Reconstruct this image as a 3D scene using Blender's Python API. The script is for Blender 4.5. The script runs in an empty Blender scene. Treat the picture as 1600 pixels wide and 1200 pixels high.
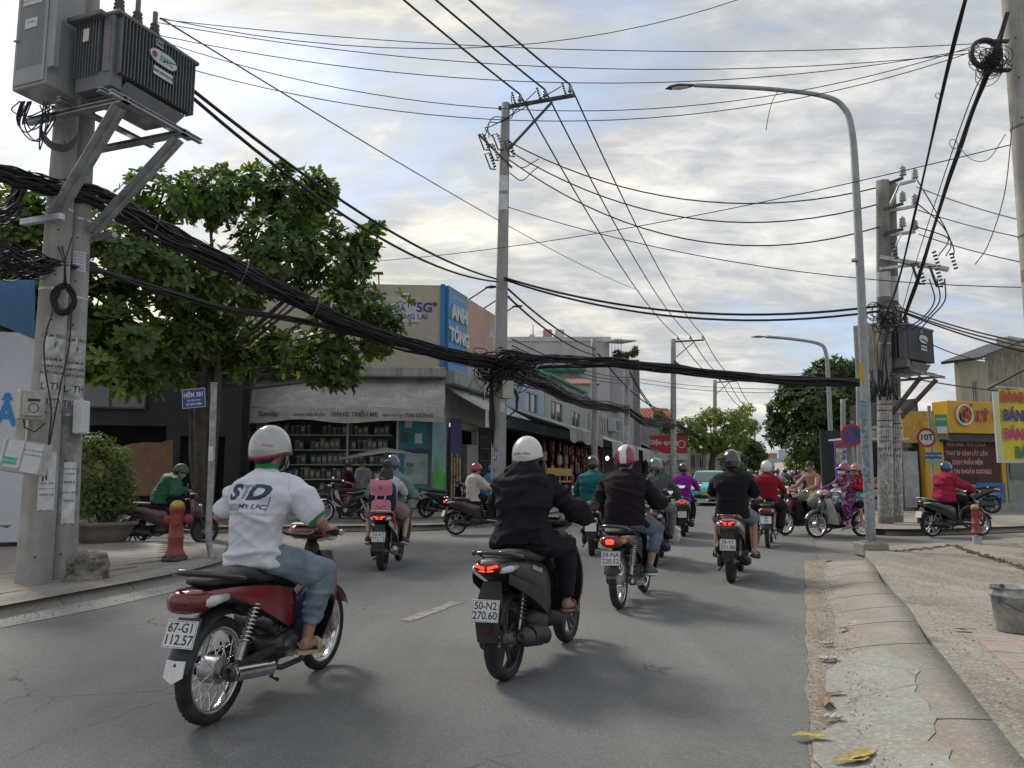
import bpy,bmesh,math,random
import numpy as np
from mathutils import Vector,Matrix,noise as mnoise
from mathutils.bvhtree import BVHTree
random.seed(7); np.random.seed(7)
R = math.radians
SC = bpy.context.scene
COL = SC.collection
# ---------------------------------------------------------------- camera, sky, sun, exposure
F_PX,CX,CY,CAM_H,HOR = 1203.0,800.0,600.0,1.35,742.0
PITCH = math.atan((HOR-CY)/F_PX)
cd = bpy.data.cameras.new('camera'); cam = bpy.data.objects.new('camera',cd); COL.objects.link(cam)
cam.location = (0,0,CAM_H); cam.rotation_euler = (math.pi/2+PITCH,0,0)
cd.sensor_width = 36; cd.lens = 36*F_PX/1600; cd.clip_start = .05; cd.clip_end = 3000
SC.camera = cam
SC.render.resolution_x,SC.render.resolution_y = 1024,768
SUN_AZ,SUN_EL = R(-38),R(42)           # azimuth measured from +Y towards +X
world = bpy.data.worlds.new('World'); SC.world = world; world.use_nodes = True
def build_sky():
 nt = world.node_tree; N = nt.nodes; L = nt.links; N.clear()
 def nd(t,**k):
  n = N.new(t)
  for a,b in k.items(): setattr(n,a,b)
  return n
 def mth(op,a,b=None,c=None,clamp=False):
  n = nd('ShaderNodeMath',operation=op,use_clamp=clamp)
  for i,v in enumerate((a,b,c)):
   if v is None: continue
   if isinstance(v,(int,float)): n.inputs[i].default_value = v
   else: L.new(v,n.inputs[i])
  return n.outputs[0]
 out = nd('ShaderNodeOutputWorld'); bg = nd('ShaderNodeBackground'); bg.inputs['Strength'].default_value = .1
 L.new(bg.outputs[0],out.inputs[0])
 sky = nd('ShaderNodeTexSky',sky_type='NISHITA'); sky.sun_disc = False
 sky.sun_elevation = SUN_EL; sky.sun_rotation = SUN_AZ; sky.dust_density = 1.5
 tc = nd('ShaderNodeTexCoord'); sp = nd('ShaderNodeSeparateXYZ'); L.new(tc.outputs['Generated'],sp.inputs[0])
 z = mth('MAXIMUM',sp.outputs[2],0.0); zz = mth('ADD',z,.27)
 u = mth('DIVIDE',sp.outputs[0],zz); v = mth('DIVIDE',sp.outputs[1],zz)
 cb = nd('ShaderNodeCombineXYZ'); L.new(u,cb.inputs[0]); L.new(v,cb.inputs[1])
 def noise(scale,detail,rough,dist,off,sx=1,sy=1,rot=0):
  mp = nd('ShaderNodeMapping'); L.new(cb.outputs[0],mp.inputs[0])
  mp.inputs['Location'].default_value = off; mp.inputs['Scale'].default_value = (sx,sy,1); mp.inputs['Rotation'].default_value = (0,0,rot)
  n = nd('ShaderNodeTexNoise'); n.inputs['Scale'].default_value = scale; n.inputs['Detail'].default_value = detail
  n.inputs['Roughness'].default_value = rough; n.inputs['Distortion'].default_value = dist
  L.new(mp.outputs[0],n.inputs['Vector']); return n.outputs[0]
 def ramp(s,stops):
  n = nd('ShaderNodeValToRGB'); L.new(s,n.inputs[0]); e = n.color_ramp.elements
  while len(e) < len(stops): e.new(.5)
  for el,(p,c) in zip(e,stops): el.position = p; el.color = (*c,1) if len(c) == 3 else c
  return n.outputs[0]
 def mix(f,a,b,bt='MIX'):
  n = nd('ShaderNodeMix',data_type='RGBA',blend_type=bt)
  if isinstance(f,(int,float)): n.inputs[0].default_value = f
  else: L.new(f,n.inputs[0])
  for i,q in ((6,a),(7,b)):
   if isinstance(q,tuple): n.inputs[i].default_value = (*q,1)
   else: L.new(q,n.inputs[i])
  return n.outputs[2]
 n1 = noise(1.25,9,.6,.3,(3.1,1.7,0),.8,1.25,.5)
 n2 = noise(2.9,9,.62,.35,(7.0,2.0,1),.85,1.1,.35)
 n3 = noise(.55,4,.5,.2,(1.3,6.6,2))
 n4 = noise(9.0,6,.6,.6,(2.3,5.6,3),.6,1.4,.35)
 # cloud cover, mostly closed with a few blue-grey windows
 cov = mth('ADD',mth('MULTIPLY',n1,.55),mth('ADD',mth('MULTIPLY',n2,.3),mth('MULTIPLY',n3,.2)))
 cover = ramp(cov,[(.40,(0,0,0)),(.52,(1,1,1))])
 det = mth('ADD',mth('MULTIPLY',n1,.35),mth('ADD',mth('MULTIPLY',n2,.4),mth('MULTIPLY',n4,.25)))
 shade = ramp(det,[(.37,(2.1,2.45,3.0)),(.5,(3.6,3.8,4.05)),(.62,(6.5,6.35,5.95))])
 # glow of the hidden sun through the cloud
 nv = nd('ShaderNodeVectorMath',operation='DOT_PRODUCT'); L.new(tc.outputs['Generated'],nv.inputs[0])
 nv.inputs[1].default_value = (math.sin(R(-36))*math.cos(R(25)),math.cos(R(-36))*math.cos(R(25)),math.sin(R(25)))
 d = mth('MAXIMUM',nv.outputs['Value'],0.0)
 glow = mth('POWER',d,7.0)
 gl = mix(1.0,mix(glow,(1,1,1),(1.55,1.42,1.18)),shade,'MULTIPLY')
 # warm low light near the horizon
 low = mth('SUBTRACT',1.0,mth('MULTIPLY',z,3.2),clamp=True)
 warmth = mth('MULTIPLY',low,mth('POWER',d,2.0))
 gl = mix(warmth,gl,mix(1.0,gl,(1.16,1.06,.82),'MULTIPLY'))
 skyc = mix(.55,sky.outputs[0],(2.6,3.4,4.5))
 skyc = mix(1.0,skyc,(1.25,1.25,1.25),'MULTIPLY')
 col = mix(cover,skyc,gl)
 hz = mth('POWER',mth('SUBTRACT',1.0,z,clamp=True),14.0)
 col = mix(mth('MULTIPLY',hz,.5),col,(4.9,5.1,5.1))
 L.new(col,bg.inputs['Color'])
build_sky()
sun = bpy.data.lights.new('sun','SUN'); sun.energy = 2.0; sun.angle = R(15); sun.color = (1,.93,.82)
so = bpy.data.objects.new('sun',sun); COL.objects.link(so)
_sd = Vector((math.sin(SUN_AZ)*math.cos(SUN_EL),math.cos(SUN_AZ)*math.cos(SUN_EL),math.sin(SUN_EL)))
so.rotation_euler = _sd.to_track_quat('Z','Y').to_euler(); so.location = (0,0,30)
SC.view_settings.view_transform = 'Standard'; SC.view_settings.look = 'None'
SC.view_settings.exposure = 0.66; SC.view_settings.gamma = 1; SC.view_settings.use_curve_mapping = False
try: SC.cycles.use_denoising = True; SC.cycles.max_bounces = 6; SC.cycles.transparent_max_bounces = 8
except Exception: pass
# ---------------------------------------------------------------- coordinates
YAW = R(20.5); SA,CA = math.sin(YAW),math.cos(YAW)      # the road runs 20.5 degrees right of the view
def W(s,t,z=0.0): return Vector((s*SA+t*CA,s*CA-t*SA,z))   # s along the road, t to its right
def ST(v): return (v[0]*SA+v[1]*CA,v[0]*CA-v[1]*SA)
def _ray(x,y):
 u = (x-CX)/F_PX; v = (CY-y)/F_PX
 return u,math.cos(PITCH)-v*math.sin(PITCH),v*math.cos(PITCH)+math.sin(PITCH)
def at(x,y,Y):                                    # the place at distance Y seen at that pixel
 u,w,z = _ray(x,y); k = Y/w; return Vector((u*k,Y,CAM_H+z*k))
def gp(x,y,z0=0.0):                               # the place at height z0
 u,w,z = _ray(x,y); k = (z0-CAM_H)/z; return Vector((u*k,w*k,z0))
# ---------------------------------------------------------------- mesh builder
def rotm(ax,ay=0,az=0):
 from mathutils import Euler
 return Euler((ax,ay,az)).to_matrix().to_4x4()
class MB:
 def __init__(s): s.v = []; s.f = []; s.m = []; s.sm = []
 def add(s,vs,fs,mi=0,smooth=False,M=None):
  o = len(s.v)
  if M is not None: vs = [M @ Vector(p) for p in vs]
  s.v.extend([tuple(p) for p in vs])
  s.f.extend([tuple(i+o for i in f) for f in fs]); s.m.extend([mi]*len(fs)); s.sm.extend([smooth]*len(fs)); return s
 def box(s,c,d,mi=0,M=None):
  x,y,z = c; a,b,e = d[0]/2,d[1]/2,d[2]/2
  vs = [(x+i*a,y+j*b,z+k*e) for i in (-1,1) for j in (-1,1) for k in (-1,1)]
  return s.add(vs,[(0,1,3,2),(4,6,7,5),(0,4,5,1),(2,3,7,6),(0,2,6,4),(1,5,7,3)],mi,False,M)
 def beam(s,p,q,w,h,mi=0,up=(0,0,1)):      # rectangular bar from p to q
  p,q = Vector(p),Vector(q); d = (q-p).normalized(); up = Vector(up)
  if abs(d.dot(up)) > .99: up = Vector((1,0,0))
  a = d.cross(up).normalized()*w/2; b = d.cross(a).normalized()*h/2
  vs = [p+a+b,p-a+b,p-a-b,p+a-b,q+a+b,q-a+b,q-a-b,q+a-b]
  return s.add(vs,[(3,2,1,0),(4,5,6,7),(0,1,5,4),(1,2,6,5),(2,3,7,6),(3,0,4,7)],mi)
 def cyl(s,p,q,r,r2=None,n=12,mi=0,caps=True,smooth=True):
  p,q = Vector(p),Vector(q); r2 = r if r2 is None else r2
  d = (q-p).normalized(); a = d.orthogonal().normalized(); b = d.cross(a)
  vs = [];
  for c,rr in ((p,r),(q,r2)):
   for i in range(n):
    t = 2*math.pi*i/n; vs.append(c+a*rr*math.cos(t)+b*rr*math.sin(t))
  s.add(vs,[(i,(i+1) % n,n+(i+1) % n,n+i) for i in range(n)],mi,smooth)
  if caps: s.add(vs,[tuple(range(n-1,-1,-1)),tuple(range(n,2*n))],mi,False)
  return s
 def tube(s,pts,r,n=6,mi=0,caps=True,closed=False):
  pts = [Vector(p) for p in pts]; m = len(pts)
  rs = r if isinstance(r,(list,tuple)) else [r]*m
  vs = []; a = None
  for i,p in enumerate(pts):
   if closed: d = (pts[(i+1) % m]-pts[i-1])
   else: d = pts[min(i+1,m-1)]-pts[max(i-1,0)]
   d = d.normalized() if d.length > 1e-9 else Vector((0,0,1))
   if a is None: a = d.orthogonal().normalized()
   else:
    a = a-d*a.dot(d); a = a.normalized() if a.length > 1e-6 else d.orthogonal().normalized()
   b = d.cross(a)
   for k in range(n):
    t = 2*math.pi*k/n; vs.append(p+(a*math.cos(t)+b*math.sin(t))*rs[i])
  fs = []
  for i in range(m if closed else m-1):
   j = (i+1) % m
   fs += [(i*n+k,i*n+(k+1) % n,j*n+(k+1) % n,j*n+k) for k in range(n)]
  if caps and not closed: fs += [tuple(range(n-1,-1,-1)),tuple(range((m-1)*n,m*n))]
  return s.add(vs,fs,mi,True)
 def lathe(s,prof,n=24,mi=0,M=None,smooth=True,mis=None,caps=True):   # prof [(r,z)] about z
  m = len(prof); vs = []
  for r,z in prof:
   for k in range(n):
    t = 2*math.pi*k/n; vs.append((r*math.cos(t),r*math.sin(t),z))
  for i in range(m-1):
   fs = [(i*n+k,i*n+(k+1) % n,(i+1)*n+(k+1) % n,(i+1)*n+k) for k in range(n)]
   if i == 0:
    o0 = len(s.v); s.add(vs,[],0,False,M)
   o = o0; s.f.extend([tuple(q+o for q in f) for f in fs]); s.m.extend([mis[i] if mis else mi]*n); s.sm.extend([smooth]*n)
  for base,fl in ((0,1),((m-1)*n,0)):
   if caps and prof[0 if base == 0 else -1][0] > 1e-4:
    f = tuple(base+k+o0 for k in range(n)); s.f.append(f[::-1] if fl else f); s.m.append(mi); s.sm.append(False)
  return s
 def torus(s,c,axis,R_,r,n=32,k=8,mi=0,sq=1.0):
  c = Vector(c); ax = Vector(axis).normalized(); a = ax.orthogonal().normalized(); b = ax.cross(a); vs = []
  for i in range(n):
   t = 2*math.pi*i/n; d = a*math.cos(t)+b*math.sin(t)
   for j in range(k):
    q = 2*math.pi*j/k; vs.append(c+d*(R_+r*math.cos(q))+ax*r*sq*math.sin(q))
  fs = [(i*k+j,((i+1) % n)*k+j,((i+1) % n)*k+(j+1) % k,i*k+(j+1) % k) for i in range(n) for j in range(k)]
  return s.add(vs,fs,mi,True)
 def sloft(s,secs,n=20,mi=0,M=None,smooth=True):   # superellipse rings across x: (x, y, z, half width, half height, exponent)
  vs = []
  for (x,y,z,hw,hh,e) in secs:
   for k in range(n):
    t = 2*math.pi*(k+.5)/n; c,q = math.cos(t),math.sin(t)
    vs.append((x,y+hw*math.copysign(abs(c)**(2/e),c),z+hh*math.copysign(abs(q)**(2/e),q)))
  m = len(secs)
  fs = [(i*n+k,i*n+(k+1) % n,(i+1)*n+(k+1) % n,(i+1)*n+k) for i in range(m-1) for k in range(n)]
  fs += [tuple(range(n-1,-1,-1)),tuple(range((m-1)*n,m*n))]
  return s.add(vs,fs,mi,smooth,M)
 def ell(s,c,r,n=16,m=10,mi=0,M=None):
  vs = []; c = Vector(c)
  for i in range(m+1):
   ph = math.pi*i/m
   for k in range(n):
    t = 2*math.pi*k/n; vs.append((c.x+r[0]*math.sin(ph)*math.cos(t),c.y+r[1]*math.sin(ph)*math.sin(t),c.z-r[2]*math.cos(ph)))
  fs = [(i*n+k,i*n+(k+1) % n,(i+1)*n+(k+1) % n,(i+1)*n+k) for i in range(m) for k in range(n)]
  return s.add(vs,fs,mi,True,M)
 def prism(s,poly,h,mi=0,M=None):               # polygon in xy extruded along z
  n = len(poly); vs = [(x,y,0) for x,y in poly]+[(x,y,h) for x,y in poly]
  return s.add(vs,[tuple(range(n-1,-1,-1)),tuple(range(n,2*n))]+[(i,(i+1) % n,n+(i+1) % n,n+i) for i in range(n)],mi,False,M)
 def grid(s,rows,mi=0,smooth=True,M=None,closed=False,flip=False):
  n = len(rows[0]); vs = [p for r in rows for p in r]
  fs = [(i*n+k,i*n+k+1,(i+1)*n+k+1,(i+1)*n+k) for i in range(len(rows)-1) for k in range(n-1)]
  if flip: fs = [f[::-1] for f in fs]
  return s.add(vs,fs,mi,smooth,M)
 def shell(s,rows,th,mi=0,mi2=None,M=None):     # thick curved sheet, offset along its normals
  rows = [[Vector(p) for p in r] for r in rows]; n = len(rows[0]); m = len(rows)
  off = []
  for i in range(m):
   o = []
   for k in range(n):
    du = rows[min(i+1,m-1)][k]-rows[max(i-1,0)][k]; dv = rows[i][min(k+1,n-1)]-rows[i][max(k-1,0)]
    nn = du.cross(dv); nn = nn.normalized() if nn.length > 1e-9 else Vector((0,0,1)); o.append(rows[i][k]+nn*th)
   off.append(o)
  s.grid(rows,mi,True,M,flip=True); s.grid(off,mi if mi2 is None else mi2,True,M)
  for a,b in (([r[0] for r in rows],[r[0] for r in off]),([r[-1] for r in off],[r[-1] for r in rows]),(off[0],rows[0]),(rows[-1],off[-1])):
   s.grid([a,b],mi,False,M)
  return s
 def mesh(s,name,mats):
  me = bpy.data.meshes.new(name); me.from_pydata(s.v,[],s.f)
  for m in mats: me.materials.append(m)
  me.polygons.foreach_set('material_index',s.m); me.polygons.foreach_set('use_smooth',s.sm)
  me.update(); return me
 def build(s,name,mats,parent=None,loc=None,bev=0,**tags):
  if not isinstance(mats,(list,tuple)): mats = [mats]
  if bev:
   me = s.mesh(name,mats); bm = bmesh.new(); bm.from_mesh(me); bmesh.ops.remove_doubles(bm,verts=bm.verts,dist=1e-5)
   es = [e for e in bm.edges if len(e.link_faces) == 2 and e.calc_face_angle(0) > .6]
   bmesh.ops.bevel(bm,geom=es,offset=bev,segments=1,affect='EDGES',clamp_overlap=True)
   bm.to_mesh(me); bm.free()
  else: me = s.mesh(name,mats)
  return link(name,me,parent,loc,**tags)
def link(name,me,parent=None,loc=None,**tags):
 o = bpy.data.objects.new(name,me); COL.objects.link(o)
 if parent: o.parent = parent
 if loc is not None: o.location = loc
 for k,v in tags.items():
  if v is not None: o[k] = v
 return o
def empty(name,label=None,category=None,loc=(0,0,0),rz=0,group=None,M=None):
 o = bpy.data.objects.new(name,None); COL.objects.link(o); o.empty_display_size = .1
 if M is not None: o.matrix_world = M
 else: o.location = loc; o.rotation_euler = (0,0,rz)
 if label: o['label'] = label
 if category: o['category'] = category
 if group: o['group'] = group
 return o
def struct(o): o['kind'] = 'structure'; return o
def stuff(o): o['kind'] = 'stuff'; return o
def retag(o,label=None,category=None,group=None):
 if label: o['label'] = label
 if category: o['category'] = category
 if group: o['group'] = group
 return o
KIDS = {}
def kids_of(o): return [c for c in o.children]
def copy_tree(o,parent=None,mats=None,M=None,label=None,group=None,kids=None):
 # kids: a prepared {object: [children]} map keeps this quick in loops
 c = o.copy(); COL.objects.link(c); c.parent = parent
 if M is not None: c.matrix_world = M
 if label: c['label'] = label
 if group: c['group'] = group
 if mats and c.type == 'MESH':
  for i,sl in enumerate(c.material_slots):
   m = sl.material
   if m and m.name in mats: sl.link = 'OBJECT'; sl.material = mats[m.name]
 for k in (kids[o] if kids else o.children): copy_tree(k,c,mats,kids=kids)
 return c
def tree_map(o):
 d = {}
 def go(x):
  d[x] = list(x.children)
  for k in d[x]: go(k)
 go(o); return d
# ---------------------------------------------------------------- materials
MATS = {}
def mat(key,col,rough=.5,metal=0.,var=.12,scale=6.,bump=0.,bscale=80.,coat=0.,dirt=0.,dcol=(.12,.1,.08),dscale=1.6,streak=0.,spec=.5,emit=None,trans=0.,sheen=0.,fine=0.):
 """Principled surface whose colour is mottled by noise, with optional dirt patches, rain streaks and fine relief."""
 if key in MATS: return MATS[key]
 m = bpy.data.materials.new(key); m.use_nodes = True; MATS[key] = m
 nt = m.node_tree; N = nt.nodes; L = nt.links; b = N['Principled BSDF']
 b.inputs['Roughness'].default_value = rough; b.inputs['Metallic'].default_value = metal
 b.inputs['Coat Weight'].default_value = coat; b.inputs['Coat Roughness'].default_value = .12; b.inputs['Specular IOR Level'].default_value = spec
 if sheen: b.inputs['Sheen Weight'].default_value = sheen
 if trans: b.inputs['Transmission Weight'].default_value = trans
 tc = N.new('ShaderNodeTexCoord'); vec = tc.outputs['Object']
 def noise(sc,det=4,ro=.6,v=None):
  n = N.new('ShaderNodeTexNoise'); n.inputs['Scale'].default_value = sc; n.inputs['Detail'].default_value = det; n.inputs['Roughness'].default_value = ro
  L.new(v or vec,n.inputs['Vector']); return n.outputs[0]
 def rmp(s,a,b_):
  n = N.new('ShaderNodeMapRange'); n.inputs[1].default_value = a; n.inputs[2].default_value = b_; L.new(s,n.inputs[0]); return n.outputs[0]
 def mix(f,a,b_,bt='MIX'):
  n = N.new('ShaderNodeMix'); n.data_type = 'RGBA'; n.blend_type = bt
  if isinstance(f,(int,float)): n.inputs[0].default_value = f
  else: L.new(f,n.inputs[0])
  for i,q in ((6,a),(7,b_)):
   if isinstance(q,tuple): n.inputs[i].default_value = (*q[:3],1)
   else: L.new(q,n.inputs[i])
  return n.outputs[2]
 def mul(a,k):
  n = N.new('ShaderNodeMath'); n.operation = 'MULTIPLY'; L.new(a,n.inputs[0]); n.inputs[1].default_value = k; return n.outputs[0]
 c = tuple(col)
 if var or dirt or streak or fine:
  n = noise(scale,5)
  lo = tuple(x*(1-var*1.6) for x in c); hi = tuple(min(1,x*(1+var*1.4)) for x in c)
  cc = mix(rmp(n,.3,.7),lo,hi)
  if fine: cc = mix(mul(rmp(noise(bscale*1.7,2),.35,.65),fine),cc,tuple(x*.45 for x in c))
  if dirt: cc = mix(mul(rmp(noise(dscale,7,.68),.43,.6),dirt),cc,dcol)
  if streak:
   mp = N.new('ShaderNodeMapping'); L.new(vec,mp.inputs[0]); mp.inputs['Scale'].default_value = (5,5,.35)
   cc = mix(mul(rmp(noise(1.6,6,.65,mp.outputs[0]),.45,.62),streak),cc,dcol)
  L.new(cc,b.inputs['Base Color'])
  rr = N.new('ShaderNodeMapRange'); L.new(n,rr.inputs[0]); rr.inputs[3].default_value = max(.02,rough-.1*(.3+rough)); rr.inputs[4].default_value = min(1,rough+.14*(.3+rough))
  L.new(rr.outputs[0],b.inputs['Roughness'])
 else: b.inputs['Base Color'].default_value = (*c[:3],1)
 if bump:
  bp = N.new('ShaderNodeBump'); bp.inputs['Strength'].default_value = min(1,bump); bp.inputs['Distance'].default_value = .01
  L.new(noise(bscale,4),bp.inputs['Height']); L.new(bp.outputs[0],b.inputs['Normal'])
 if emit:
  b.inputs['Emission Color'].default_value = (*emit[0],1); b.inputs['Emission Strength'].default_value = emit[1]
 return m
def weave(key,c1,c2,sc=60,mode='check',rough=.85):
 m = mat(key,c1,rough,var=0); nt = m.node_tree; N = nt.nodes; L = nt.links; b = N['Principled BSDF']
 tc = N.new('ShaderNodeTexCoord')
 if mode == 'check':
  w1 = N.new('ShaderNodeTexWave'); w1.inputs['Scale'].default_value = sc; w1.bands_direction = 'Z'; w1.inputs['Distortion'].default_value = .6
  w2 = N.new('ShaderNodeTexWave'); w2.inputs['Scale'].default_value = sc; w2.bands_direction = 'Y'; w2.inputs['Distortion'].default_value = .6
  L.new(tc.outputs['Object'],w1.inputs[0]); L.new(tc.outputs['Object'],w2.inputs[0])
  mx = N.new('ShaderNodeMath'); mx.operation = 'MAXIMUM'; L.new(w1.outputs[1],mx.inputs[0]); L.new(w2.outputs[1],mx.inputs[1]); s = mx.outputs[0]
  lo,hi = .75,.92
 else:
  vo = N.new('ShaderNodeTexNoise'); vo.inputs['Scale'].default_value = sc; vo.inputs['Detail'].default_value = 2; L.new(tc.outputs['Object'],vo.inputs['Vector']); s = vo.outputs[0]
  lo,hi = .52,.58
 mr = N.new('ShaderNodeMapRange'); mr.inputs[1].default_value = lo; mr.inputs[2].default_value = hi; L.new(s,mr.inputs[0])
 mi = N.new('ShaderNodeMix'); mi.data_type = 'RGBA'; L.new(mr.outputs[0],mi.inputs[0]); mi.inputs[6].default_value = (*c1,1); mi.inputs[7].default_value = (*c2,1)
 L.new(mi.outputs[2],b.inputs['Base Color']); return m
def leafmat(key,c1,c2,rough=.45):
 if key in MATS: return MATS[key]
 m = bpy.data.materials.new(key); m.use_nodes = True; MATS[key] = m
 nt = m.node_tree; N = nt.nodes; L = nt.links; b = N['Principled BSDF']
 g = N.new('ShaderNodeNewGeometry'); mr = N.new('ShaderNodeMix'); mr.data_type = 'RGBA'
 L.new(g.outputs['Random Per Island'],mr.inputs[0]); mr.inputs[6].default_value = (*c1,1); mr.inputs[7].default_value = (*c2,1)
 L.new(mr.outputs[2],b.inputs['Base Color']); b.inputs['Roughness'].default_value = rough
 t = N.new('ShaderNodeBsdfTranslucent'); ad = N.new('ShaderNodeMixShader'); ad.inputs[0].default_value = .4
 mm = N.new('ShaderNodeMix'); mm.data_type = 'RGBA'; mm.blend_type = 'MULTIPLY'; mm.inputs[0].default_value = 1; L.new(mr.outputs[2],mm.inputs[6]); mm.inputs[7].default_value = (1.6,1.9,.7,1)
 L.new(mm.outputs[2],t.inputs[0]); L.new(b.outputs[0],ad.inputs[1]); L.new(t.outputs[0],ad.inputs[2]); L.new(ad.outputs[0],N['Material Output'].inputs[0])
 return m
black_rubber = mat('rubber',(.012,.012,.013),.8,var=.3,scale=20,bump=.3,bscale=200,dirt=.35,dcol=(.09,.085,.075),dscale=9)
wire_m = mat('wire_black',(.012,.012,.014),.6,var=0)
steel = mat('galvanised_steel',(.42,.44,.46),.45,.75,var=.2,scale=5,dirt=.3,dcol=(.25,.2,.16))
chrome = mat('chrome',(.75,.75,.76),.16,1.,var=.08,dirt=.2,dcol=(.3,.27,.22),dscale=8)
alu = mat('aluminium',(.45,.46,.47),.38,.85,var=.2,scale=12,dirt=.4,dcol=(.12,.11,.1),dscale=10)
dark_metal = mat('dark_metal',(.05,.052,.056),.5,.4,var=.3,scale=9,dirt=.3,dcol=(.13,.11,.09),dscale=6)
black_plastic = mat('black_plastic',(.011,.0115,.013),.5,var=.25,scale=9,bump=.15,bscale=300,dirt=.22,dcol=(.06,.056,.05),dscale=7)
gloss_black = mat('gloss_black',(.008,.009,.010),.2,var=.1,coat=.8,dirt=.15,dcol=(.06,.055,.05),dscale=5)
glass_m = mat('dark_glass',(.02,.025,.03),.06,var=0,spec=.9)
concrete = mat('pole_concrete',(.36,.35,.33),.85,var=.14,scale=3,bump=.35,bscale=60,dirt=.45,dcol=(.2,.19,.175),dscale=1.1,streak=.5)
# ---------------------------------------------------------------- text
_font = {}
def text_mesh(s,size=1.,bold=0.,ext=0.,align='CENTER',shear=0,sx=1.):
 k = (s,round(size,4),bold,ext,align,shear,sx)
 if k in _font: return _font[k]
 c = bpy.data.curves.new('lettering','FONT'); c.body = s; c.size = size; c.offset = bold*size; c.extrude = ext
 c.align_x = align; c.align_y = 'CENTER'; c.shear = shear; c.resolution_u = 3
 o = bpy.data.objects.new('t',c); COL.objects.link(o)
 dg = bpy.context.evaluated_depsgraph_get(); dg.update()
 me = bpy.data.meshes.new_from_object(o.evaluated_get(dg)); bpy.data.objects.remove(o); bpy.data.curves.remove(c)
 if sx != 1.: me.transform(Matrix.Diagonal((sx,1,1,1)))
 me.name = 'lettering'; _font[k] = me; return me
def text(s,M,size,m,parent=None,bold=.012,ext=0.,align='CENTER',shear=0,sx=1.,name='lettering'):
 me = text_mesh(s,size,bold,ext,align,shear,sx).copy(); me.materials.clear(); me.materials.append(m)
 o = bpy.data.objects.new(name,me); COL.objects.link(o)
 if parent: o.parent = parent
 o.matrix_local = M; return o
def face(o,right,up):                             # matrix whose x is 'right' and y is 'up' (text plane)
 r = Vector(right).normalized(); u = Vector(up); u = (u-r*u.dot(r)).normalized(); n = r.cross(u)
 return Matrix(((r.x,u.x,n.x,o[0]),(r.y,u.y,n.y,o[1]),(r.z,u.z,n.z,o[2]),(0,0,0,1)))
ink = mat('black_ink',(.03,.03,.035),.7,var=0)
paper = mat('paper',(.62,.63,.64),.85,var=.1,scale=9,dirt=.35,dcol=(.35,.33,.3),dscale=8)
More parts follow.
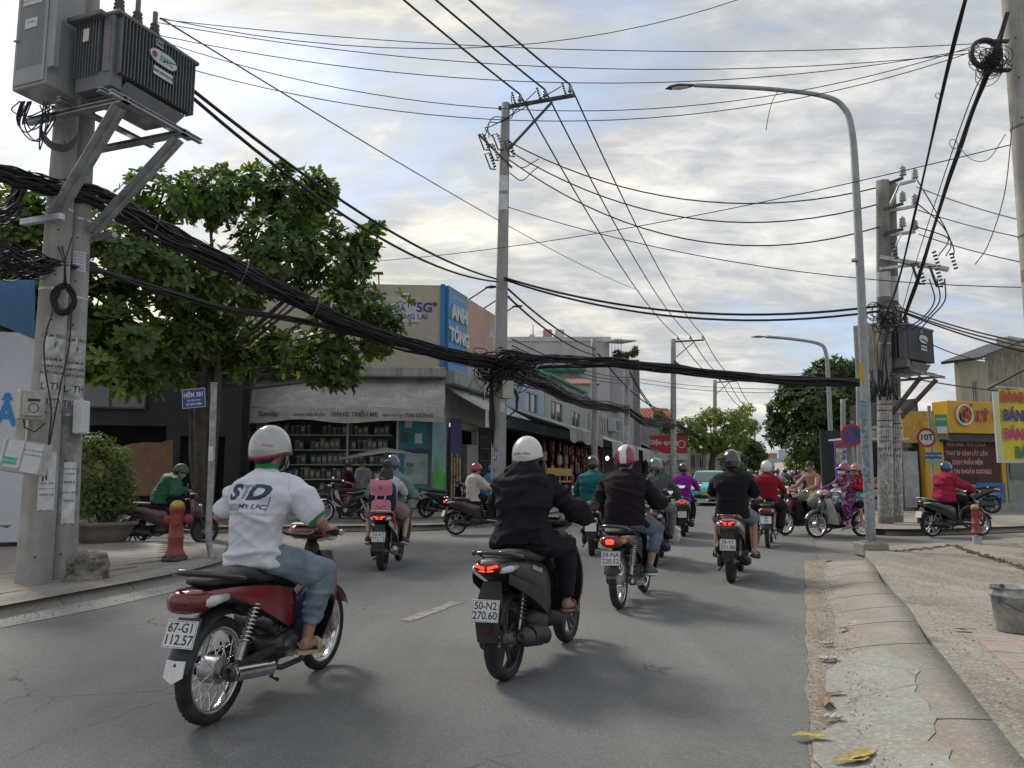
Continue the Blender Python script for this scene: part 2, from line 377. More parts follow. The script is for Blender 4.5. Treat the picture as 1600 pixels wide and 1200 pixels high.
# ---------------------------------------------------------------- ground materials
def ground_mat(key,col,col2,patch=None,aggregate=.5,bump=.5,bscale=140,rough=.9,crack=0.,dust=0.,stain=.4,wear=None):
 m = bpy.data.materials.new(key); m.use_nodes = True; nt = m.node_tree; N = nt.nodes; L = nt.links; b = N['Principled BSDF']
 tc = N.new('ShaderNodeTexCoord'); v = tc.outputs['Object']
 def nz(sc,det,ro=.6,vec=None):
  n = N.new('ShaderNodeTexNoise'); n.inputs['Scale'].default_value = sc; n.inputs['Detail'].default_value = det; n.inputs['Roughness'].default_value = ro; L.new(vec or v,n.inputs['Vector']); return n.outputs[0]
 def mr(s,a,c,d=0.,e=1.):
  n = N.new('ShaderNodeMapRange'); n.inputs[1].default_value = a; n.inputs[2].default_value = c; n.inputs[3].default_value = d; n.inputs[4].default_value = e; L.new(s,n.inputs[0]); return n.outputs[0]
 def mx(f,a,c,bt='MIX'):
  n = N.new('ShaderNodeMix'); n.data_type = 'RGBA'; n.blend_type = bt
  if isinstance(f,float): n.inputs[0].default_value = f
  else: L.new(f,n.inputs[0])
  for i,q in ((6,a),(7,c)):
   if isinstance(q,tuple): n.inputs[i].default_value = (*q,1)
   else: L.new(q,n.inputs[i])
  return n.outputs[2]
 c = mx(mr(nz(.35,6),.3,.7),col,col2)
 # long streaks along the road
 mp = N.new('ShaderNodeMapping'); L.new(v,mp.inputs[0]); mp.inputs['Rotation'].default_value = (0,0,YAW); mp.inputs['Scale'].default_value = (1.6,.06,1)
 c = mx(mr(nz(1.2,5,.6,mp.outputs[0]),.45,.75,0.,stain),c,tuple(x*1.35 for x in col2))
 c = mx(mr(nz(1.1,7,.7),.5,.75,0.,stain*.9),c,tuple(x*.62 for x in col))
 if patch: c = mx(mr(nz(.8,8,.72),.52,.62,0.,.8),c,patch)
 vo = N.new('ShaderNodeTexVoronoi'); vo.inputs['Scale'].default_value = bscale; L.new(v,vo.inputs[0])
 vc = N.new('ShaderNodeSeparateColor'); L.new(vo.outputs['Color'],vc.inputs[0])
 c = mx(mr(vc.outputs[0],.55,1.,0.,aggregate),c,tuple(min(1,x*2.1) for x in col2))
 c = mx(mr(vc.outputs[1],.6,1.,0.,aggregate),c,tuple(x*.45 for x in col))
 hsum = nz(bscale,3)
 if crack:
  wv = N.new('ShaderNodeTexVoronoi'); wv.feature = 'DISTANCE_TO_EDGE'; wv.inputs['Scale'].default_value = .75
  ad = N.new('ShaderNodeMixRGB'); ad.blend_type = 'ADD'; ad.inputs[0].default_value = .35
  nn = N.new('ShaderNodeTexNoise'); nn.inputs['Scale'].default_value = 2.5; nn.inputs['Detail'].default_value = 6; L.new(v,nn.inputs[0]); L.new(v,ad.inputs[1]); L.new(nn.outputs[1],ad.inputs[2]); L.new(ad.outputs[0],wv.inputs[0])
  ck = mr(wv.outputs[0],.0,.007,1.,0.)
  msk = mr(nz(.5,3),.5,.62,0.,crack)
  mm = N.new('ShaderNodeMath'); mm.operation = 'MULTIPLY'; L.new(ck,mm.inputs[0]); L.new(msk,mm.inputs[1])
  c = mx(mm.outputs[0],c,tuple(x*.25 for x in col))
 L.new(c,b.inputs['Base Color']); b.inputs['Roughness'].default_value = rough; b.inputs['Specular IOR Level'].default_value = .3
 bp = N.new('ShaderNodeBump'); bp.inputs['Strength'].default_value = bump; bp.inputs['Distance'].default_value = .006
 L.new(hsum,bp.inputs['Height']); L.new(bp.outputs[0],b.inputs['Normal']); MATS[key] = m; return m
asphalt = ground_mat('asphalt',(.138,.139,.136),(.174,.174,.17),aggregate=.28,bump=.7,bscale=120,crack=.9,stain=.42)
asph_old = ground_mat('old_asphalt',(.145,.142,.134),(.195,.19,.177),patch=(.25,.23,.2),aggregate=.35,bump=.6,bscale=90,crack=.6)
pave_con = ground_mat('pavement_concrete',(.2,.18,.15),(.29,.265,.225),patch=(.15,.135,.115),aggregate=.4,bump=.9,bscale=60,crack=1.,stain=.8)
kerb_con = ground_mat('kerb_concrete',(.22,.2,.17),(.3,.275,.24),patch=(.26,.22,.175),aggregate=.2,bump=.6,bscale=70,crack=.25,stain=.6)
gutter_m = ground_mat('gutter_dirt',(.19,.165,.135),(.27,.24,.2),patch=(.2,.155,.115),aggregate=.4,bump=.7,bscale=60,crack=.3,stain=.6)
render_m = ground_mat('fresh_render',(.25,.255,.235),(.32,.32,.295),patch=(.27,.245,.21),aggregate=.2,bump=.7,bscale=50,crack=.9,stain=.55)
# ---------------------------------------------------------------- road sheets
def poly(name,pts,z,m,th=0.):
 mb = MB()
 if th: mb.prism([(p[0],p[1]) for p in pts],th,M=Matrix.Translation((0,0,z-th)))
 else: mb.add([(p[0],p[1],z) for p in pts],[tuple(range(len(pts)))])
 return mb.build(name,m)
struct(poly('ground',[(-900,-60),(900,-60),(900,1500),(-900,1500)],-.012,asph_old))
def strip(s0,s1,t0,t1,z=0): return [W(s0,t0,z),W(s0,t1,z),W(s1,t1,z),W(s1,t0,z)]
struct(poly('road',strip(-12,400,-8.3,.18),0,asphalt))
paint = mat('worn_road_paint',(.33,.315,.26),.8,var=.2,scale=9,dirt=1.,dcol=(.15,.15,.145),dscale=9,fine=.4,bscale=60)
for s0 in (6.55,15.0,24.0,33.0,42.0,51.0):
 mb = MB(); n = 14
 L_ = 1.15 if s0 < 10 else 2.6
 rows = [[W(s0+L_*i/n,-3.57+random.uniform(-.012,.012),.005),W(s0+L_*i/n,-3.43+random.uniform(-.012,.012),.005)] for i in range(n+1)]
 mb.grid(rows,0,False,flip=True)
 struct(mb.build('road_marking',paint))
# left pavement (tiled) beside the twin poles
tile_base = ground_mat('tile_bed',(.2,.185,.165),(.27,.25,.225),aggregate=.3,bump=.5,bscale=60,crack=.2)
def kerb_run(name,path,inward,m,h=.12,wid=.5,slope=.22,seg=1.0,gap=.012):
 """Low sloping kerb cast in blocks along a path; 'inward' points to the pavement."""
 prof = [(0,0),(.03,h*.25),(slope*.5,h*.7),(slope,h*.96),(slope+.06,h+.004),(wid,h+.004),(wid,-.02)]
 objs = []
 pts = [Vector(p) for p in path]
 cum = [0]
 for a,b in zip(pts,pts[1:]): cum.append(cum[-1]+(b-a).length)
 def at_len(l):
  for i in range(len(pts)-1):
   if l <= cum[i+1] or i == len(pts)-2:
    f = (l-cum[i])/(cum[i+1]-cum[i]); d = (pts[i+1]-pts[i]).normalized(); return pts[i].lerp(pts[i+1],f),Vector((-d.y,d.x,0))*inward
 l = 0; root = None
 while l < cum[-1]-.05:
  e = min(cum[-1],l+seg*random.uniform(.92,1.08)); mb = MB(); rows = []
  dz = random.uniform(-.004,.004)
  for q in range(4):
   p,nn = at_len(l+gap/2+(e-l-gap)*q/3)
   rows.append([p+nn*a+Vector((0,0,b+dz if b > 0 else b)) for a,b in prof])
  mb.grid(rows,0,True,flip=inward > 0)
  mb.add(rows[0],[tuple(range(len(prof)))]); mb.add(rows[-1],[tuple(range(len(prof)))[::-1]])
  if root is None: root = mb.build(name,m); struct(root)
  else: mb.build('kerb_block',m,root)
  l = e
 return root
def arc(c,r,a0,a1,n=6,z=0): return [Vector((c[0]+r*math.cos(a0+(a1-a0)*i/n),c[1]+r*math.sin(a0+(a1-a0)*i/n),z)) for i in range(n+1)]
def bez(p0,p1,p2,n=8):
 p0,p1,p2 = map(Vector,(p0,p1,p2)); return [p0*(1-t)**2+p1*2*t*(1-t)+p2*t*t for t in [i/n for i in range(n+1)]]
lk = [W(-6,-7.0),W(2,-7.05),W(5.4,-7.2)]+bez(W(7.2,-7.4),W(9.6,-7.7),Vector((-4.7,13.2,0)),7)+bez(Vector((-5.1,13.9,0)),Vector((-5.9,14.9,0)),Vector((-8,15.0,0)),5)+[Vector((-26,14.2,0))]
kerb_run('left_kerb',lk,1,kerb_con,h=.13,wid=.5)
struct(poly('left_pavement',[p+Vector((0,0,0)) for p in lk]+[Vector((-26,-8,0))],.112,tile_base))
struct(poly('left_gutter',[W(-6,-6.55),W(6,-6.72),W(9.2,-7.15),Vector((-4.5,13.6,0)),Vector((-4.9,14.1,0)),W(9.0,-7.9),W(6,-7.35),W(-6,-7.1)],.005,render_m))
# pink patterned tiles, laid one by one
pink = mat('pink_tile',(.32,.262,.235),.8,var=.2,scale=3,bump=.3,bscale=70,dirt=.6,dcol=(.27,.25,.22),dscale=1.2,fine=.2)
buff = mat('buff_tile',(.36,.33,.285),.8,var=.18,scale=3,bump=.3,bscale=70,dirt=.5,dcol=(.24,.22,.19),dscale=1.2,fine=.2)
def tile_mesh(w,d,h,m,bev=.004):
 mb = MB(); mb.box((0,0,h/2),(w,d,h)); me = mb.mesh('tile',[m]); bm = bmesh.new(); bm.from_mesh(me)
 bmesh.ops.bevel(bm,geom=[e for e in bm.edges if e.verts[0].co.z > h*.9 and e.verts[1].co.z > h*.9],offset=bev,segments=1,affect='EDGES'); bm.to_mesh(me); bm.free(); return me
lp = bpy.data.objects['left_pavement']
tm = [tile_mesh(.292,.292,.022,pink),tile_mesh(.292,.292,.022,buff)]
ang = -YAW; cnt = 0
cand = []
for i in range(-20,22):
 for j in range(0,30):
  s,t = 2.6+i*.3+6,-7.98-j*.3
  p = W(s,t)
  if p.y > 14.2 or p.y < 6.6: continue
  lim = -7.85 if s < 7.6 else -7.85-(s-7.6)*.3
  if t > lim: continue
  px_ = CX+F_PX*p.x/p.y
  if px_ < -30 or p.x > -5.2-(max(0,p.y-12))*.5: continue
  cand.append((p.length,p,i,j))
cand.sort(key=lambda q: q[0])
rest = MB()
for n,(d,p,i,j) in enumerate(cand):
 k = 0 if ((i % 4 in (0,3)) ^ (j % 4 in (1,2))) or (i+j) % 2 else 1
 z = .112+random.uniform(-.004,.002)
 if n < 290:
  o = link('tile',tm[k],lp); o.location = (p.x,p.y,z); o.rotation_euler = (random.uniform(-.008,.008),random.uniform(-.008,.008),ang)
 else:
  rest.box((0,0,.011),(.292,.292,.022),k,Matrix.Translation((p.x,p.y,z)) @ rotm(0,0,ang))
if rest.v: stuff(rest.build('tile_field',[pink,buff],lp))
# pavement in front of the corner shops, on the far side of the alley
fk = [Vector((-28,16.6,0)),Vector((-10,18.0,0)),Vector((-4.4,18.75,0))]+bez(Vector((-3.4,18.9,0)),W(17.3,-7.9),W(19.5,-7.75),6)+[W(40,-7.8),W(90,-7.8),W(260,-7.8)]
kerb_run('shop_kerb',fk,1,kerb_con,h=.14,wid=.4,seg=4.0)
struct(poly('shop_pavement',fk+[W(260,-20),Vector((-28,60,0))],.13,pave_con))
# right pavement with the rounded ramp kerb
prof_r = [(.18,.0),(.25,.014),(.38,.045),(.52,.073),(.68,.096),(.86,.109)]
def kerb_right():
 root = None; s = -1.0; k = 0
 cuts = [-2.5,-.2,1.4,3.1,4.7,6.6,7.55,8.35,9.2,10.1,11.1,12.1,13.2]
 for a,b in zip(cuts,cuts[1:]):
  mb = MB(); rows = []
  for q in range(5):
   ss = a+.012+(b-a-.024)*q/4; w = .03*math.sin(ss*1.7)*(ss > 6.5)
   bl = min(1,max(0,(ss-12.2)/1.0)); row = []
   for (t,z) in prof_r: row.append(W(ss,t+w+bl*.15,z*(1-.45*bl)))
   row.append(row[-1]-Vector((0,0,.2))); rows.append(row)
  mb.grid(rows,0,True); mb.add(rows[0],[tuple(range(len(rows[0])))[::-1]]); mb.add(rows[-1],[tuple(range(len(rows[0])))])
  m = kerb_con
  if root is None: root = mb.build('right_kerb',m); struct(root)
  else: mb.build('kerb_block',m,root)
kerb_right()
struct(poly('right_gutter',[W(-3+16.2*i/60,-.02+.035*mnoise.noise((i*.5,0,0))+.03*mnoise.noise((i*1.7,4,0))) for i in range(61)]+[W(13.6,.4),W(13.2,.3),W(-3,.3)],.006,gutter_m))
rp = struct(poly('right_pavement',[W(-4,.84),W(13.2,.88),W(14.9,.95),Vector((6.7,13.9,0)),Vector((8.9,14.9,0)),Vector((12.5,16.9,0)),Vector((24,21.0,0)),Vector((26,-6,0))],.105,pave_con,.14))
mb = MB()   # smooth render spilling over the kerb and onto the gutter
rows = []
for i in range(64):
 s = -1.5+i*.127
 row = []
 for k in range(26):
  f = k/25; t = .08+.16*mnoise.noise((s*1.3,0,5))+.05*mnoise.noise((s*6,0,5))+f*(.50+.16*mnoise.noise((s*1.3,3,5))+.07*mnoise.noise((s*7,3,5)))+(s > 5.8)*(s-5.8)*.25*(1-f)
  zz = float(np.interp(t,[.0,.18,.25,.38,.52,.68,.9],[.008,.009,.014,.045,.073,.096,.109]))
  row.append(W(s,t,zz+.005))
 rows.append(row)
mb.grid(rows,0,True); struct(mb.build('render_patch',render_m))
# raised concrete hump by the right hydrant
mb = MB(); rows = []
for i in range(9):
 row = []
 for k in range(9):
  u,v = i/8,k/8
  a = Vector((8.6,13.0,0)).lerp(Vector((9.6,15.4,0)),u); b = Vector((14.5,10.0,0)).lerp(Vector((17.5,17.5,0)),u)
  p = a.lerp(b,v); z = .112+.30*min(1,v*2.2)**.8*math.sin(math.pi*min(1,.15+u*.85))**.5*.5
  p.z = z; row.append(p)
 rows.append(row)
mb.grid(rows,0,True,flip=True); struct(mb.build('concrete_ramp',pave_con))
# interlocking bricks by the bucket, laid one by one
bm_ = [tile_mesh(.098,.198,.02,mat('block_a',(.40,.31,.265),.85,var=.2,scale=3,dirt=.5,dcol=(.27,.24,.2),bump=.3,fine=.2)),tile_mesh(.098,.198,.02,mat('block_b',(.37,.32,.28),.85,var=.2,scale=3,dirt=.5,dcol=(.25,.22,.19),bump=.3,fine=.2))]
n = 0
for i in range(34):
 for j in range(26):
  # basket of pairs: two lengthways, two across
  bi,bj = i//2,j//2
  s,t = 4.3+(bi+.5)*.2,1.2+(bj+.5)*.2
  if (bi+bj) % 2 == 0: ds,dt,rz = (i % 2-.5)*.1,0,math.pi/2
  else: ds,dt,rz = 0,(i % 2-.5)*.1,0
  if j % 2: continue
  p = W(s+ds,t+dt); px_ = CX+F_PX*p.x/p.y
  if px_ > 1660 or s > 7.1 or n >= 290: continue
  if t < 1.3 and s > 6.6: continue
  o = link('brick',bm_[(i*7+j*3) % 2],rp); o.location = (p.x,p.y,.103+random.uniform(-.003,.003)); o.rotation_euler = (random.uniform(-.01,.01),random.uniform(-.01,.01),-YAW+rz); n += 1
# far corner pavement on the right
fr = [W(230,1.6),W(60,1.5),W(21.5,1.3)]+bez(W(20.0,1.3),W(18.9,1.5),Vector((10.2,17.9,0)),5)+[Vector((15,19.8,0)),Vector((40,29,0))]
kerb_run('far_right_kerb',fr,1,kerb_con,h=.14,wid=.35,seg=4.0)
struct(poly('far_right_pavement',fr+[Vector((60,60,0)),W(230,40)],.135,pave_con))
# dust and grit along the edges
grit = mat('grit',(.28,.25,.21),.9,var=.4,scale=40)
mb = MB()
for _ in range(2600):
 s = random.uniform(1,14)**1.0; t = random.gauss(.16,.1) if random.random() < .7 else random.uniform(.9,3)
 z = .007 if t < .2 else (.108 if t > .86 else float(np.interp(t,[.18,.38,.52,.86],[.01,.05,.08,.11])))
 p = W(s,t,z); r = random.uniform(.003,.009)
 a = random.random()*6.28
 mb.add([p+Vector((r*math.cos(a+q*2.1),r*math.sin(a+q*2.1),0)) for q in range(3)]+[p+Vector((0,0,r))],[(0,1,3),(1,2,3),(2,0,3)])
for _ in range(900):
 s = random.uniform(3,10); t = -random.gauss(7.0,.15)+.0; p = W(s,t,.008); r = random.uniform(.003,.01); a = random.random()*6.28
 mb.add([p+Vector((r*math.cos(a+q*2.1),r*math.sin(a+q*2.1),0)) for q in range(3)]+[p+Vector((0,0,r))],[(0,1,3),(1,2,3),(2,0,3)])
stuff(mb.build('grit',grit))
# ---------------------------------------------------------------- people: one remeshed body each, clothes as children
_lat = np.random.RandomState(3).rand(32,32,32)
def vnoise(p):
 i = np.floor(p).astype(int); f = p-i; f = f*f*(3-2*f); r = 0
 for dx in (0,1):
  for dy in (0,1):
   for dz in (0,1):
    w = (f[:,0] if dx else 1-f[:,0])*(f[:,1] if dy else 1-f[:,1])*(f[:,2] if dz else 1-f[:,2])
    r = r+w*_lat[(i[:,0]+dx) % 32,(i[:,1]+dy) % 32,(i[:,2]+dz) % 32]
 return r
def fab(v,amp,sc,seed,dirv=(.3,.2,1)):
 """fold height for points v: ridged noise stretched across the body, like creased cloth"""
 rs = np.random.RandomState(seed); q = v*np.array([1.,1.,1.]); w = np.stack([vnoise(v*sc*.35+k*9+seed) for k in (1,2,3)],1)-.5; out = 0
 for k in range(3):
  a = rs.uniform(-.6,.6); c,s_ = math.cos(a),math.sin(a); R_ = np.array([[1,0,0],[0,c,-s_],[0,s_,c]])
  g = (v+w*.9/sc*2)@R_*np.array([.5,.38,1.])*sc*(.42+.38*k)+rs.rand(3)*30
  n = 1-np.abs(vnoise(g)*2-1)*1.6; m = np.clip(vnoise(v*sc*.28+k*5+seed)*2.2-.6,0,1); out = out+np.clip(n,0,1)**1.6*m/(1+k*.6)
 return (out-.35)*amp*1.7
def remesh(mb,vox,smooth=5,name='body',fold=None,mats=(),matfn=None,sf=.5):
 me = mb.mesh('tmp',[]); o = bpy.data.objects.new('tmp',me); COL.objects.link(o)
 r = o.modifiers.new('r','REMESH'); r.mode = 'VOXEL'; r.voxel_size = vox; r.use_smooth_shade = True
 if smooth: sm = o.modifiers.new('s','SMOOTH'); sm.factor = sf; sm.iterations = smooth
 dg = bpy.context.evaluated_depsgraph_get(); dg.update()
 out = bpy.data.meshes.new_from_object(o.evaluated_get(dg)); bpy.data.objects.remove(o); bpy.data.meshes.remove(me)
 n = len(out.vertices)
 if fold is not None and n:
  v = np.empty(n*3); out.vertices.foreach_get('co',v); v = v.reshape(-1,3)
  nn = np.empty(n*3); out.vertices.foreach_get('normal',nn); nn = nn.reshape(-1,3)
  v = v+nn*fold(v)[:,None]; out.vertices.foreach_set('co',v.ravel()); out.update()
 for m in mats: out.materials.append(m)
 if matfn is not None and n:
  pc = np.empty(len(out.polygons)*3); out.polygons.foreach_get('center',pc)
  out.polygons.foreach_set('material_index',matfn(pc.reshape(-1,3)).astype(np.int32))
 out.polygons.foreach_set('use_smooth',[True]*len(out.polygons)); out.name = name; out.update(); return out
def limb(mb,pts,rs,n=12):
 """tapered round chain with ball ends"""
 P = [Vector(p) for p in pts]; q = []; rr = []
 for i in range(len(P)-1):
  m = max(2,int((P[i+1]-P[i]).length/.05))
  for k in range(m): f = k/m; q.append(P[i].lerp(P[i+1],f)); rr.append(rs[i]*(1-f)+rs[i+1]*f)
 q.append(P[-1]); rr.append(rs[-1])
 d0 = (q[0]-q[1]).normalized(); d1 = (q[-1]-q[-2]).normalized()
 q = [q[0]+d0*rr[0]*.8,q[0]+d0*rr[0]*.45]+q+[q[-1]+d1*rr[-1]*.45,q[-1]+d1*rr[-1]*.8]
 rr = [rr[0]*.45,rr[0]*.85]+rr+[rr[-1]*.85,rr[-1]*.45]
 mb.tube(q,rr,n)
def trunk(mb,secs,n=20,e=2.4):
 """closed loft of superellipse rings: (centre, half width along side, half depth along front, side, front)"""
 vs = []
 for c,a,b,sd,fr in secs:
  for k in range(n):
   t = 2*math.pi*k/n; cc,q = math.cos(t),math.sin(t)
   vs.append(Vector(c)+Vector(sd)*a*math.copysign(abs(cc)**(2/e),cc)+Vector(fr)*b*math.copysign(abs(q)**(2/e),q))
 m = len(secs)
 mb.add(vs,[(i*n+k,i*n+(k+1) % n,(i+1)*n+(k+1) % n,(i+1)*n+k) for i in range(m-1) for k in range(n)]+[tuple(range(n-1,-1,-1)),tuple(range((m-1)*n,m*n))],0,True)
def ik(a,b,l1,l2,pole):
 a,b = Vector(a),Vector(b); d = b-a; D = min(d.length,(l1+l2)*.998); dn = d.normalized()
 x = (l1*l1-l2*l2+D*D)/(2*D); h = math.sqrt(max(1e-6,l1*l1-x*x)); p = Vector(pole); p = (p-dn*p.dot(dn)).normalized()
 return a+dn*x+p*h,a+dn*D
skin_m = {'tan': mat('skin_tan',(.36,.2,.135),.55,var=.08,scale=14,bump=.1,bscale=200),'light': mat('skin_light',(.46,.29,.21),.55,var=.08,scale=14),'brown': mat('skin_brown',(.25,.14,.095),.55,var=.1,scale=14)}
hair_m = mat('black_hair',(.012,.011,.011),.5,var=.3,scale=60,bump=.5,bscale=120)
def cloth(key,col,rough=.85,var=.1,bump=.25): return mat('cloth_'+key,col,rough,var=var,scale=5,bump=bump,bscale=260,spec=.25)
def helmet(par,c,hd,up,kind,col,trim=None,stripe=None,peak=False,k=1.,strap=True,detail=True):
 """open-face shell over the head; c centre of the skull, hd the way the face looks"""
 hd = Vector(hd).normalized(); up = Vector(up); up = (up-hd*up.dot(hd)).normalized(); sd = up.cross(hd)
 M = Matrix(((hd.x,sd.x,up.x,c[0]),(hd.y,sd.y,up.y,c[1]),(hd.z,sd.z,up.z,c[2]),(0,0,0,1)))
 a,b,h = .136*k,.108*k,.137*k
 mb = MB(); n,m = 40,14; vs = []
 for i in range(m+1):
  for q in range(n):
   t = 2*math.pi*q/n; fx = math.cos(t)
   # lower edge: deep at the nape and over the ears, high at the brow
   edge = {'half': -.035-.05*max(0,-fx)+.045*max(0,fx)**2,'deep': -.075-.03*max(0,-fx)+.10*max(0,fx)**2,'soft': -.02-.03*max(0,-fx)+.03*max(0,fx)}[kind]*k
   ph0 = math.acos(max(-1,min(1,edge/h))); ph = ph0*(i/m)
   r = math.sin(ph); flare = 1+.05*max(0,i/m-.8)*5*(1 if kind != 'deep' else .3)
   vs.append((a*r*math.cos(t)*flare*(1.04 if fx < 0 else 1),b*r*math.sin(t)*flare,h*math.cos(ph)))
 fs = []; mi = []
 for i in range(m):
  for q in range(n):
   fs.append((i*n+q,(i+1)*n+q,(i+1)*n+(q+1) % n,i*n+(q+1) % n) if i else (q,n+q,n+(q+1) % n))
   y = (vs[(i+1)*n+q][1]+vs[i*n+(q+1) % n][1])/2
   g = 0
   if stripe is not None and abs(y) < .032*k: g = 2
   if trim is not None and i >= m-1: g = 1
   mi.append(g)
 nv = len(vs); inner = [(x*.92,y*.92,z*.94-.004) for x,y,z in vs]; vs += inner
 for i in range(m):
  for q in range(n): fs.append(tuple(nv+w for w in ((i*n+q,i*n+(q+1) % n,(i+1)*n+(q+1) % n,(i+1)*n+q) if i else (q,n+(q+1) % n,n+q)))); mi.append(3)
 for q in range(n): fs.append((m*n+q,nv+m*n+q,nv+m*n+(q+1) % n,m*n+(q+1) % n)); mi.append(3)
 o = len(mb.v); mb.add(vs,fs,0,True,M); mb.m[-len(fs):] = mi
 ml = [col,trim or col,stripe or col,black_plastic]
 H = mb.build('helmet',ml,par)
 if detail:
  mb = MB()
  ring = [M @ Vector((vs[m*n+q][0]*1.005,vs[m*n+q][1]*1.005,vs[m*n+q][2])) for q in range(n)]
  mb.tube(ring,.005*k,5,closed=True); mb.build('rim_trim',black_rubber,H)
  if strap:
   mb = MB()
   for s in (-1,1): mb.tube([M @ Vector((.02*k,s*.118*k,-.06*k)),M @ Vector((.035*k,s*.09*k,-.13*k)),M @ Vector((.05*k,s*.03*k,-.165*k))],.006*k,5)
   mb.build('chin_strap',black_plastic,H)
 if peak:
  mb = MB(); rows = []
  for i in range(5):
   rows.append([M @ Vector((a*(.92+.1*i)*math.cos(w)+.01*i,b*1.02*math.sin(w)*(1-.03*i),.045*k-.006*i*k)) for w in [(-1.15+2.3*j/10) for j in range(11)]])
  mb.shell(rows,.004); mb.build('peak',col,H)
 return H,M
def head_geo(mb,c,hd,up,k=1.,fine=True):
 hd = Vector(hd).normalized(); up = Vector(up); up = (up-hd*up.dot(hd)).normalized(); sd = up.cross(hd)
 M = Matrix(((hd.x,sd.x,up.x,c[0]),(hd.y,sd.y,up.y,c[1]),(hd.z,sd.z,up.z,c[2]),(0,0,0,1)))
 mb.ell((-.008*k,0,.02*k),(.098*k,.076*k,.098*k),20,14,0,M)
 mb.ell((.028*k,0,-.045*k),(.062*k,.056*k,.072*k),16,12,0,M)
 mb.ell((.052*k,0,-.092*k),(.034*k,.034*k,.026*k),12,8,0,M)     # chin
 mb.ell((.092*k,0,-.02*k),(.019*k,.014*k,.026*k),10,8,0,M)      # nose
 mb.ell((.108*k,0,-.034*k),(.012*k,.016*k,.01*k),10,8,0,M)
 mb.ell((.076*k,0,.022*k),(.022*k,.052*k,.012*k),12,8,0,M)      # brow
 mb.ell((.084*k,0,-.068*k),(.015*k,.026*k,.009*k),12,8,0,M)     # lips
 for s in (-1,1):
  mb.ell((-.004*k,s*.08*k,-.012*k),(.02*k,.011*k,.033*k),10,8,0,M)
  mb.ell((.06*k,s*.036*k,-.03*k),(.03*k,.024*k,.026*k),10,8,0,M)
 return M
eye_w = mat('eye_white',(.6,.58,.55),.3,var=0)
def face_bits(par,M,k=1.,mask=None):
 mb = MB()
 for s in (-1,1):
  mb.ell((.083*k,s*.031*k,.003*k),(.012*k,.015*k,.008*k),10,6,0,M)
  mb.ell((.0935*k,s*.031*k,.003*k),(.004*k,.0065*k,.0065*k),8,6,1,M)
  mb.ell((.092*k,s*.034*k,.026*k),(.006*k,.021*k,.0045*k),8,6,1,M)
 mb.ell((.097*k,0,-.068*k),(.004*k,.02*k,.003*k),8,6,2,M)
 mb.build('facial_features',[eye_w,hair_m,mat('lip',(.2,.08,.07),.5,var=0)],par)
 if mask:
  mb = MB(); rows = []
  for i in range(8):
   z = -.012-.095*i/7; rr = 1-.35*(max(0,i-4)/3)**2
   rows.append([M @ Vector(((.02+(.108+(.018 if 1 < i < 6 else 0))*math.cos(a)*rr*(.95 if abs(a) > .9 else 1))*k,.088*math.sin(a)*rr*k,z*k)) for a in [-1.35+2.7*j/12 for j in range(13)]])
  mb.shell(rows,.003); mb.build('face_mask',mask,par)
def hand(mb,wr,dr,side_v,up_v,grip=True,k=1.):
 """palm, four fingers and a thumb curled round a bar. wr wrist, dr forearm direction, side_v to the thumb, up_v back of the hand"""
 d = Vector(dr).normalized(); u = Vector(up_v); u = (u-d*u.dot(d)).normalized(); t = Vector(side_v); t = (t-d*t.dot(d)-u*t.dot(u)).normalized()
 def P(a,b,c): return Vector(wr)+(d*a+t*b+u*c)*k
 trunk(mb,[(P(-.01,0,0),.026*k,.02*k,t,u),(P(.03,0,.002),.036*k,.018*k,t,u),(P(.07,0,.004),.042*k,.015*k,t,u),(P(.09,0,.002),.038*k,.012*k,t,u)],12)
 for i,(o,l) in enumerate(((.031,.95),(.0105,1.),(-.0105,.95),(-.03,.78))):
  if grip: pts = [P(.075,o,.004),P(.075+.037*l,o*1.05,-.002),P(.075+.047*l,o*1.05,-.03),P(.075+.022*l,o*1.0,-.05)]
  else: pts = [P(.075,o,.004),P(.075+.042*l,o*1.15,-.0),P(.075+.066*l,o*1.2,-.012),P(.075+.082*l,o*1.2,-.03)]
  limb(mb,pts,[.0095*k,.0088*k,.008*k,.007*k],8)
 if grip: limb(mb,[P(.02,.03,-.004),P(.052,.05,-.016),P(.075,.036,-.036)],[.013*k,.0105*k,.009*k],8)
 else: limb(mb,[P(.02,.03,-.004),P(.05,.058,-.01),P(.078,.066,-.016)],[.013*k,.0105*k,.009*k],8)
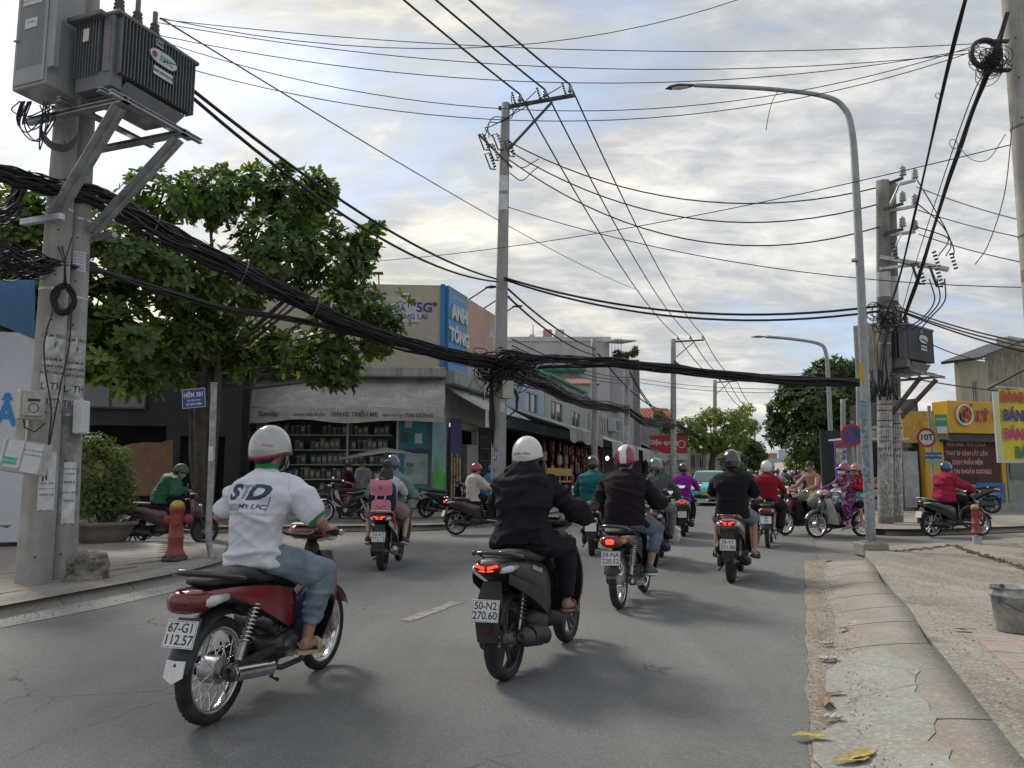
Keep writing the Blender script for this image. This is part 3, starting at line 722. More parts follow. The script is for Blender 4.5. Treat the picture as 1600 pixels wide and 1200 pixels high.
def person(M0,label,pose,look,vox=.009,group=None,category='person',seed=1):
 """pose: joints in the local frame (x forward, y left, z up). look: clothes and colours."""
 k = pose.get('k',1.)
 hips = Vector(pose['hips']); chest = Vector(pose['chest']); neck = Vector(pose['neck']); head = Vector(pose['head'])
 face_d = Vector(pose.get('face',(1,0,-.08))); lean = (neck-hips).normalized(); hup = pose.get('hup',(0,0,1))
 yawb = pose.get('twist',0.); fr0 = Vector((math.cos(yawb),math.sin(yawb),0)); sd0 = Vector((-math.sin(yawb),math.cos(yawb),0))
 fw = (fr0-lean*fr0.dot(lean)).normalized(); sw = pose.get('sw',.17)*k; sd = sd0; wd = look.get('build',1.)
 sh = {s: neck-lean*.075*k+sd*s*sw for s in (-1,1)}
 hp = {s: hips+Vector((0,s*.085*k,0)) for s in (-1,1)}
 el = {}; wr = {}; kn = {}; an = {}
 for s,key in ((1,'L'),(-1,'R')):
  w_t = pose['hand'+key]; el[s],wr[s] = ik(sh[s],w_t,pose.get('ua',.285)*k,pose.get('fa',.255)*k,pose.get('epole'+key,(-.25,s*.6,-.8)))
  kn[s],an[s] = ik(hp[s],pose['foot'+key],pose.get('th',.42)*k,pose.get('shk',.41)*k,pose.get('kpole'+key,(1,s*.15,.6)))
 skin = skin_m[look.get('skin','tan')]
 mb = MB()
 # --- body
 HM = head_geo(mb,head,face_d,hup,k*1.02)
 limb(mb,[neck-lean*.04*k,head-Vector(hup)*.06*k-face_d.normalized()*.02*k],[.06*k,.052*k])
 bt = look.get('bare_torso'); sc_ = 1. if bt else .9
 def torso(mb,g,z0=0.,low=-.02,depth=1.):
  secs = []
  for f,a,b,off in ((low,.15,.11,.0),(.12,.16,.12,0),(.3,.15,.115,.0),(.5,.155,.112,-.005),(.72,.178,.12,-.012),(.88,.185,.11,-.015),(.96,.145,.09,-.012),(1.02,.078,.07,-.004),(1.06,.062,.06,0)):
   c = hips.lerp(neck,f) if f < .5 else None
   # spine bends through the chest point
   if f <= .6: c = hips.lerp(chest,max(f,low)/.6)
   else: c = chest.lerp(neck,(f-.6)/.4)
   secs.append((c+fw*off*k,(a*wd*k)+g*(1 if f < .95 else .55),(b*wd*k*depth)+g*(1 if f < .95 else .55),sd,fw))
  trunk(mb,secs)
 torso(mb,0 if bt else -.024,depth=1.0)
 lower = look.get('sleeve',1.)
 for s,key in ((1,'L'),(-1,'R')):
  aw = look.get('arm',1.)
  limb(mb,[sh[s],sh[s].lerp(el[s],.5),el[s],el[s].lerp(wr[s],.35),wr[s]],[.056*k*sc_*aw,.048*k*aw,.040*k*aw,.041*k*aw,.027*k*aw])
  fd = (wr[s]-el[s]).normalized()
  hd_ = pose.get('handdir'+key,tuple(fd)); hand(mb,wr[s],hd_,pose.get('thumb'+key,(0,-s,0)),pose.get('hback'+key,(.2,0,1)),pose.get('grip',True),k)
  lw = look.get('leg',1.)
  limb(mb,[hp[s],hp[s].lerp(kn[s],.5),kn[s],kn[s].lerp(an[s],.3),an[s]],[.082*k*lw,.068*k*lw,.052*k*lw,.052*k*lw,.034*k*lw])
  fo = Vector(pose.get('toe'+key,(1,-.02*s,-.12))).normalized(); up = (Vector((0,0,1))-fo*fo.z).normalized(); fs_ = up.cross(fo)
  A = an[s]
  trunk(mb,[(A-fo*.05*k-up*.045*k,.026*k,.03*k,fs_,up),(A-fo*.01*k-up*.035*k,.033*k,.042*k,fs_,up),(A+fo*.06*k-up*.048*k,.038*k,.03*k,fs_,up),(A+fo*.12*k-up*.06*k,.045*k,.018*k,fs_,up),(A+fo*.175*k-up*.066*k,.036*k,.011*k,fs_,up)],14)
  for q in range(5): limb(mb,[A+fo*.15*k-up*.064*k+fs_*(.032-.0165*q)*k*(-s),A+fo*(.2-.008*q)*k-up*.068*k+fs_*(.034-.017*q)*k*(-s)],[.011*k,.009*k],6)
 body = remesh(mb,vox*.85 if vox < .012 else vox,3 if vox < .012 else 2,'person',mats=[skin])
 root = link('person',body,None,label=label,category=category,group=group)
 root.matrix_world = M0
 J = dict(sh=sh,el=el,wr=wr,kn=kn,an=an,hips=hips,chest=chest,neck=neck,head=head,fw=fw,sd=sd,HM=HM,lean=lean,root=root,hp=hp)
 # --- top
 if look.get('top'):
  g = look.get('loose',.012); mb = MB(); hem = look.get('hem',-.12)
  torso(mb,g,low=-.0,depth=look.get('depth',1.06))
  if hem < 0:     # the hem falls over the seat
   trunk(mb,[(hips-Vector((0,0,-hem))+fw*.01,(.165*wd*k+g*1.5),.125*wd*k+g*1.5,sd,Vector((1,0,0))),(hips+Vector((0,0,.03)),.165*wd*k+g,.125*wd*k+g,sd,fw),(hips+lean*.15,.15*wd*k+g,.115*wd*k+g,sd,fw)])
  for s in (-1,1):
   sl = look.get('sleeve',1.); e = look.get('sloose',.014)
   aw = look.get('arm',1.)
   if sl <= .5: pts = [sh[s]-sd*s*.02,sh[s].lerp(el[s],.4),sh[s].lerp(el[s],sl*1.9)]; rs = [.054*k*aw+e,.056*k*aw+e,.053*k*aw+e*1.6]
   else: pts = [sh[s]-sd*s*.02,sh[s].lerp(el[s],.5),el[s],el[s].lerp(wr[s],.5),el[s].lerp(wr[s],sl*.97)]; rs = [.056*k*aw+e,.056*k*aw+e,.048*k*aw+e,.044*k*aw+e,.034*k*aw+e*.8]
   limb(mb,pts,rs)
  A_ = look.get('fold',.012)
  def cufffn(pc):
   r = np.zeros(len(pc))
   for s in (-1,1):
    a = np.array(sh[s]); d = np.array(el[s])-a; L = np.linalg.norm(d); d /= L; t = (pc-a)@d; rad = np.linalg.norm(pc-a-np.outer(t,d),axis=1); r[(t > look['sleeve']*1.9*L+.042) & (rad < .13)] = 1
   return r
  tp = remesh(mb,vox*1.05,4,'top',fold=lambda v: fab(v,A_,9,seed,(.2,.1,1))+fab(v,A_*.5,22,seed+7,(.4,.5,.5)),mats=[look['top']]+([look['cuff']] if look.get('cuff') else []),matfn=cufffn if look.get('cuff') else None)
  J['top'] = link(look.get('top_name','shirt'),tp,root)
  if look.get('collar'):
   mb = MB(); rows = []
   for zi in range(3): rows.append([neck+lean*(-.012+.034*zi)*k+sd*math.cos(a)*(.073-.008*zi)*k+fw*(math.sin(a)*(.072-.008*zi)+.002)*k for a in [2*math.pi*j/18 for j in range(19)]])
   mb.shell(rows,.008); mb.build('collar',look['collar'],root)
 # --- trousers, shorts or skirt
 if look.get('legs'):
  ll = look.get('leglen',1.); e = look.get('lloose',.014); mb = MB(); lw = look.get('leg',1.)
  trunk(mb,[(hips-Vector((-.02,0,.07)),.16*wd*k+e,.12*k+e,sd0,fr0),(hips,.158*wd*k+e,.118*wd*k+e,sd,fw),(hips+lean*.12,.145*wd*k+e*.3,.108*wd*k+e*.3,sd,fw)])
  for s in (-1,1):
   if ll > .55:
    f = (ll-.5)*2; P_ = [hp[s],hp[s].lerp(kn[s],.5),kn[s],kn[s].lerp(an[s],f*.5),kn[s].lerp(an[s],f*.97)]; rs = [.09*k*lw+e,.078*k*lw+e,.062*k*lw+e,.056*k*lw+e,(.046*k+.0)*lw+e*1.1]
   else:
    f = ll*2; P_ = [hp[s],hp[s].lerp(kn[s],.5*f),hp[s].lerp(kn[s],f)]; rs = [.09*k*lw+e,.082*k*lw+e,.074*k*lw+e*1.4]
   limb(mb,P_,rs)
  if look.get('skirt'): trunk(mb,[(hips+Vector((-.05,0,-.06)),.17,.14,sd0,fr0),((kn[1]+kn[-1])/2+Vector((-.02,0,-.05)),.2,.12,sd0,fr0),((kn[1]+kn[-1])/2+Vector((0,0,-.22)),.18,.1,sd0,fr0)])
  A_ = look.get('lfold',.008)
  tr = remesh(mb,vox*1.05,3,'trousers',fold=lambda v: fab(v,A_,13,seed+3,(.3,.1,1)),mats=[look['legs']])
  J['trousers'] = link(look.get('leg_name','trousers'),tr,root)
 # --- shoes
 if look.get('shoe'):
  for s,key in ((1,'L'),(-1,'R')):
   mb = MB(); fo = Vector(pose.get('toe'+key,(1,-.02*s,-.12))).normalized(); up = (Vector((0,0,1))-fo*fo.z).normalized(); fs_ = up.cross(fo); A = an[s]
   if look.get('shoe_kind','shoe') == 'shoe':
    trunk(mb,[(A-fo*.075*k-up*.05*k,.03*k,.038*k,fs_,up),(A-fo*.03*k-up*.035*k,.042*k,.055*k,fs_,up),(A+fo*.05*k-up*.045*k,.046*k,.045*k,fs_,up),(A+fo*.13*k-up*.062*k,.052*k,.03*k,fs_,up),(A+fo*.19*k-up*.07*k,.04*k,.02*k,fs_,up)],16)
    mb.add([],[]);
    o = mb.build('shoe',look['shoe'],root)
    mb = MB(); sole = [(-.09,0),(-.07,.035),(.0,.042),(.12,.052),(.19,.04),(.21,0),(.19,-.04),(.12,-.052),(0,-.042),(-.07,-.035)]
    Mx = Matrix(((fo.x,fs_.x,up.x,A.x-up.x*.1*k),(fo.y,fs_.y,up.y,A.y-up.y*.1*k),(fo.z,fs_.z,up.z,A.z-up.z*.1*k),(0,0,0,1)))
    mb.prism([(a*k,b*k) for a,b in sole],.02*k,M=Mx); mb.build('sole',look.get('sole',paper),o)
   else:
    sole = [(-.085,0),(-.065,.036),(.0,.038),(.1,.05),(.17,.045),(.205,.015),(.2,-.02),(.15,-.045),(.1,-.05),(0,-.038),(-.065,-.036)]
    Mx = Matrix(((fo.x,fs_.x,up.x,A.x-up.x*.098*k),(fo.y,fs_.y,up.y,A.y-up.y*.098*k),(fo.z,fs_.z,up.z,A.z-up.z*.098*k),(0,0,0,1)))
    mb.prism([(a*k,b*k) for a,b in sole],.022*k,M=Mx)
    for q in (.075,.1): mb.tube([A+fo*q*k+fs_*.05*k-up*.085*k,A+fo*(q+.005)*k+fs_*.035*k-up*.025*k,A+fo*(q+.01)*k-up*.01*k,A+fo*(q+.005)*k-fs_*.035*k-up*.025*k,A+fo*q*k-fs_*.05*k-up*.085*k],.011*k,6)
    mb.build('sandal',look['shoe'],root)
 # --- hair
 hr = look.get('hair')
 if hr:
  mb = MB()
  if hr in ('short','nape'):
   mb.ell((-.012*k,0,.03*k),(.103*k,.082*k,.095*k),24,16,0,HM); mb.ell((-.055*k,0,-.02*k),(.055*k,.078*k,.07*k),18,12,0,HM)
  if hr in ('long','tail','bun'):
   mb.ell((-.012*k,0,.03*k),(.108*k,.09*k,.1*k),24,16,0,HM); mb.ell((-.05*k,0,-.03*k),(.06*k,.085*k,.08*k),18,12,0,HM)
  back = -fw
  if hr == 'long':
   bk = HM @ Vector((-.07*k,0,-.03*k)); e_ = neck-lean*look.get('hairlen',.2)*k+back*(.13*wd*k+.03); m_ = neck+back*(.1*k)+lean*.02
   trunk(mb,[(bk,.1*k,.06*k,sd,fw),(m_,.125*k,.055*k,sd,fw),(m_.lerp(e_,.5),.13*k,.04*k,sd,fw),(e_,.1*k,.025*k,sd,fw)])
  if hr == 'tail':
   bk = HM @ Vector((-.1*k,0,-.05*k)); e_ = neck-lean*look.get('hairlen',.28)*k+back*(.14*wd*k+.02)
   limb(mb,[bk,neck+back*.13*k,bk.lerp(e_,.6)+back*.02,e_],[.028*k,.036*k,.032*k,.014*k])
  if hr == 'bun': mb.ell((-.125*k,0,.0),(.035*k,.035*k,.035*k),12,10,0,HM)
  hm = remesh(mb,max(vox*.8,.007),2,'hair',fold=lambda v: fab(v,.006,60,seed,(0,0,1)),mats=[look.get('hair_mat',hair_m)]); link('hair',hm,root)
 if look.get('face',False) or look.get('mask'): face_bits(root,HM,k*1.02,look.get('mask'))
 if look.get('helmet'):
  kw = dict(look['helmet']); J['helmet'] = helmet(root,HM @ Vector((-.005,0,.02)),face_d,hup,kw.pop('kind','half'),kw.pop('col'),k=k*kw.pop('k',1.),**kw)
 return J
def ride_pose(hx=-.22,hz=.80,lean=.12,grip=((.34,.31,.99)),foot=(.05,.17,.38),k=1.,kout=.2,headyaw=0.,headpitch=-.1,toe=(1,.06,-.1),ua=.285):
 """seated on a motorbike, hands on the bar ends"""
 L = .50*k
 hips = Vector((hx,0,hz+.075)); neck = hips+Vector((lean*1.0,0,math.sqrt(max(.01,L*L-lean*lean)))); chest = hips.lerp(neck,.58)+Vector((-.045*k,0,.0))
 f = Vector((math.cos(headyaw),math.sin(headyaw),headpitch))
 head = neck+Vector((.035*k,0,.135*k))
 gx,gy,gz = grip
 return dict(k=k,hips=hips,chest=chest,neck=neck,head=head,face=f,handL=(gx-.085,gy-.02,gz+.03),handR=(gx-.085,-gy+.02,gz+.03),
    handdirL=(1,.0,-.1),handdirR=(1,0,-.1),footL=(foot[0],foot[1],foot[2]),footR=(foot[0],-foot[1],foot[2]),
    kpoleL=(1,kout,.7),kpoleR=(1,-kout,.7),toeL=(toe[0],toe[1],toe[2]),toeR=(toe[0],-toe[1],toe[2]),ua=ua)
# ---------------------------------------------------------------- motorbikes
def paintm(key,col,rough=.28,coat=.7,dirt=.22): return mat('paint_'+key,col,rough,var=.1,scale=7,coat=coat,dirt=dirt*1.5,dcol=(.09,.08,.065),dscale=6,bump=.05,bscale=30)
red_lens = mat('red_lens',(.13,.004,.006),.15,var=.1,coat=.6)
red_lit = mat('lit_tail_lamp',(.6,.02,.01),.3,var=0,emit=((1.,.06,.03),1.3))
clear_lens = mat('clear_lens',(.55,.56,.55),.12,var=.05,coat=.5,spec=.8)
amber = mat('amber_lens',(.5,.2,.03),.2,var=0)
plate_m = mat('plate_white',(.66,.67,.68),.45,var=.06,dirt=.25,dcol=(.35,.33,.3),dscale=14)
seat_m = mat('seat_vinyl',(.02,.02,.021),.55,var=.2,scale=12,bump=.35,bscale=350,dirt=.25,dcol=(.08,.075,.07),dscale=9)
mirror_m = mat('mirror_glass',(.8,.82,.83),.04,1.,var=0)
def wheel(par,name,c,R_,w,kind,n=48,rimm=None,spokes=18):
 cx,cz = c; rimm = rimm or chrome
 mb = MB(); mb.cyl((cx,-.075,cz),(cx,.075,cz),.045 if kind == 'spoke' else .035,n=20); mb.cyl((cx,-.05,cz),(cx,.05,cz),.072 if kind == 'spoke' else .05,n=24); mb.cyl((cx,-.11,cz),(cx,.11,cz),.012,n=8)
 hub = mb.build(name,alu,par)
 T = Matrix.Translation((cx,0,cz)) @ rotm(math.pi/2)
 mb = MB(); h = w/2; prof = [(R_-.062,h*.62),(R_-.05,h*.92),(R_-.03,h),(R_-.014,h*.92),(R_-.004,h*.55),(R_,0),(R_-.004,-h*.55),(R_-.014,-h*.92),(R_-.03,-h),(R_-.05,-h*.92),(R_-.062,-h*.62)]
 mb.lathe(prof[::-1],n,M=T,caps=False)
 if n >= 40:       # tread blocks cut by shallow grooves
  for i in range(n):
   a = 2*math.pi*i/n
   for s in (-1,1):
    q = [T @ Vector(((R_-.001)*math.cos(a+e),(R_-.001)*math.sin(a+e),s*y)) for e,y in ((.0,.004),(.055,.004),(.085,h*.5),(.03,h*.5))]
    q = [p+(p-Vector((cx,p.y,cz))).normalized()*.0018 for p in q]
    mb.add(q,[(0,1,2,3) if s > 0 else (3,2,1,0)])
 mb.build('tyre',black_rubber,hub)
 mb = MB(); ri = R_-.062
 mb.lathe([(ri+.012,h*.72),(ri-.006,h*.74),(ri-.014,h*.6),(ri-.014,h*.18),(ri-.014,-h*.18),(ri-.014,-h*.6),(ri-.006,-h*.74),(ri+.012,-h*.72)],n,M=T,caps=False); mb.build('rim',rimm,hub)
 mb = MB()
 if kind == 'spoke':
  for i in range(spokes*2):
   a = 2*math.pi*i/(spokes*2); s = 1 if i % 2 else -1; b = a+(.42 if (i//2) % 2 else -.42)
   mb.cyl((cx+.07*math.cos(b),s*.048,cz+.07*math.sin(b)),(cx+(ri-.01)*math.cos(a),s*.006,cz+(ri-.01)*math.sin(a)),.0026 if n >= 40 else .0032,n=4,caps=False)
  mb.build('spokes',chrome,hub)
 else:
  for i in range(5):
   a = 2*math.pi*i/5+.3; d = Vector((math.cos(a),0,math.sin(a))); e = Vector((-math.sin(a),0,math.cos(a)))
   for s in (-1,1):
    p = Vector((cx,0,cz))+d*.04+e*s*.012; q = Vector((cx,0,cz))+d*(ri-.008)+e*s*.038
    mb.beam(p,q,.03,.014,up=(0,1,0))
  mb.build('cast_spokes',rimm,hub)
 return hub
def arc_shell(mb,cx,cz,r,hw,a0,a1,n=12,drop=.35,mi=0,th=.005):
 rows = []
 for i in range(n+1):
  a = a0+(a1-a0)*i/n; rows.append([(cx+(r-drop*hw*(abs(v)**2.2))*math.cos(a),hw*v,cz+(r-drop*hw*(abs(v)**2.2))*math.sin(a)) for v in (-1,-.8,-.45,0,.45,.8,1)])
 mb.shell(rows,th,mi)
def plate(par,c,tilt,lines,w=.19,h=.14,det=2):
 # faces backwards (-x); right of the text is +(-y)... seen from behind, right is -y
 up = Vector((math.sin(tilt),0,math.cos(tilt))); right = Vector((0,-1,0)); n = right.cross(up)
 M = face(Vector(c),right,up)
 mb = MB(); mb.box((0,0,0),(w,h,.004)); pl = mb.build('number_plate',plate_m,par,bev=.0015); pl.matrix_local = M
 if lines:
  if det > 1:
   mb = MB(); a,b = w/2-.006,h/2-.006
   for p,q in (((-a,-b),(a,-b)),((a,-b),(a,b)),((a,b),(-a,b)),((-a,b),(-a,-b))): mb.beam((*p,.0028),(*q,.0028),.0016,.001)
   mb.build('plate_border',ink,pl)
  text(lines[0],Matrix.Translation((0,h*.21,.0032)),.066,ink,pl,bold=.015,sx=.92); text(lines[1],Matrix.Translation((0,-h*.22,.0032)),.070,ink,pl,bold=.015,sx=.9)
 return pl
def mirror(par,base,top,m=None,s=1,dirv=(-1,0,0)):
 mb = MB(); b,t = Vector(base),Vector(top); mb.tube([b,b.lerp(t,.45)+Vector((0,s*.012,0)),t],.0055,6)
 o = mb.build('mirror',black_plastic,par)
 M = face(t+Vector((-.004,s*.045,.012)),(0,-1,0),(-.1,0,1))
 mb = MB(); mb.sloft([(-.012,0,0,.035,.022,2.3),(-.006,0,0,.056,.036,2.3),(.008,0,0,.064,.042,2.3)],20); q = mb.build('mirror_housing',m or black_plastic,o); q.matrix_local = Matrix.Translation(t+Vector((0,s*.045,.012))) @ rotm(0,.1,math.pi)
 mb = MB(); n = 20; mb.add([(0,0,0)]+[(.0,.058*math.copysign(abs(math.cos(6.2832*k/n))**.87,math.cos(6.2832*k/n)),.037*math.copysign(abs(math.sin(6.2832*k/n))**.87,math.sin(6.2832*k/n))) for k in range(n)],[(0,1+k,1+(k+1) % n) for k in range(n)])
 g = mb.build('mirror_face',mirror_m,o); g.matrix_local = Matrix.Translation(t+Vector((-.0095,s*.045,.012))) @ rotm(0,.1,0)
def spring(mb,p,q,r,wr,turns,mi=0):
 p,q = Vector(p),Vector(q); d = (q-p).normalized(); a = d.orthogonal().normalized(); b = d.cross(a); pts = []
 for i in range(turns*10+1):
  t = 2*math.pi*i/10; pts.append(p.lerp(q,i/(turns*10))+(a*math.cos(t)+b*math.sin(t))*r)
 mb.tube(pts,wr,5,mi)
def common(root,P,wb,wr,det,steer=0.):
 """handlebar, grips, mirrors, lights common to both kinds"""
 G = P['grip']; gx,gy,gz = G
 mb = MB(); mb.tube([(gx,-gy-.03,gz),(gx+.015,-gy+.12,gz+.005),(gx+.06,-.08,gz-.03),(gx+.06,.08,gz-.03),(gx+.015,gy-.12,gz+.005),(gx,gy+.03,gz)],.011,8)
 hb = mb.build('handlebar',dark_metal,root)
 for s in (-1,1):
  mb = MB(); mb.cyl((gx,s*(gy-.06),gz),(gx-.002,s*(gy+.045),gz),.0165,n=12); mb.cyl((gx-.002,s*(gy+.045),gz),(gx-.002,s*(gy+.06),gz),.02,n=12,mi=1); mb.build('grip',[black_rubber,chrome],hb)
  if det > 0:
   mb = MB(); mb.tube([(gx+.03,s*(gy-.13),gz+.005),(gx+.055,s*(gy-.05),gz),(gx+.05,s*(gy+.05),gz-.004)],.006,6); mb.build('brake_lever',alu,hb)
   mb = MB(); mb.sloft([(gx-.025,s*(gy-.105),gz,.028,.02,3),(gx+.03,s*(gy-.105),gz,.03,.022,3)],10); mb.build('switch_housing',black_plastic,hb)
 for s in P.get('mirrors',(-1,1)):
  mirror(root,(gx+.02,s*(gy-.1),gz+.01),(gx+.04,s*(gy-.1+P.get('mout',.07)),gz+P.get('mh',.13)),P.get('mirror_m'),s)
def underbone(root,P,det=2):
 n = 48 if det > 1 else 24; body,acc = P['body'],P.get('accent',black_plastic); R_ = .285; sh = P.get('shield',acc)
 rim = P.get('rim',chrome); wk = P.get('wheels','spoke')
 wheel(root,'rear_wheel',(-.615,R_),R_,.078,wk,n,rim);
 mb = MB(); mb.sloft([(-.135,0,0,.1,.1,2),(-.1,0,0,.1,.1,2)],20)
 wheel(root,'front_wheel',(.615,R_),R_,.066,wk,n,rim)
 # frame and swing arm
 mb = MB()
 for s in (-1,1): mb.beam((.02,s*.075,.31),(-.66,s*.095,R_),.022,.045)
 mb.tube([(.44,0,.84),(.40,0,.72),(.25,0,.52),(0,0,.45),(-.25,0,.56),(-.7,0,.68)],.028,8)
 mb.build('swing_arm',dark_metal,root)
 mb = MB(); mb.sloft([(-.64,.0,0,.01,.02,2),(-.6,.0,.0,.02,.055,2.5),(0,0,.0,.02,.06,2.5),(.07,0,0,.02,.06,2.5)],12,M=Matrix.Translation((0,.115,.29)))
 mb.build('chain_case',black_plastic,root)
 # engine
 mb = MB(); mb.sloft([(-.14,0,.3,.05,.05,3),(-.1,0,.3,.11,.085,3.2),(.04,0,.3,.12,.09,3.2),(.12,0,.31,.1,.075,3),(.14,0,.31,.05,.05,3)],20)
 for i in range(7): mb.box((.15+.018*i,0,.33+.003*i),(.009,.13,.12),0)
 mb.cyl((.12,0,.33),(.3,0,.36),.045); mb.cyl((-.02,-.115,.3),(-.02,-.14,.3),.065,n=20,mi=1); mb.cyl((-.02,.115,.3),(-.02,.14,.3),.055,n=20,mi=1)
 mb.build('engine',[dark_metal,alu],root)
 # footpegs, brake pedal and stands
 mb = MB(); mb.cyl((.06,-.24,.27),(.06,.24,.27),.012);
 for s in (-1,1): mb.cyl((.06,s*.15,.27),(.06,s*.25,.275),.02,n=10,mi=1); mb.beam((-.22,s*.15,.32),(-.22,s*.23,.33),.03,.02,1)
 mb.tube([(.06,-.17,.25),(.18,-.19,.24),(.22,-.19,.27)],.009,6); mb.build('footpeg',[dark_metal,black_rubber],root)
 mb = MB(); mb.tube([(-.1,.1,.25),(-.2,.14,.2),(-.38,.16,.2)],.012,6); mb.build('side_stand',dark_metal,root); mb = MB(); mb.tube([(-.12,-.1,.24),(-.22,-.12,.16),(-.16,-.13,.13)],.013,6); mb.build('kick_start',dark_metal,root)
 # exhaust on the right
 mb = MB(); mb.tube([(.26,-.03,.3),(.24,-.09,.22),(.1,-.13,.19),(-.15,-.145,.2),(-.3,-.15,.24)],.017,8,1)
 mb.lathe([(.018,0),(.034,.03),(.042,.1),(.045,.30),(.043,.40),(.036,.42),(.03,.425),(.03,.36)],20,0,Matrix.Translation((-.28,-.15,.235)) @ rotm(0,math.pi/2+math.pi+.13,0),mis=[1,0,0,0,1,1,1])
 ex = mb.build('exhaust',[P.get('muffler',chrome),dark_metal],root)
 if det > 1:
  mb = MB(); rows = [[(-.30-.36*i/8,-.15-.05*math.cos(a)-.002,.238+.047*i/8+.05*math.sin(a)) for a in [-.9+2.2*j/8 for j in range(9)]] for i in range(9)]
  mb.shell(rows,.003); mb.build('heat_shield',chrome,ex)
 # shocks
 for s in (-1,1):
  mb = MB(); a,b = Vector((-.56,s*.118,.33)),Vector((-.42,s*.125,.62)); mb.cyl(a,a.lerp(b,.35),.02,n=10,mi=1); mb.cyl(a,b,.009,n=8,mi=1)
  if det > 0: spring(mb,a.lerp(b,.3),b,.027,.0052,10,0)
  else: mb.cyl(a.lerp(b,.3),b,.028,n=8)
  mb.build('shock_absorber',[P.get('spring',chrome),alu],root)
 # rear mudguard
 mb = MB(); arc_shell(mb,-.615,R_,R_+.055,.075,R(62),R(165),14,.5); rm = mb.build('rear_mudguard',black_plastic,root)
 mb = MB(); rows = [[(-.84-.07*i/5,y*(.07-.004*i),.60-.27*i/5) for y in (-1,-.5,0,.5,1)] for i in range(6)]; mb.shell(rows,.006); mb.build('mud_extension',P.get('flap_m',black_plastic),rm)
 if P.get('flap'):
  mb = MB(); mb.add([(-.925,-.055,.4),(-.925,.055,.4),(-.945,.055,.32),(-.95,0,.29),(-.945,-.055,.32),(-.935,-.055,.4),(-.935,.055,.4),(-.955,.055,.32),(-.96,0,.29),(-.955,-.055,.32)],[(0,1,2,3,4),(9,8,7,6,5),(0,5,6,1),(1,6,7,2),(2,7,8,3),(3,8,9,4),(4,9,5,0)]); mb.build('reflector_flap',plate_m,rm)
 plate(root,(-.915,0,.53),.32,P.get('plate'),det=det)
 # seat
 mb = MB(); nn = 28
 mb.sloft([(-.80,0,.775,.04,.008,2.5),(-.78,0,.775,.085,.022,2.6),(-.66,0,.785,.118,.045,2.8),(-.45,0,.775,.13,.048,2.8),(-.33,0,.752,.125,.04,2.8),(-.18,0,.735,.115,.038,2.8),(-.04,0,.745,.085,.034,2.6),(.03,0,.755,.05,.02,2.5)],nn)
 st = mb.build('seat',seat_m,root)
 if det > 1:
  mb = MB()
  for s in (-1,1): mb.tube([(x,s*(w+.002),z) for x,w,z in ((-.78,.08,.782),(-.66,.113,.784),(-.45,.124,.778),(-.3,.124,.76),(-.15,.112,.745),(0,.07,.757))],.0028,5)
  mb.build('seat_piping',black_rubber,st)
 # grab rail
 mb = MB(); mb.tube([(-.45,-.13,.755),(-.62,-.145,.785),(-.82,-.125,.825),(-.9,-.06,.84),(-.915,0,.842),(-.9,.06,.84),(-.82,.125,.825),(-.62,.145,.785),(-.45,.13,.755)],[.011,.014,.017,.018,.018,.018,.017,.014,.011],10); mb.build('grab_rail',P.get('rail',gloss_black),root)
 # side fairings
 mb = MB(); mb.sloft([(-.88,0,.72,.05,.02,2.6),(-.84,0,.715,.085,.035,2.8),(-.7,0,.705,.115,.045,2.8),(-.5,0,.675,.135,.065,3),(-.3,0,.62,.14,.105,3),(-.15,0,.57,.13,.13,3),(-.02,0,.54,.1,.12,3),(.06,0,.52,.07,.08,3)],nn)
 sf = mb.build('rear_fairing',black_plastic,root)
 for s in (-1,1):
  mb = MB(); rows = []
  for i in range(15):
   x = -.84+.9*i/14; xs = (-.84,-.62,-.42,-.22,-.06,.06); zu = np.interp(x,xs,(.738,.735,.718,.69,.655,.60)); zl = np.interp(x,xs,(.705,.672,.60,.50,.42,.43)); y = np.interp(x,xs,(.098,.13,.15,.158,.15,.11)); rows.append([(x,s*(y-.012*(1-j/5)**2-.02*(j/5)**3),zu+(zl-zu)*j/5) for j in range(6)])
  mb.shell(rows,.006*s); mb.build('side_panel',body,sf)
 if det > 0:
  if P.get('decal'):
   for s in (-1,1): text(P['decal'],face((-.38,s*.152,.70),(-s*1,0,-.12),(0,0,1)),.045,plate_m,sf,shear=.3)
 mb = MB(); mb.sloft([(-.3,0,.5,.1,.05,3),(-.1,0,.42,.1,.09,3),(.1,0,.44,.075,.07,3),(.3,0,.56,.06,.06,3),(.42,0,.7,.05,.08,3)],16); mb.build('centre_cover',P.get('tunnel',gloss_black),root)
 # tail lamp
 mb = MB(); mb.sloft([(-.935,0,.69,.06,.03,2.8),(-.91,0,.685,.095,.055,3),(-.85,0,.69,.11,.062,3),(-.78,0,.70,.11,.05,2.8)],20); tl = mb.build('tail_lamp',red_lens,root); mb = MB(); mb.sloft([(-.942,0,.69,.03,.012,3),(-.936,0,.69,.045,.026,3),(-.9,0,.69,.05,.03,3)],12); mb.build('lamp_element',red_lit if P.get('lit') else red_lens,tl)
 for s in (-1,1):
  mb = MB(); mb.sloft([(-.86,s*.085,.685,.03,.022,2.5),(-.81,s*.107,.69,.028,.03,2.5),(-.7,s*.12,.695,.018,.02,2.5)],12); mb.build('indicator',clear_lens if not P.get('lit') else amber,root)
 # front end
 for s in (-1,1):
  mb = MB(); mb.cyl((.455,s*.072,.78),(.575,s*.078,.40),.02,n=12); mb.cyl((.57,s*.078,.42),(.62,s*.08,.27),.025,n=12,mi=1); mb.build('fork_leg',[P.get('fork',dark_metal),P.get('fork',alu)],root)
 mb = MB(); arc_shell(mb,.615,R_,R_+.04,.065,R(25),R(150),14,.5); mb.build('front_mudguard',P.get('fender',body),root)
 # leg shield: two wings sweeping back, dark inner face
 rows = []
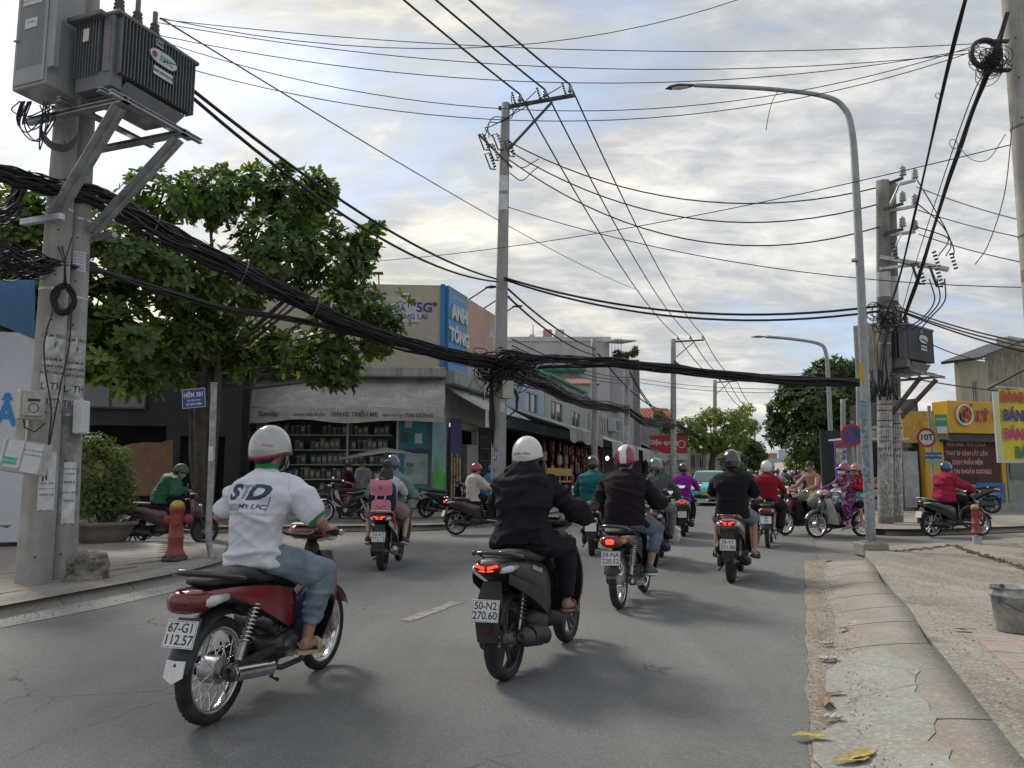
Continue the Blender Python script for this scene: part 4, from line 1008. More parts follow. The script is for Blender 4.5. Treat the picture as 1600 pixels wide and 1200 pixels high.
 for i in range(11):
  f = i/10; z = .30+.53*f; xc = .30+.16*f**.8; hw = .13+.13*math.sin(math.pi*min(1,.25+f*.62)); rows.append([(xc-.10*abs(v)**1.6*(1-.3*f)-(.0 if f < .85 else .12*(f-.85)),v*hw,z+.03*abs(v)*(f-.4)) for v in (-1,-.85,-.6,-.3,0,.3,.6,.85,1)])
 mb = MB(); mb.shell(rows,.012,0,1); mb.build('leg_shield',[sh,P.get('inner',gloss_black)],root)
 mb = MB(); mb.sloft([(.40,0,.72,.1,.1,2.6),(.47,0,.70,.085,.12,2.6),(.53,0,.66,.045,.09,2.4),(.55,0,.63,.015,.03,2.2)],16); mb.build('front_cover',P.get('nose',body),root)
 # handlebar cowl with headlight and dials
 mb = MB(); mb.sloft([(.27,0,.955,.05,.02,2.6),(.30,0,.965,.12,.04,2.8),(.38,0,.965,.16,.055,2.6),(.46,0,.955,.13,.065,2.4),(.52,0,.945,.08,.055,2.3),(.54,0,.94,.03,.03,2.2)],24); cw = mb.build('handlebar_cowl',P.get('cowl',body),root)
 mb = MB(); mb.ell((.505,0,.945),(.05,.085,.05),16,10); mb.build('headlamp',clear_lens,root)
 mb = MB(); rows = [[(.285+.075*i/4,y,1.0+.022*math.sin(.6+i*.5)-.4*y*y) for y in (-.085,-.05,0,.05,.085)] for i in range(5)]; mb.shell(rows,.01); mb.build('instrument_panel',P.get('dial',glass_m),cw)
 mb = MB(); mb.sloft([(.40,0,.8,.05,.12,2.2),(.45,0,.8,.05,.1,2.2)],12); mb.build('steering_neck',black_plastic,root)
 for s in (-1,1):
  mb = MB(); mb.ell((.45,s*.13,.93),(.06,.035,.028),12,8); mb.build('indicator',amber if P.get('amber') else clear_lens,root)
 P.setdefault('grip',(.27,.31,.985)); common(root,P,1.23,R_,det)
def scooter(root,P,det=2):
 n = 48 if det > 1 else 24; body,acc = P['body'],P.get('accent',black_plastic); R_ = .262
 wheel(root,'rear_wheel',(-.63,R_),R_,.10,'cast',n,P.get('rim',dark_metal)); wheel(root,'front_wheel',(.64,R_),R_,.085,'cast',n,P.get('rim',dark_metal))
 # engine, belt case, air box
 mb = MB(); mb.sloft([(-.72,.13,.27,.02,.06,3),(-.68,.13,.28,.035,.09,3),(-.4,.135,.3,.045,.1,3),(-.15,.13,.3,.045,.09,3),(-.1,.13,.3,.02,.06,3)],18)
 mb.sloft([(-.3,0,.32,.1,.08,3),(-.05,0,.32,.12,.1,3),(.02,0,.34,.08,.08,3)],18); mb.build('engine',[dark_metal],root)
 mb = MB(); mb.sloft([(-.74,.14,.42,.02,.03,3),(-.7,.14,.42,.045,.055,3),(-.45,.14,.44,.05,.06,3),(-.4,.14,.44,.02,.03,3)],14); mb.build('air_box',black_plastic,root)
 # muffler
 mb = MB(); mb.tube([(-.1,-.06,.24),(-.2,-.13,.2),(-.36,-.15,.23)],.018,8,1)
 mb.lathe([(.02,0),(.05,.03),(.062,.09),(.064,.33),(.055,.385),(.035,.39),(.03,.42),(.02,.42),(.02,.38)],22,0,Matrix.Translation((-.33,-.165,.235)) @ rotm(0,math.pi/2+math.pi+.16,0)); ex = mb.build('exhaust',[P.get('muffler',dark_metal),dark_metal],root)
 if det > 0:
  mb = MB(); rows = [[(-.36-.28*i/7,-.165-.07*math.cos(a),.25+.045*i/7+.07*math.sin(a)) for a in [-1.0+2.3*j/8 for j in range(9)]] for i in range(8)]; mb.shell(rows,.004); mb.build('heat_shield',P.get('hs',black_plastic),ex)
 for s in ((-1,1) if det > 1 else (-1,)):
  mb = MB(); a,b = Vector((-.66,s*.115,.33)),Vector((-.54,s*.115,.62)); mb.cyl(a,b,.009,n=8,mi=1)
  spring(mb,a.lerp(b,.2),b,.025,.0055,9,0) if det > 0 else mb.cyl(a.lerp(b,.2),b,.027,n=8)
  mb.build('shock_absorber',[P.get('spring',dark_metal),alu],root)
 # rear hugger and plate bracket
 mb = MB(); arc_shell(mb,-.63,R_,R_+.05,.085,R(60),R(150),12,.4); rm = mb.build('rear_mudguard',black_plastic,root)
 mb = MB(); rows = [[(-.82-.1*i/6-(.02*math.sin(i*.5)),y*(.1-.035*abs(i-3)/3),.66-.37*i/6) for y in (-1,-.85,-.4,0,.4,.85,1)] for i in range(7)]; mb.shell(rows,.008); mb.build('mud_extension',black_plastic,rm)
 if det > 1:
  mb = MB(); mb.box((-.942,0,.375),(.008,.06,.022)); mb.build('reflector',red_lens,rm)
 plate(root,(-.935,0,.49),.3,P.get('plate'),det=det)
 # main body below the seat
 nn = 28
 mb = MB(); mb.sloft([(-.90,0,.765,.05,.02,2.6),(-.86,0,.755,.1,.05,2.8),(-.72,0,.73,.135,.075,3),(-.5,0,.67,.155,.115,3),(-.3,0,.59,.16,.16,3),(-.12,0,.52,.145,.2,3.2),(-.04,0,.48,.12,.18,3.2),(-.01,0,.46,.08,.14,3)],nn); sf = mb.build('rear_fairing',body,root)
 if det > 0:
  for s in (-1,1):
   mb = MB(); rows = []
   for i in range(11):
    f = i/10; x = -.84+.78*f; zc = .70-.27*f; wv = .11+.052*math.sin(math.pi*min(1,f*.9+.1)); rows.append([(x,s*(wv+.001),zc-.05-.06*f),(x,s*(wv+.008),zc-.02-.02*f),(x,s*(wv+.006),zc+.015)])
   mb.shell(rows,.004*s); mb.build('side_trim',acc,sf)
  if P.get('decal'):
   for s in (-1,1): text(P['decal'],face((-.42,s*.166,.70),(-s*1,0,-.25*-s*-s),(0,0,1)),.042,plate_m,sf,shear=.2)
 mb = MB(); mb.sloft([(-.78,0,.80,.05,.012,2.5),(-.75,0,.805,.1,.03,2.6),(-.6,0,.805,.125,.04,2.8),(-.42,0,.79,.13,.045,2.8),(-.3,0,.765,.13,.045,2.8),(-.12,0,.755,.115,.042,2.8),(-.0,0,.755,.08,.035,2.6),(.04,0,.75,.04,.015,2.5)],nn); st = mb.build('seat',seat_m,root)
 mb = MB()
 for s in (-1,1): mb.tube([(-.5,s*.13,.775),(-.66,s*.145,.81),(-.82,s*.125,.84),(-.9,s*.09,.845)],[.012,.016,.017,.014],10)
 mb.tube([(-.86,-.11,.842),(-.915,-.05,.848),(-.92,0,.85),(-.915,.05,.848),(-.86,.11,.842)],.013,8); mb.build('grab_rail',P.get('rail',gloss_black),root)
 # tail lamp: a wide V
 lit = red_lit if P.get('lit') else red_lens
 mb = MB(); mb.sloft([(-.915,0,.755,.06,.018,2.5),(-.9,0,.755,.09,.032,2.6),(-.85,0,.757,.105,.04,2.8),(-.8,0,.755,.1,.03,2.8)],20); tl = mb.build('tail_lamp',red_lens,root)
 mb = MB()
 for s in (-1,1): mb.beam((-.918,s*.012,.752),(-.905,s*.078,.768),.012,.016); mb.beam((-.918,s*.01,.733),(-.908,s*.05,.737),.01,.01)
 mb.build('lamp_element',lit,tl)
 for s in (-1,1):
  mb = MB(); mb.sloft([(-.88,s*.095,.735,.02,.018,2.5),(-.82,s*.125,.74,.02,.022,2.5),(-.72,s*.14,.745,.012,.012,2.5)],12); mb.build('indicator',clear_lens,root)
 # floorboard and tunnel
 mb = MB(); mb.sloft([(-.06,0,.31,.14,.07,4),(.1,0,.29,.155,.05,4),(.3,0,.30,.155,.05,4),(.38,0,.36,.13,.08,3.5),(.42,0,.42,.1,.08,3)],24); mb.sloft([(-.05,0,.45,.07,.1,3),(.15,0,.42,.05,.1,3),(.38,0,.5,.05,.08,3)],16); mb.build('floorboard',black_plastic,root)
 # apron
 rows = []
 for i in range(13):
  f = i/12; z = .30+.56*f; xc = .40+.08*math.sin(f*2.6); hw = .14+.115*math.sin(math.pi*min(1,.2+f*.68)); rows.append([(xc-.14*abs(v)**1.7,v*hw,z+.035*abs(v)*(f-.3)) for v in (-1,-.85,-.6,-.3,0,.3,.6,.85,1)])
 mb = MB(); mb.shell(rows,.014,0,1); mb.build('leg_shield',[P.get('front',body),P.get('inner',black_plastic)],root)
 mb = MB(); mb.sloft([(.42,0,.66,.12,.16,2.6),(.50,0,.64,.1,.17,2.5),(.57,0,.60,.06,.12,2.3),(.61,0,.57,.02,.04,2.2)],20); mb.build('front_cover',P.get('front',body),root)
 mb = MB(); mb.ell((.53,0,.75),(.05,.11,.035),16,8); mb.build('headlamp',clear_lens,root)
 for s in (-1,1):
  mb = MB(); mb.cyl((.5,s*.065,.6),(.645,s*.072,.26),.021,n=12); mb.build('fork_leg',dark_metal,root)
 mb = MB(); arc_shell(mb,.64,R_,R_+.035,.065,R(20),R(150),12,.4); mb.build('front_mudguard',P.get('front',body),root)
 mb = MB(); mb.sloft([(.26,0,.97,.05,.02,2.6),(.29,0,.975,.13,.035,2.6),(.37,0,.975,.17,.05,2.4),(.45,0,.955,.12,.055,2.3),(.50,0,.94,.05,.03,2.2)],22); cw = mb.build('handlebar_cowl',P.get('cowl',P.get('front',body)),root)
 mb = MB(); rows = [[(.275+.075*i/4,y,1.0+.02*math.sin(.6+i*.5)-.4*y*y) for y in (-.085,-.05,0,.05,.085)] for i in range(5)]; mb.shell(rows,.01); mb.build('instrument_panel',glass_m,cw)
 mb = MB(); mb.cyl((.40,0,.82),(.36,0,.96),.04); mb.build('steering_neck',black_plastic,root)
 mb = MB(); mb.tube([(-.25,.1,.22),(-.35,.16,.14),(-.42,.18,.12)],.012,6); mb.build('side_stand',dark_metal,root)
 P.setdefault('grip',(.31,.33,.99)); common(root,P,1.27,R_,det)
def place(rear,front=None,yaw=None,wb=1.23,lean=0.,z=0.):
 """matrix that puts a bike's rear wheel on 'rear', pointing to 'front'"""
 rear = Vector((rear[0],rear[1],z))
 if yaw is None: d = Vector((front[0],front[1],z))-rear; yaw = math.atan2(d.y,d.x)
 d = Vector((math.cos(yaw),math.sin(yaw),0)); c = rear+d*wb/2
 return Matrix.Translation(c) @ Matrix.Rotation(yaw,4,'Z') @ Matrix.Rotation(lean,4,'X')
def bike(kind,M,label,P,det=2,group=None,steer=0):
 root = empty('motorbike' if kind == 'u' else 'scooter',label,'motorbike' if kind == 'u' else 'scooter',M=M,group=group)
 (underbone if kind == 'u' else scooter)(root,P,det); return root
# ---------------------------------------------------------------- the riders in the road
RG = 'riders in the traffic'; BG = 'motorbikes in the traffic'
pr,pb = paintm('red',(.2,.008,.014)),gloss_black
# A: white polo rider on the red bike
MA = place(gp(328,1130),gp(490,1050),lean=R(1))
A = bike('u',MA,'red and black motorbike with plate 67-G1 112.57 nearest the camera',dict(body=pr,accent=pr,shield=pr,cowl=pr,tunnel=gloss_black,plate=('67-G1','112.57'),flap=True,flap_m=mat('grey_flap',(.09,.1,.11),.5),mirrors=(),grip=(.18,.29,.985),dial=mat('dial_white',(.55,.55,.52),.3,dirt=.3),fender=pr,nose=pr),2)
denim = cloth('denim',(.2,.245,.3),var=.3)
white_polo = cloth('white_polo',(.62,.63,.7),var=.02,bump=.2)
p = ride_pose(hx=-.27,hz=.79,lean=.08,grip=(.18,.29,.985),foot=(.03,.21,.345),kout=.55,headyaw=-.1,headpitch=-.12,k=1.0)
p['epoleL'] = (-.2,.8,-.6); p['epoleR'] = (-.2,-.8,-.6); p['sw'] = .162
JA = person(MA,'rider in white polo with green collar and STD print, silver helmet',p,dict(top=white_polo,sleeve=.40,sloose=.014,loose=.016,fold=.024,collar=cloth('green_collar',(.03,.22,.07)),cuff=cloth('green_cuff',(.03,.25,.1)),legs=denim,leglen=.86,lfold=.013,shoe=mat('yellow_sandal',(.48,.40,.2),.6,dirt=.3),shoe_kind='sandal',hem=-.05,build=.95,arm=.95,hair='nape',face=True,mask=cloth('blue_mask',(.2,.4,.45)),
 helmet=dict(kind='half',col=mat('silver_shell',(.36,.36,.345),.25,.35,var=.06,coat=.8),trim=mat('helmet_red',(.42,.03,.04),.3,coat=.5),k=1.08)),vox=.0085,group=RG,seed=11)
def print_on(o,items,M):
 """flat print laid onto the cloth: every vertex is dropped onto the surface along the print's normal"""
 me = o.data; me.calc_loop_triangles(); bv = BVHTree.FromPolygons([v.co.copy() for v in me.vertices],[tuple(p.vertices) for p in me.polygons]); nrm = M.to_3x3() @ Vector((0,0,1))
 for mesh,m,T,nm in items:
  q = mesh.copy(); q.materials.clear(); q.materials.append(m); q.transform(M @ T); bm = bmesh.new(); bm.from_mesh(q); bmesh.ops.triangulate(bm,faces=bm.faces)
  for _ in range(3): bmesh.ops.subdivide_edges(bm,edges=[e for e in bm.edges if e.calc_length() > .018],cuts=1); bmesh.ops.triangulate(bm,faces=bm.faces)
  for v in bm.verts:
   h = bv.ray_cast(v.co+nrm*.3,-nrm)
   if h[0]: v.co = h[0]+nrm*.0022
  bm.to_mesh(q); bm.free(); link(nm,q,o)
nk = JA['neck']; Mb = face(nk-JA['lean']*.165-JA['fw']*.1,(0,-1,0),JA['lean'])
rl0 = mat('print_red',(.4,.03,.05),.5,var=0); navy_i = mat('navy_print',(.03,.045,.09),.7,var=0); lgrey = mat('print_grey',(.27,.29,.35),.7,var=0)
def quad(x0,y0,x1,y1,sk=0.): return MB().add([(x0,y0,0),(x1,y0,0),(x1+sk,y1,0),(x0+sk,y1,0)],[(0,1,2,3)]).mesh('print',[lgrey])
print_on(JA['top'],[(text_mesh('S',.125,.045,0,'CENTER',.35,1.35),navy_i,Matrix.Translation((-.095,.02,0)),'lettering'),(text_mesh('T',.125,.02,0,'CENTER',.35,1.2),lgrey,Matrix.Translation((-.02,.02,0)),'lettering'),(text_mesh('D',.125,.045,0,'CENTER',.35,1.5),navy_i,Matrix.Translation((.07,.02,0)),'lettering'),
 (quad(-.15,-.085,-.03,-.045,.015),lgrey,Matrix(),'print_panel'),(text_mesh('MY UC',.038,.02,0,'CENTER',.2,1.5),navy_i,Matrix.Translation((.045,-.062,0)),'lettering'),(text_mesh('CÔNG TY CP ĐẦU TƯ XÂY DỰNG',.018,0,0,'CENTER',0,1),mat('print_mid',(.3,.32,.38),.7,var=0),Matrix.Translation((0,-.105,0)),'lettering'),(quad(.13,-.085,.134,.0,.03),navy_i,Matrix(),'print_panel')],Mb)
mb = MB(); mb.sloft([(-.1,0,0,.03,.1,3),(-.03,0,0,.06,.16,3),(.06,0,0,.06,.16,3),(.12,0,0,.03,.1,3)],14); bag = link('shopping_bag',remesh(mb,.012,1,'bag',fold=lambda v: fab(v,.02,20,6),mats=[cloth('navy_bag2',(.012,.03,.09),.5)]),label='dark blue bag hanging inside the leg shield of the red motorbike',category='bag'); bag.matrix_world = MA @ Matrix.Translation((.2,-.06,.42))
hm,HMx = JA['helmet']; print_on(hm,[(text_mesh('NÓN',.022,.02,0,'CENTER',.2,1.2),mat('helmet_red',(.42,.03,.04),.3),Matrix.Translation((0,0,0)),'lettering')],face(HMx @ Vector((-.03,-.0,-.0)),HMx.to_3x3() @ Vector((.6,-.8,0)),HMx.to_3x3() @ Vector((0,0,1))))
# B: black hooded jacket
MB_ = place(gp(790,1062),gp(874,1010),lean=R(-1.5),wb=1.27)
bk2 = paintm('charcoal_green',(.005,.007,.006),.45,.1)
B = bike('s',MB_,'dark scooter with lit tail lamp and plate 50-N2 270.60',dict(body=bk2,plate=('50-N2','270.60'),lit=True,decal='AIRBLADE',mirrors=(-1,1),mh=.10),2)
blk = cloth('black_jacket',(.009,.010,.014),.85,var=.15); blk2 = cloth('black_trousers',(.012,.013,.017),.85)
p = ride_pose(hx=-.26,hz=.80,lean=.10,grip=(.31,.33,.99),foot=(.2,.16,.41),kout=.35,headyaw=.0,k=.97); p['sw'] = .185
JB = person(MB_,'rider in black hooded jacket and white half helmet on dark scooter',p,dict(top=blk,top_name='jacket',sleeve=.98,loose=.034,sloose=.02,fold=.032,legs=blk2,leglen=.93,lloose=.022,lfold=.02,hem=-.02,build=1.08,arm=1.05,hair='nape',shoe=mat('brown_shoe',(.16,.11,.08),.6),shoe_kind='sandal',
 helmet=dict(kind='half',col=mat('white_shell',(.6,.6,.56),.3,var=.05,coat=.7,dirt=.2),trim=gloss_black,k=1.06)),vox=.009,group=RG,seed=5)
hm,HMx = JB['helmet']; print_on(hm,[(MB().ell((0,0,0),(.012,.012,.001),12,4).mesh('print',[rl0]),rl0,Matrix.Translation((-.045,-.01,0)),'print_dot'),(text_mesh('Bảo Hiểm',.022,.02),rl0,Matrix.Translation((.02,-.01,0)),'lettering'),(text_mesh('• • • •',.02,.02),ink,Matrix.Translation((.0,-.035,0)),'lettering')],face(HMx @ Vector((0,0,.0)),HMx.to_3x3() @ Vector((0,-1,0)),HMx.to_3x3() @ Vector((0,0,1))))
mb = MB(); nk = JB['neck']; fw_ = JB['fw']; ln = JB['lean']
trunk(mb,[(nk-ln*.10-fw_*.115,.11,.03,JB['sd'],fw_),(nk-ln*.04-fw_*.12,.14,.055,JB['sd'],fw_),(nk+ln*.02-fw_*.09,.15,.075,JB['sd'],fw_),(nk+ln*.07-fw_*.03,.12,.10,JB['sd'],fw_)],20)
link('hood',remesh(mb,.01,4,'hood',fold=lambda v: fab(v,.022,16,9),mats=[blk]),JB['root'])
# C: dark sweater, maroon and white helmet
MC = place(gp(968,951),gp(1006,925),lean=R(-1))
C_ = bike('u',MC,'black motorbike with bright tail lamp and plate 59-NA 220.52',dict(body=gloss_black,plate=('59-NA','220.52'),lit=True,mirrors=(-1,1),flap_m=mat('grey_flap2',(.12,.12,.12),.5),mout=.12,mh=.16),2)
p = ride_pose(hx=-.22,hz=.79,lean=.09,grip=(.27,.31,.985),foot=(.0,.2,.37),kout=.45,k=1.03); p['sw'] = .19
JC = person(MC,'rider in dark plum sweater with maroon and white striped helmet',p,dict(top=cloth('plum',(.014,.009,.014),.95),top_name='sweater',sleeve=.98,loose=.034,sloose=.02,fold=.03,legs=cloth('blue_denim',(.13,.18,.24),var=.3),leglen=.8,lloose=.02,lfold=.010,hem=-.06,build=1.05,collar=cloth('blue_collar',(.12,.25,.5)),hair='nape',shoe=mat('grey_sneaker',(.08,.09,.1),.7),sole=paper,
 helmet=dict(kind='half',col=mat('maroon_shell',(.24,.012,.05),.3,coat=.7),stripe=mat('stripe_white',(.6,.6,.6),.35,coat=.5),trim=mat('maroon_shell2',(.14,.01,.03),.3),k=1.08)),vox=.010,group=RG,seed=21)
# D: teal shirt beyond the black jacket
MD = place(gp(925,868),gp(935,850),wb=1.27)
bike('s',MD,'black scooter half hidden behind the black jacketed rider',dict(body=gloss_black,lit=True,mirrors=(-1,1)),1)
p = ride_pose(hx=-.26,hz=.80,lean=.06,grip=(.31,.33,.99),foot=(.2,.16,.41),k=1.03); p['sw'] = .19
person(MD,'rider in teal shirt with small black helmet beyond the black jacket',p,dict(top=cloth('teal',(.012,.115,.125)),sleeve=.97,loose=.03,fold=.022,legs=blk2,hem=-.05,build=1.12,hair='nape',shoe=black_rubber,helmet=dict(kind='half',col=gloss_black,k=1.02)),vox=.013,group=RG,seed=31)
# E: grey jacket, silver grey helmet
ME = place(gp(1022,884),gp(1040,862),wb=1.27)
bike('s',ME,'black scooter with side mirrors just right of the plum sweater rider',dict(body=gloss_black,mirrors=(-1,1),mout=.1,mh=.17),1)
p = ride_pose(hx=-.26,hz=.80,lean=.12,grip=(.31,.33,.99),foot=(.12,.2,.41),kout=.5,k=.95)
person(ME,'woman in grey jacket and khaki trousers with shiny grey helmet',p,dict(top=cloth('grey_jacket',(.065,.07,.07)),top_name='jacket',sleeve=.97,loose=.028,fold=.02,legs=cloth('khaki_grey',(.19,.175,.16)),lloose=.02,hem=-.1,hair='tail',shoe=black_rubber,helmet=dict(kind='half',col=mat('gunmetal_shell',(.12,.13,.14),.15,.5,coat=1),k=1.04)),vox=.012,group=RG,seed=41)
mb = MB(); mb.ell((0,0,0),(.13,.09,.15),14,10); bag = link('plastic_bag',remesh(mb,.012,1,'bag',fold=lambda v: fab(v,.04,20,3),mats=[mat('bag_white',(.5,.5,.5),.35,var=.1)]),label='pale plastic bag hanging beside the khaki trouser leg',category='bag')
bag.matrix_world = ME @ Matrix.Translation((.18,-.24,.42))
# F: green shirt, green and white helmet
MF = place(gp(1028,848),gp(1040,832),wb=1.27)
bike('s',MF,'dark scooter mostly hidden ahead of the grey jacket',dict(body=gloss_black),0)
p = ride_pose(hx=-.26,hz=.80,lean=.08,grip=(.31,.33,.99),foot=(.2,.16,.41),k=1.04)
person(MF,'rider in dark green shirt with green and white helmet',p,dict(top=cloth('dark_green',(.015,.10,.085)),sleeve=.97,loose=.03,legs=blk2,hem=-.05,build=1.1,hair='nape',shoe=black_rubber,helmet=dict(kind='half',col=mat('green_shell',(.02,.2,.09),.3,coat=.6),stripe=None,trim=mat('white_shell'if False else 'white_band',(.6,.6,.58),.3),k=1.05)),vox=.014,group=RG,seed=51)
# G: purple shirt on a white scooter
MG_ = place(gp(1068,838),gp(1080,822),wb=1.27)
bike('s',MG_,'white scooter with a lit tail lamp ridden by the purple shirt',dict(body=paintm('pearl_white',(.5,.5,.5)),front=paintm('pearl_white',(.5,.5,.5)),lit=True),1)
p = ride_pose(hx=-.2,hz=.80,lean=.06,grip=(.31,.33,.99),foot=(.2,.16,.41),k=.95)
person(MG_,'woman in bright purple top with black helmet and ponytail',p,dict(top=cloth('purple',(.25,.012,.28)),sleeve=.95,loose=.02,legs=blk2,hem=-.14,hair='tail',shoe=black_rubber,helmet=dict(kind='half',col=mat('navy_shell',(.012,.014,.04),.2,coat=.9),k=1.02)),vox=.014,group=RG,seed=61)
# H: adult and child with the pink backpack
MH = place(gp(597,891),gp(634,869),lean=R(0),wb=1.27)
ivory = paintm('ivory',(.5,.48,.43))
bike('s',MH,'white and black scooter with plate 59-KZ 772.12 carrying a child',dict(body=gloss_black,accent=ivory,front=ivory,plate=('59-KZ','772.12'),lit=True,muffler=alu,rail=ivory,mirrors=()),2)
p = ride_pose(hx=-.12,hz=.80,lean=.06,grip=(.31,.33,.99),foot=(.22,.17,.41),kout=.3,headyaw=.1,k=.98)
p['chest'] += Vector((0,.0,0))
person(MH,'adult in sage green cardigan and blue helmet with a child behind',p,dict(top=mat('cloth_sage',(.14,.2,.19),.95,var=.1,scale=30,bump=.5,bscale=90),top_name='cardigan',sleeve=.97,loose=.035,sloose=.03,fold=.022,legs=weave('cloth_camo',(.06,.07,.04),(.12,.11,.07),14,'noise'),lloose=.02,hem=-.1,hair='nape',build=1.1,shoe=mat('tan_sandal',(.3,.24,.18),.7),shoe_kind='sandal',helmet=dict(kind='half',col=mat('blue_shell',(.03,.06,.11),.18,.3,coat=.9),k=1.1,peak=True)),vox=.011,group=RG,seed=71)
p = ride_pose(hx=-.45,hz=.82,lean=.05,grip=(.0,.2,1.1),foot=(-.40,.27,.44),kout=.75,headyaw=.05,k=.84,toe=(1,.1,-.25))
p['th'] = .36; p['shk'] = .40; p['head'] += Vector((0,0,.03)); p['grip'] = False
JH = person(MH,'child with long black hair riding pillion under a pink backpack',p,dict(top=cloth('child_white',(.45,.47,.5)),sleeve=.8,loose=.02,legs=weave('cloth_red_check',(.16,.02,.03),(.35,.3,.3),60),leglen=.35,lloose=.05,hem=-.04,hair='long',hairlen=.13,shoe=mat('dark_green_clog',(.03,.045,.04),.6),build=1.1,skin='light'),vox=.010,seed=72)
bpM = MH @ Matrix.Translation((-.70,0,1.03)) @ rotm(0,-.05,0) @ Matrix.Diagonal((1.1,1.3,1.2,1))
pink_f = cloth('pink_bag',(.58,.2,.27),.6); navy_f = cloth('navy_bag',(.02,.025,.045),.7)
bp = empty('backpack','pink and navy school backpack on the child behind the adult','backpack',M=bpM)
mb = MB(); mb.sloft([(-.07,0,0,.125,.17,3.4),(-.05,0,0,.145,.19,3.6),(.06,0,0,.145,.19,3.6),(.085,0,0,.12,.17,3.4)],32); mb.build('bag_body',navy_f,bp)
mb = MB(); rows = [[(-.088-.012*math.sin(min(1,i/6)*3.1)+.1*max(0,.25-i/8)*1,y*(.115+.012*math.sin(i/8*3)),.20-.022*i+(.012*abs(y)**2 if i == 8 else 0)) for y in (-1,-.7,-.35,0,.35,.7,1)] for i in range(9)]; mb.shell(rows,-.012); mb.build('flap',pink_f,bp)
mb = MB(); mb.sloft([(-.125,0,-.1,.09,.065,4),(-.115,0,-.1,.105,.08,4),(-.07,0,-.1,.11,.085,4)],28); pk = mb.build('front_pocket',pink_f,bp)
mb = MB()
for y in (-.04,.04): mb.ell((-.127,y,-.09),(.004,.008,.008),8,6)
mb.ell((-.127,0,-.115),(.004,.009,.006),8,6); mb.tube([(-.127,-.02,-.135),(-.128,0,-.142),(-.127,.02,-.135)],.003,5); mb.build('stitched_face',navy_f,pk)
for y in (-.05,.05):
 mb = MB(); mb.tube([(-.105,y,.03),(-.13,y,.0),(-.13,y,-.03)],.009,6); mb.build('buckle_strap',mat('strap_grey',(.4,.4,.42),.5),bp)
mb = MB(); mb.torus((-.113,0,.125),(1,0,0),.016,.003,20,6); mb.build('badge',ink,bp)
mb = MB(); mb.tube([(-.05,-.03,.19),(-.06,-.02,.235),(-.06,.02,.235),(-.05,.03,.19)],.008,6); mb.build('handle',mat('red_loop',(.55,.03,.04),.6),bp)
mb = MB(); mb.tube([(-.07,-.13,-.16),(-.08,-.15,-.25),(-.06,-.15,-.38)],.009,6); mb.build('red_strap',mat('red_loop',(.55,.03,.04),.6),bp)
for s in (-1,1):
 mb = MB(); mb.tube([(.07,s*.09,.17),(.13,s*.11,.14),(.2,s*.11,.0),(.1,s*.11,-.15)],.016,6); mb.build('shoulder_strap',cloth('white_strap',(.5,.5,.52)),bp)
# I: beige blazer on a dark maroon scooter, crossing to the right
MI = place(gp(712,836),gp(772,834),wb=1.27)
maroon = paintm('dark_maroon',(.045,.008,.014))
bike('s',MI,'dark maroon scooter seen side on beside the middle concrete pole',dict(body=maroon,plate=('',''),lit=True,rim=mat('silver_rim',(.4,.41,.42),.35,.7),muffler=black_plastic,mirrors=(-1,)),1)
p = ride_pose(hx=-.22,hz=.80,lean=.05,grip=(.31,.33,.99),foot=(.15,.16,.41),k=.95)
person(MI,'rider in cream blazer and red helmet crossing by the concrete pole',p,dict(top=cloth('cream',(.48,.44,.40)),top_name='blazer',sleeve=.97,loose=.03,sloose=.02,legs=blk2,hem=-.12,hair='nape',face=True,shoe=black_rubber,helmet=dict(kind='half',col=mat('red_shell',(.35,.02,.03),.3,coat=.6),trim=gloss_black,k=1.02)),vox=.012,group=RG,seed=81)
MI2 = place(gp(742,818),gp(800,816),wb=1.27)
bike('s',MI2,'red scooter hidden beyond the cream blazer rider',dict(body=pr,mirrors=(-1,1)),0)
p = ride_pose(hx=-.22,hz=.80,lean=.1,grip=(.31,.33,.99),foot=(.15,.16,.41),k=.98)
person(MI2,'rider in bright blue shirt and blue helmet beyond the cream blazer',p,dict(top=cloth('bright_blue',(.05,.18,.36)),sleeve=.4,sloose=.02,loose=.03,legs=blk2,hair='nape',shoe=black_rubber,helmet=dict(kind='half',col=mat('blue_shell2',(.02,.05,.14),.3,coat=.6),k=1.02)),vox=.014,group=RG,seed=82)
# J: black T-shirt
MJ = place(gp(1143,910),gp(1166,880),wb=1.27,lean=R(0))
silver = paintm('silver_grey',(.3,.28,.25),.35)
bike('s',MJ,'silver and red scooter with plate 59-V1 331.06 and lit lamp',dict(body=silver,rail=paintm('red',(.2,.008,.014)),plate=('59-V1','331.06'),lit=True,muffler=black_plastic,mirrors=()),2)
p = ride_pose(hx=-.24,hz=.80,lean=.08,grip=(.31,.34,1.0),foot=(.02,.24,.36),kout=.28,k=1.02,toe=(1,.2,-.2)); p['sw'] = .185; p['epoleL'] = (-.3,.35,-.9); p['epoleR'] = (-.3,-.35,-.9)
person(MJ,'rider in black T-shirt, grey shorts and round black helmet',p,dict(top=cloth('black_tee',(.008,.009,.012),.9),top_name='t_shirt',sleeve=.42,sloose=.016,loose=.02,fold=.014,legs=cloth('grey_denim',(.17,.21,.24),var=.2),leglen=.45,lloose=.016,leg_name='shorts',hem=-.08,build=1.12,hair='nape',skin='tan',shoe=mat('brown_flipflop',(.05,.035,.03),.7),shoe_kind='sandal',helmet=dict(kind='deep',col=mat('olive_black_shell',(.02,.024,.02),.15,coat=1),k=1.12)),vox=.010,group=RG,seed=91)
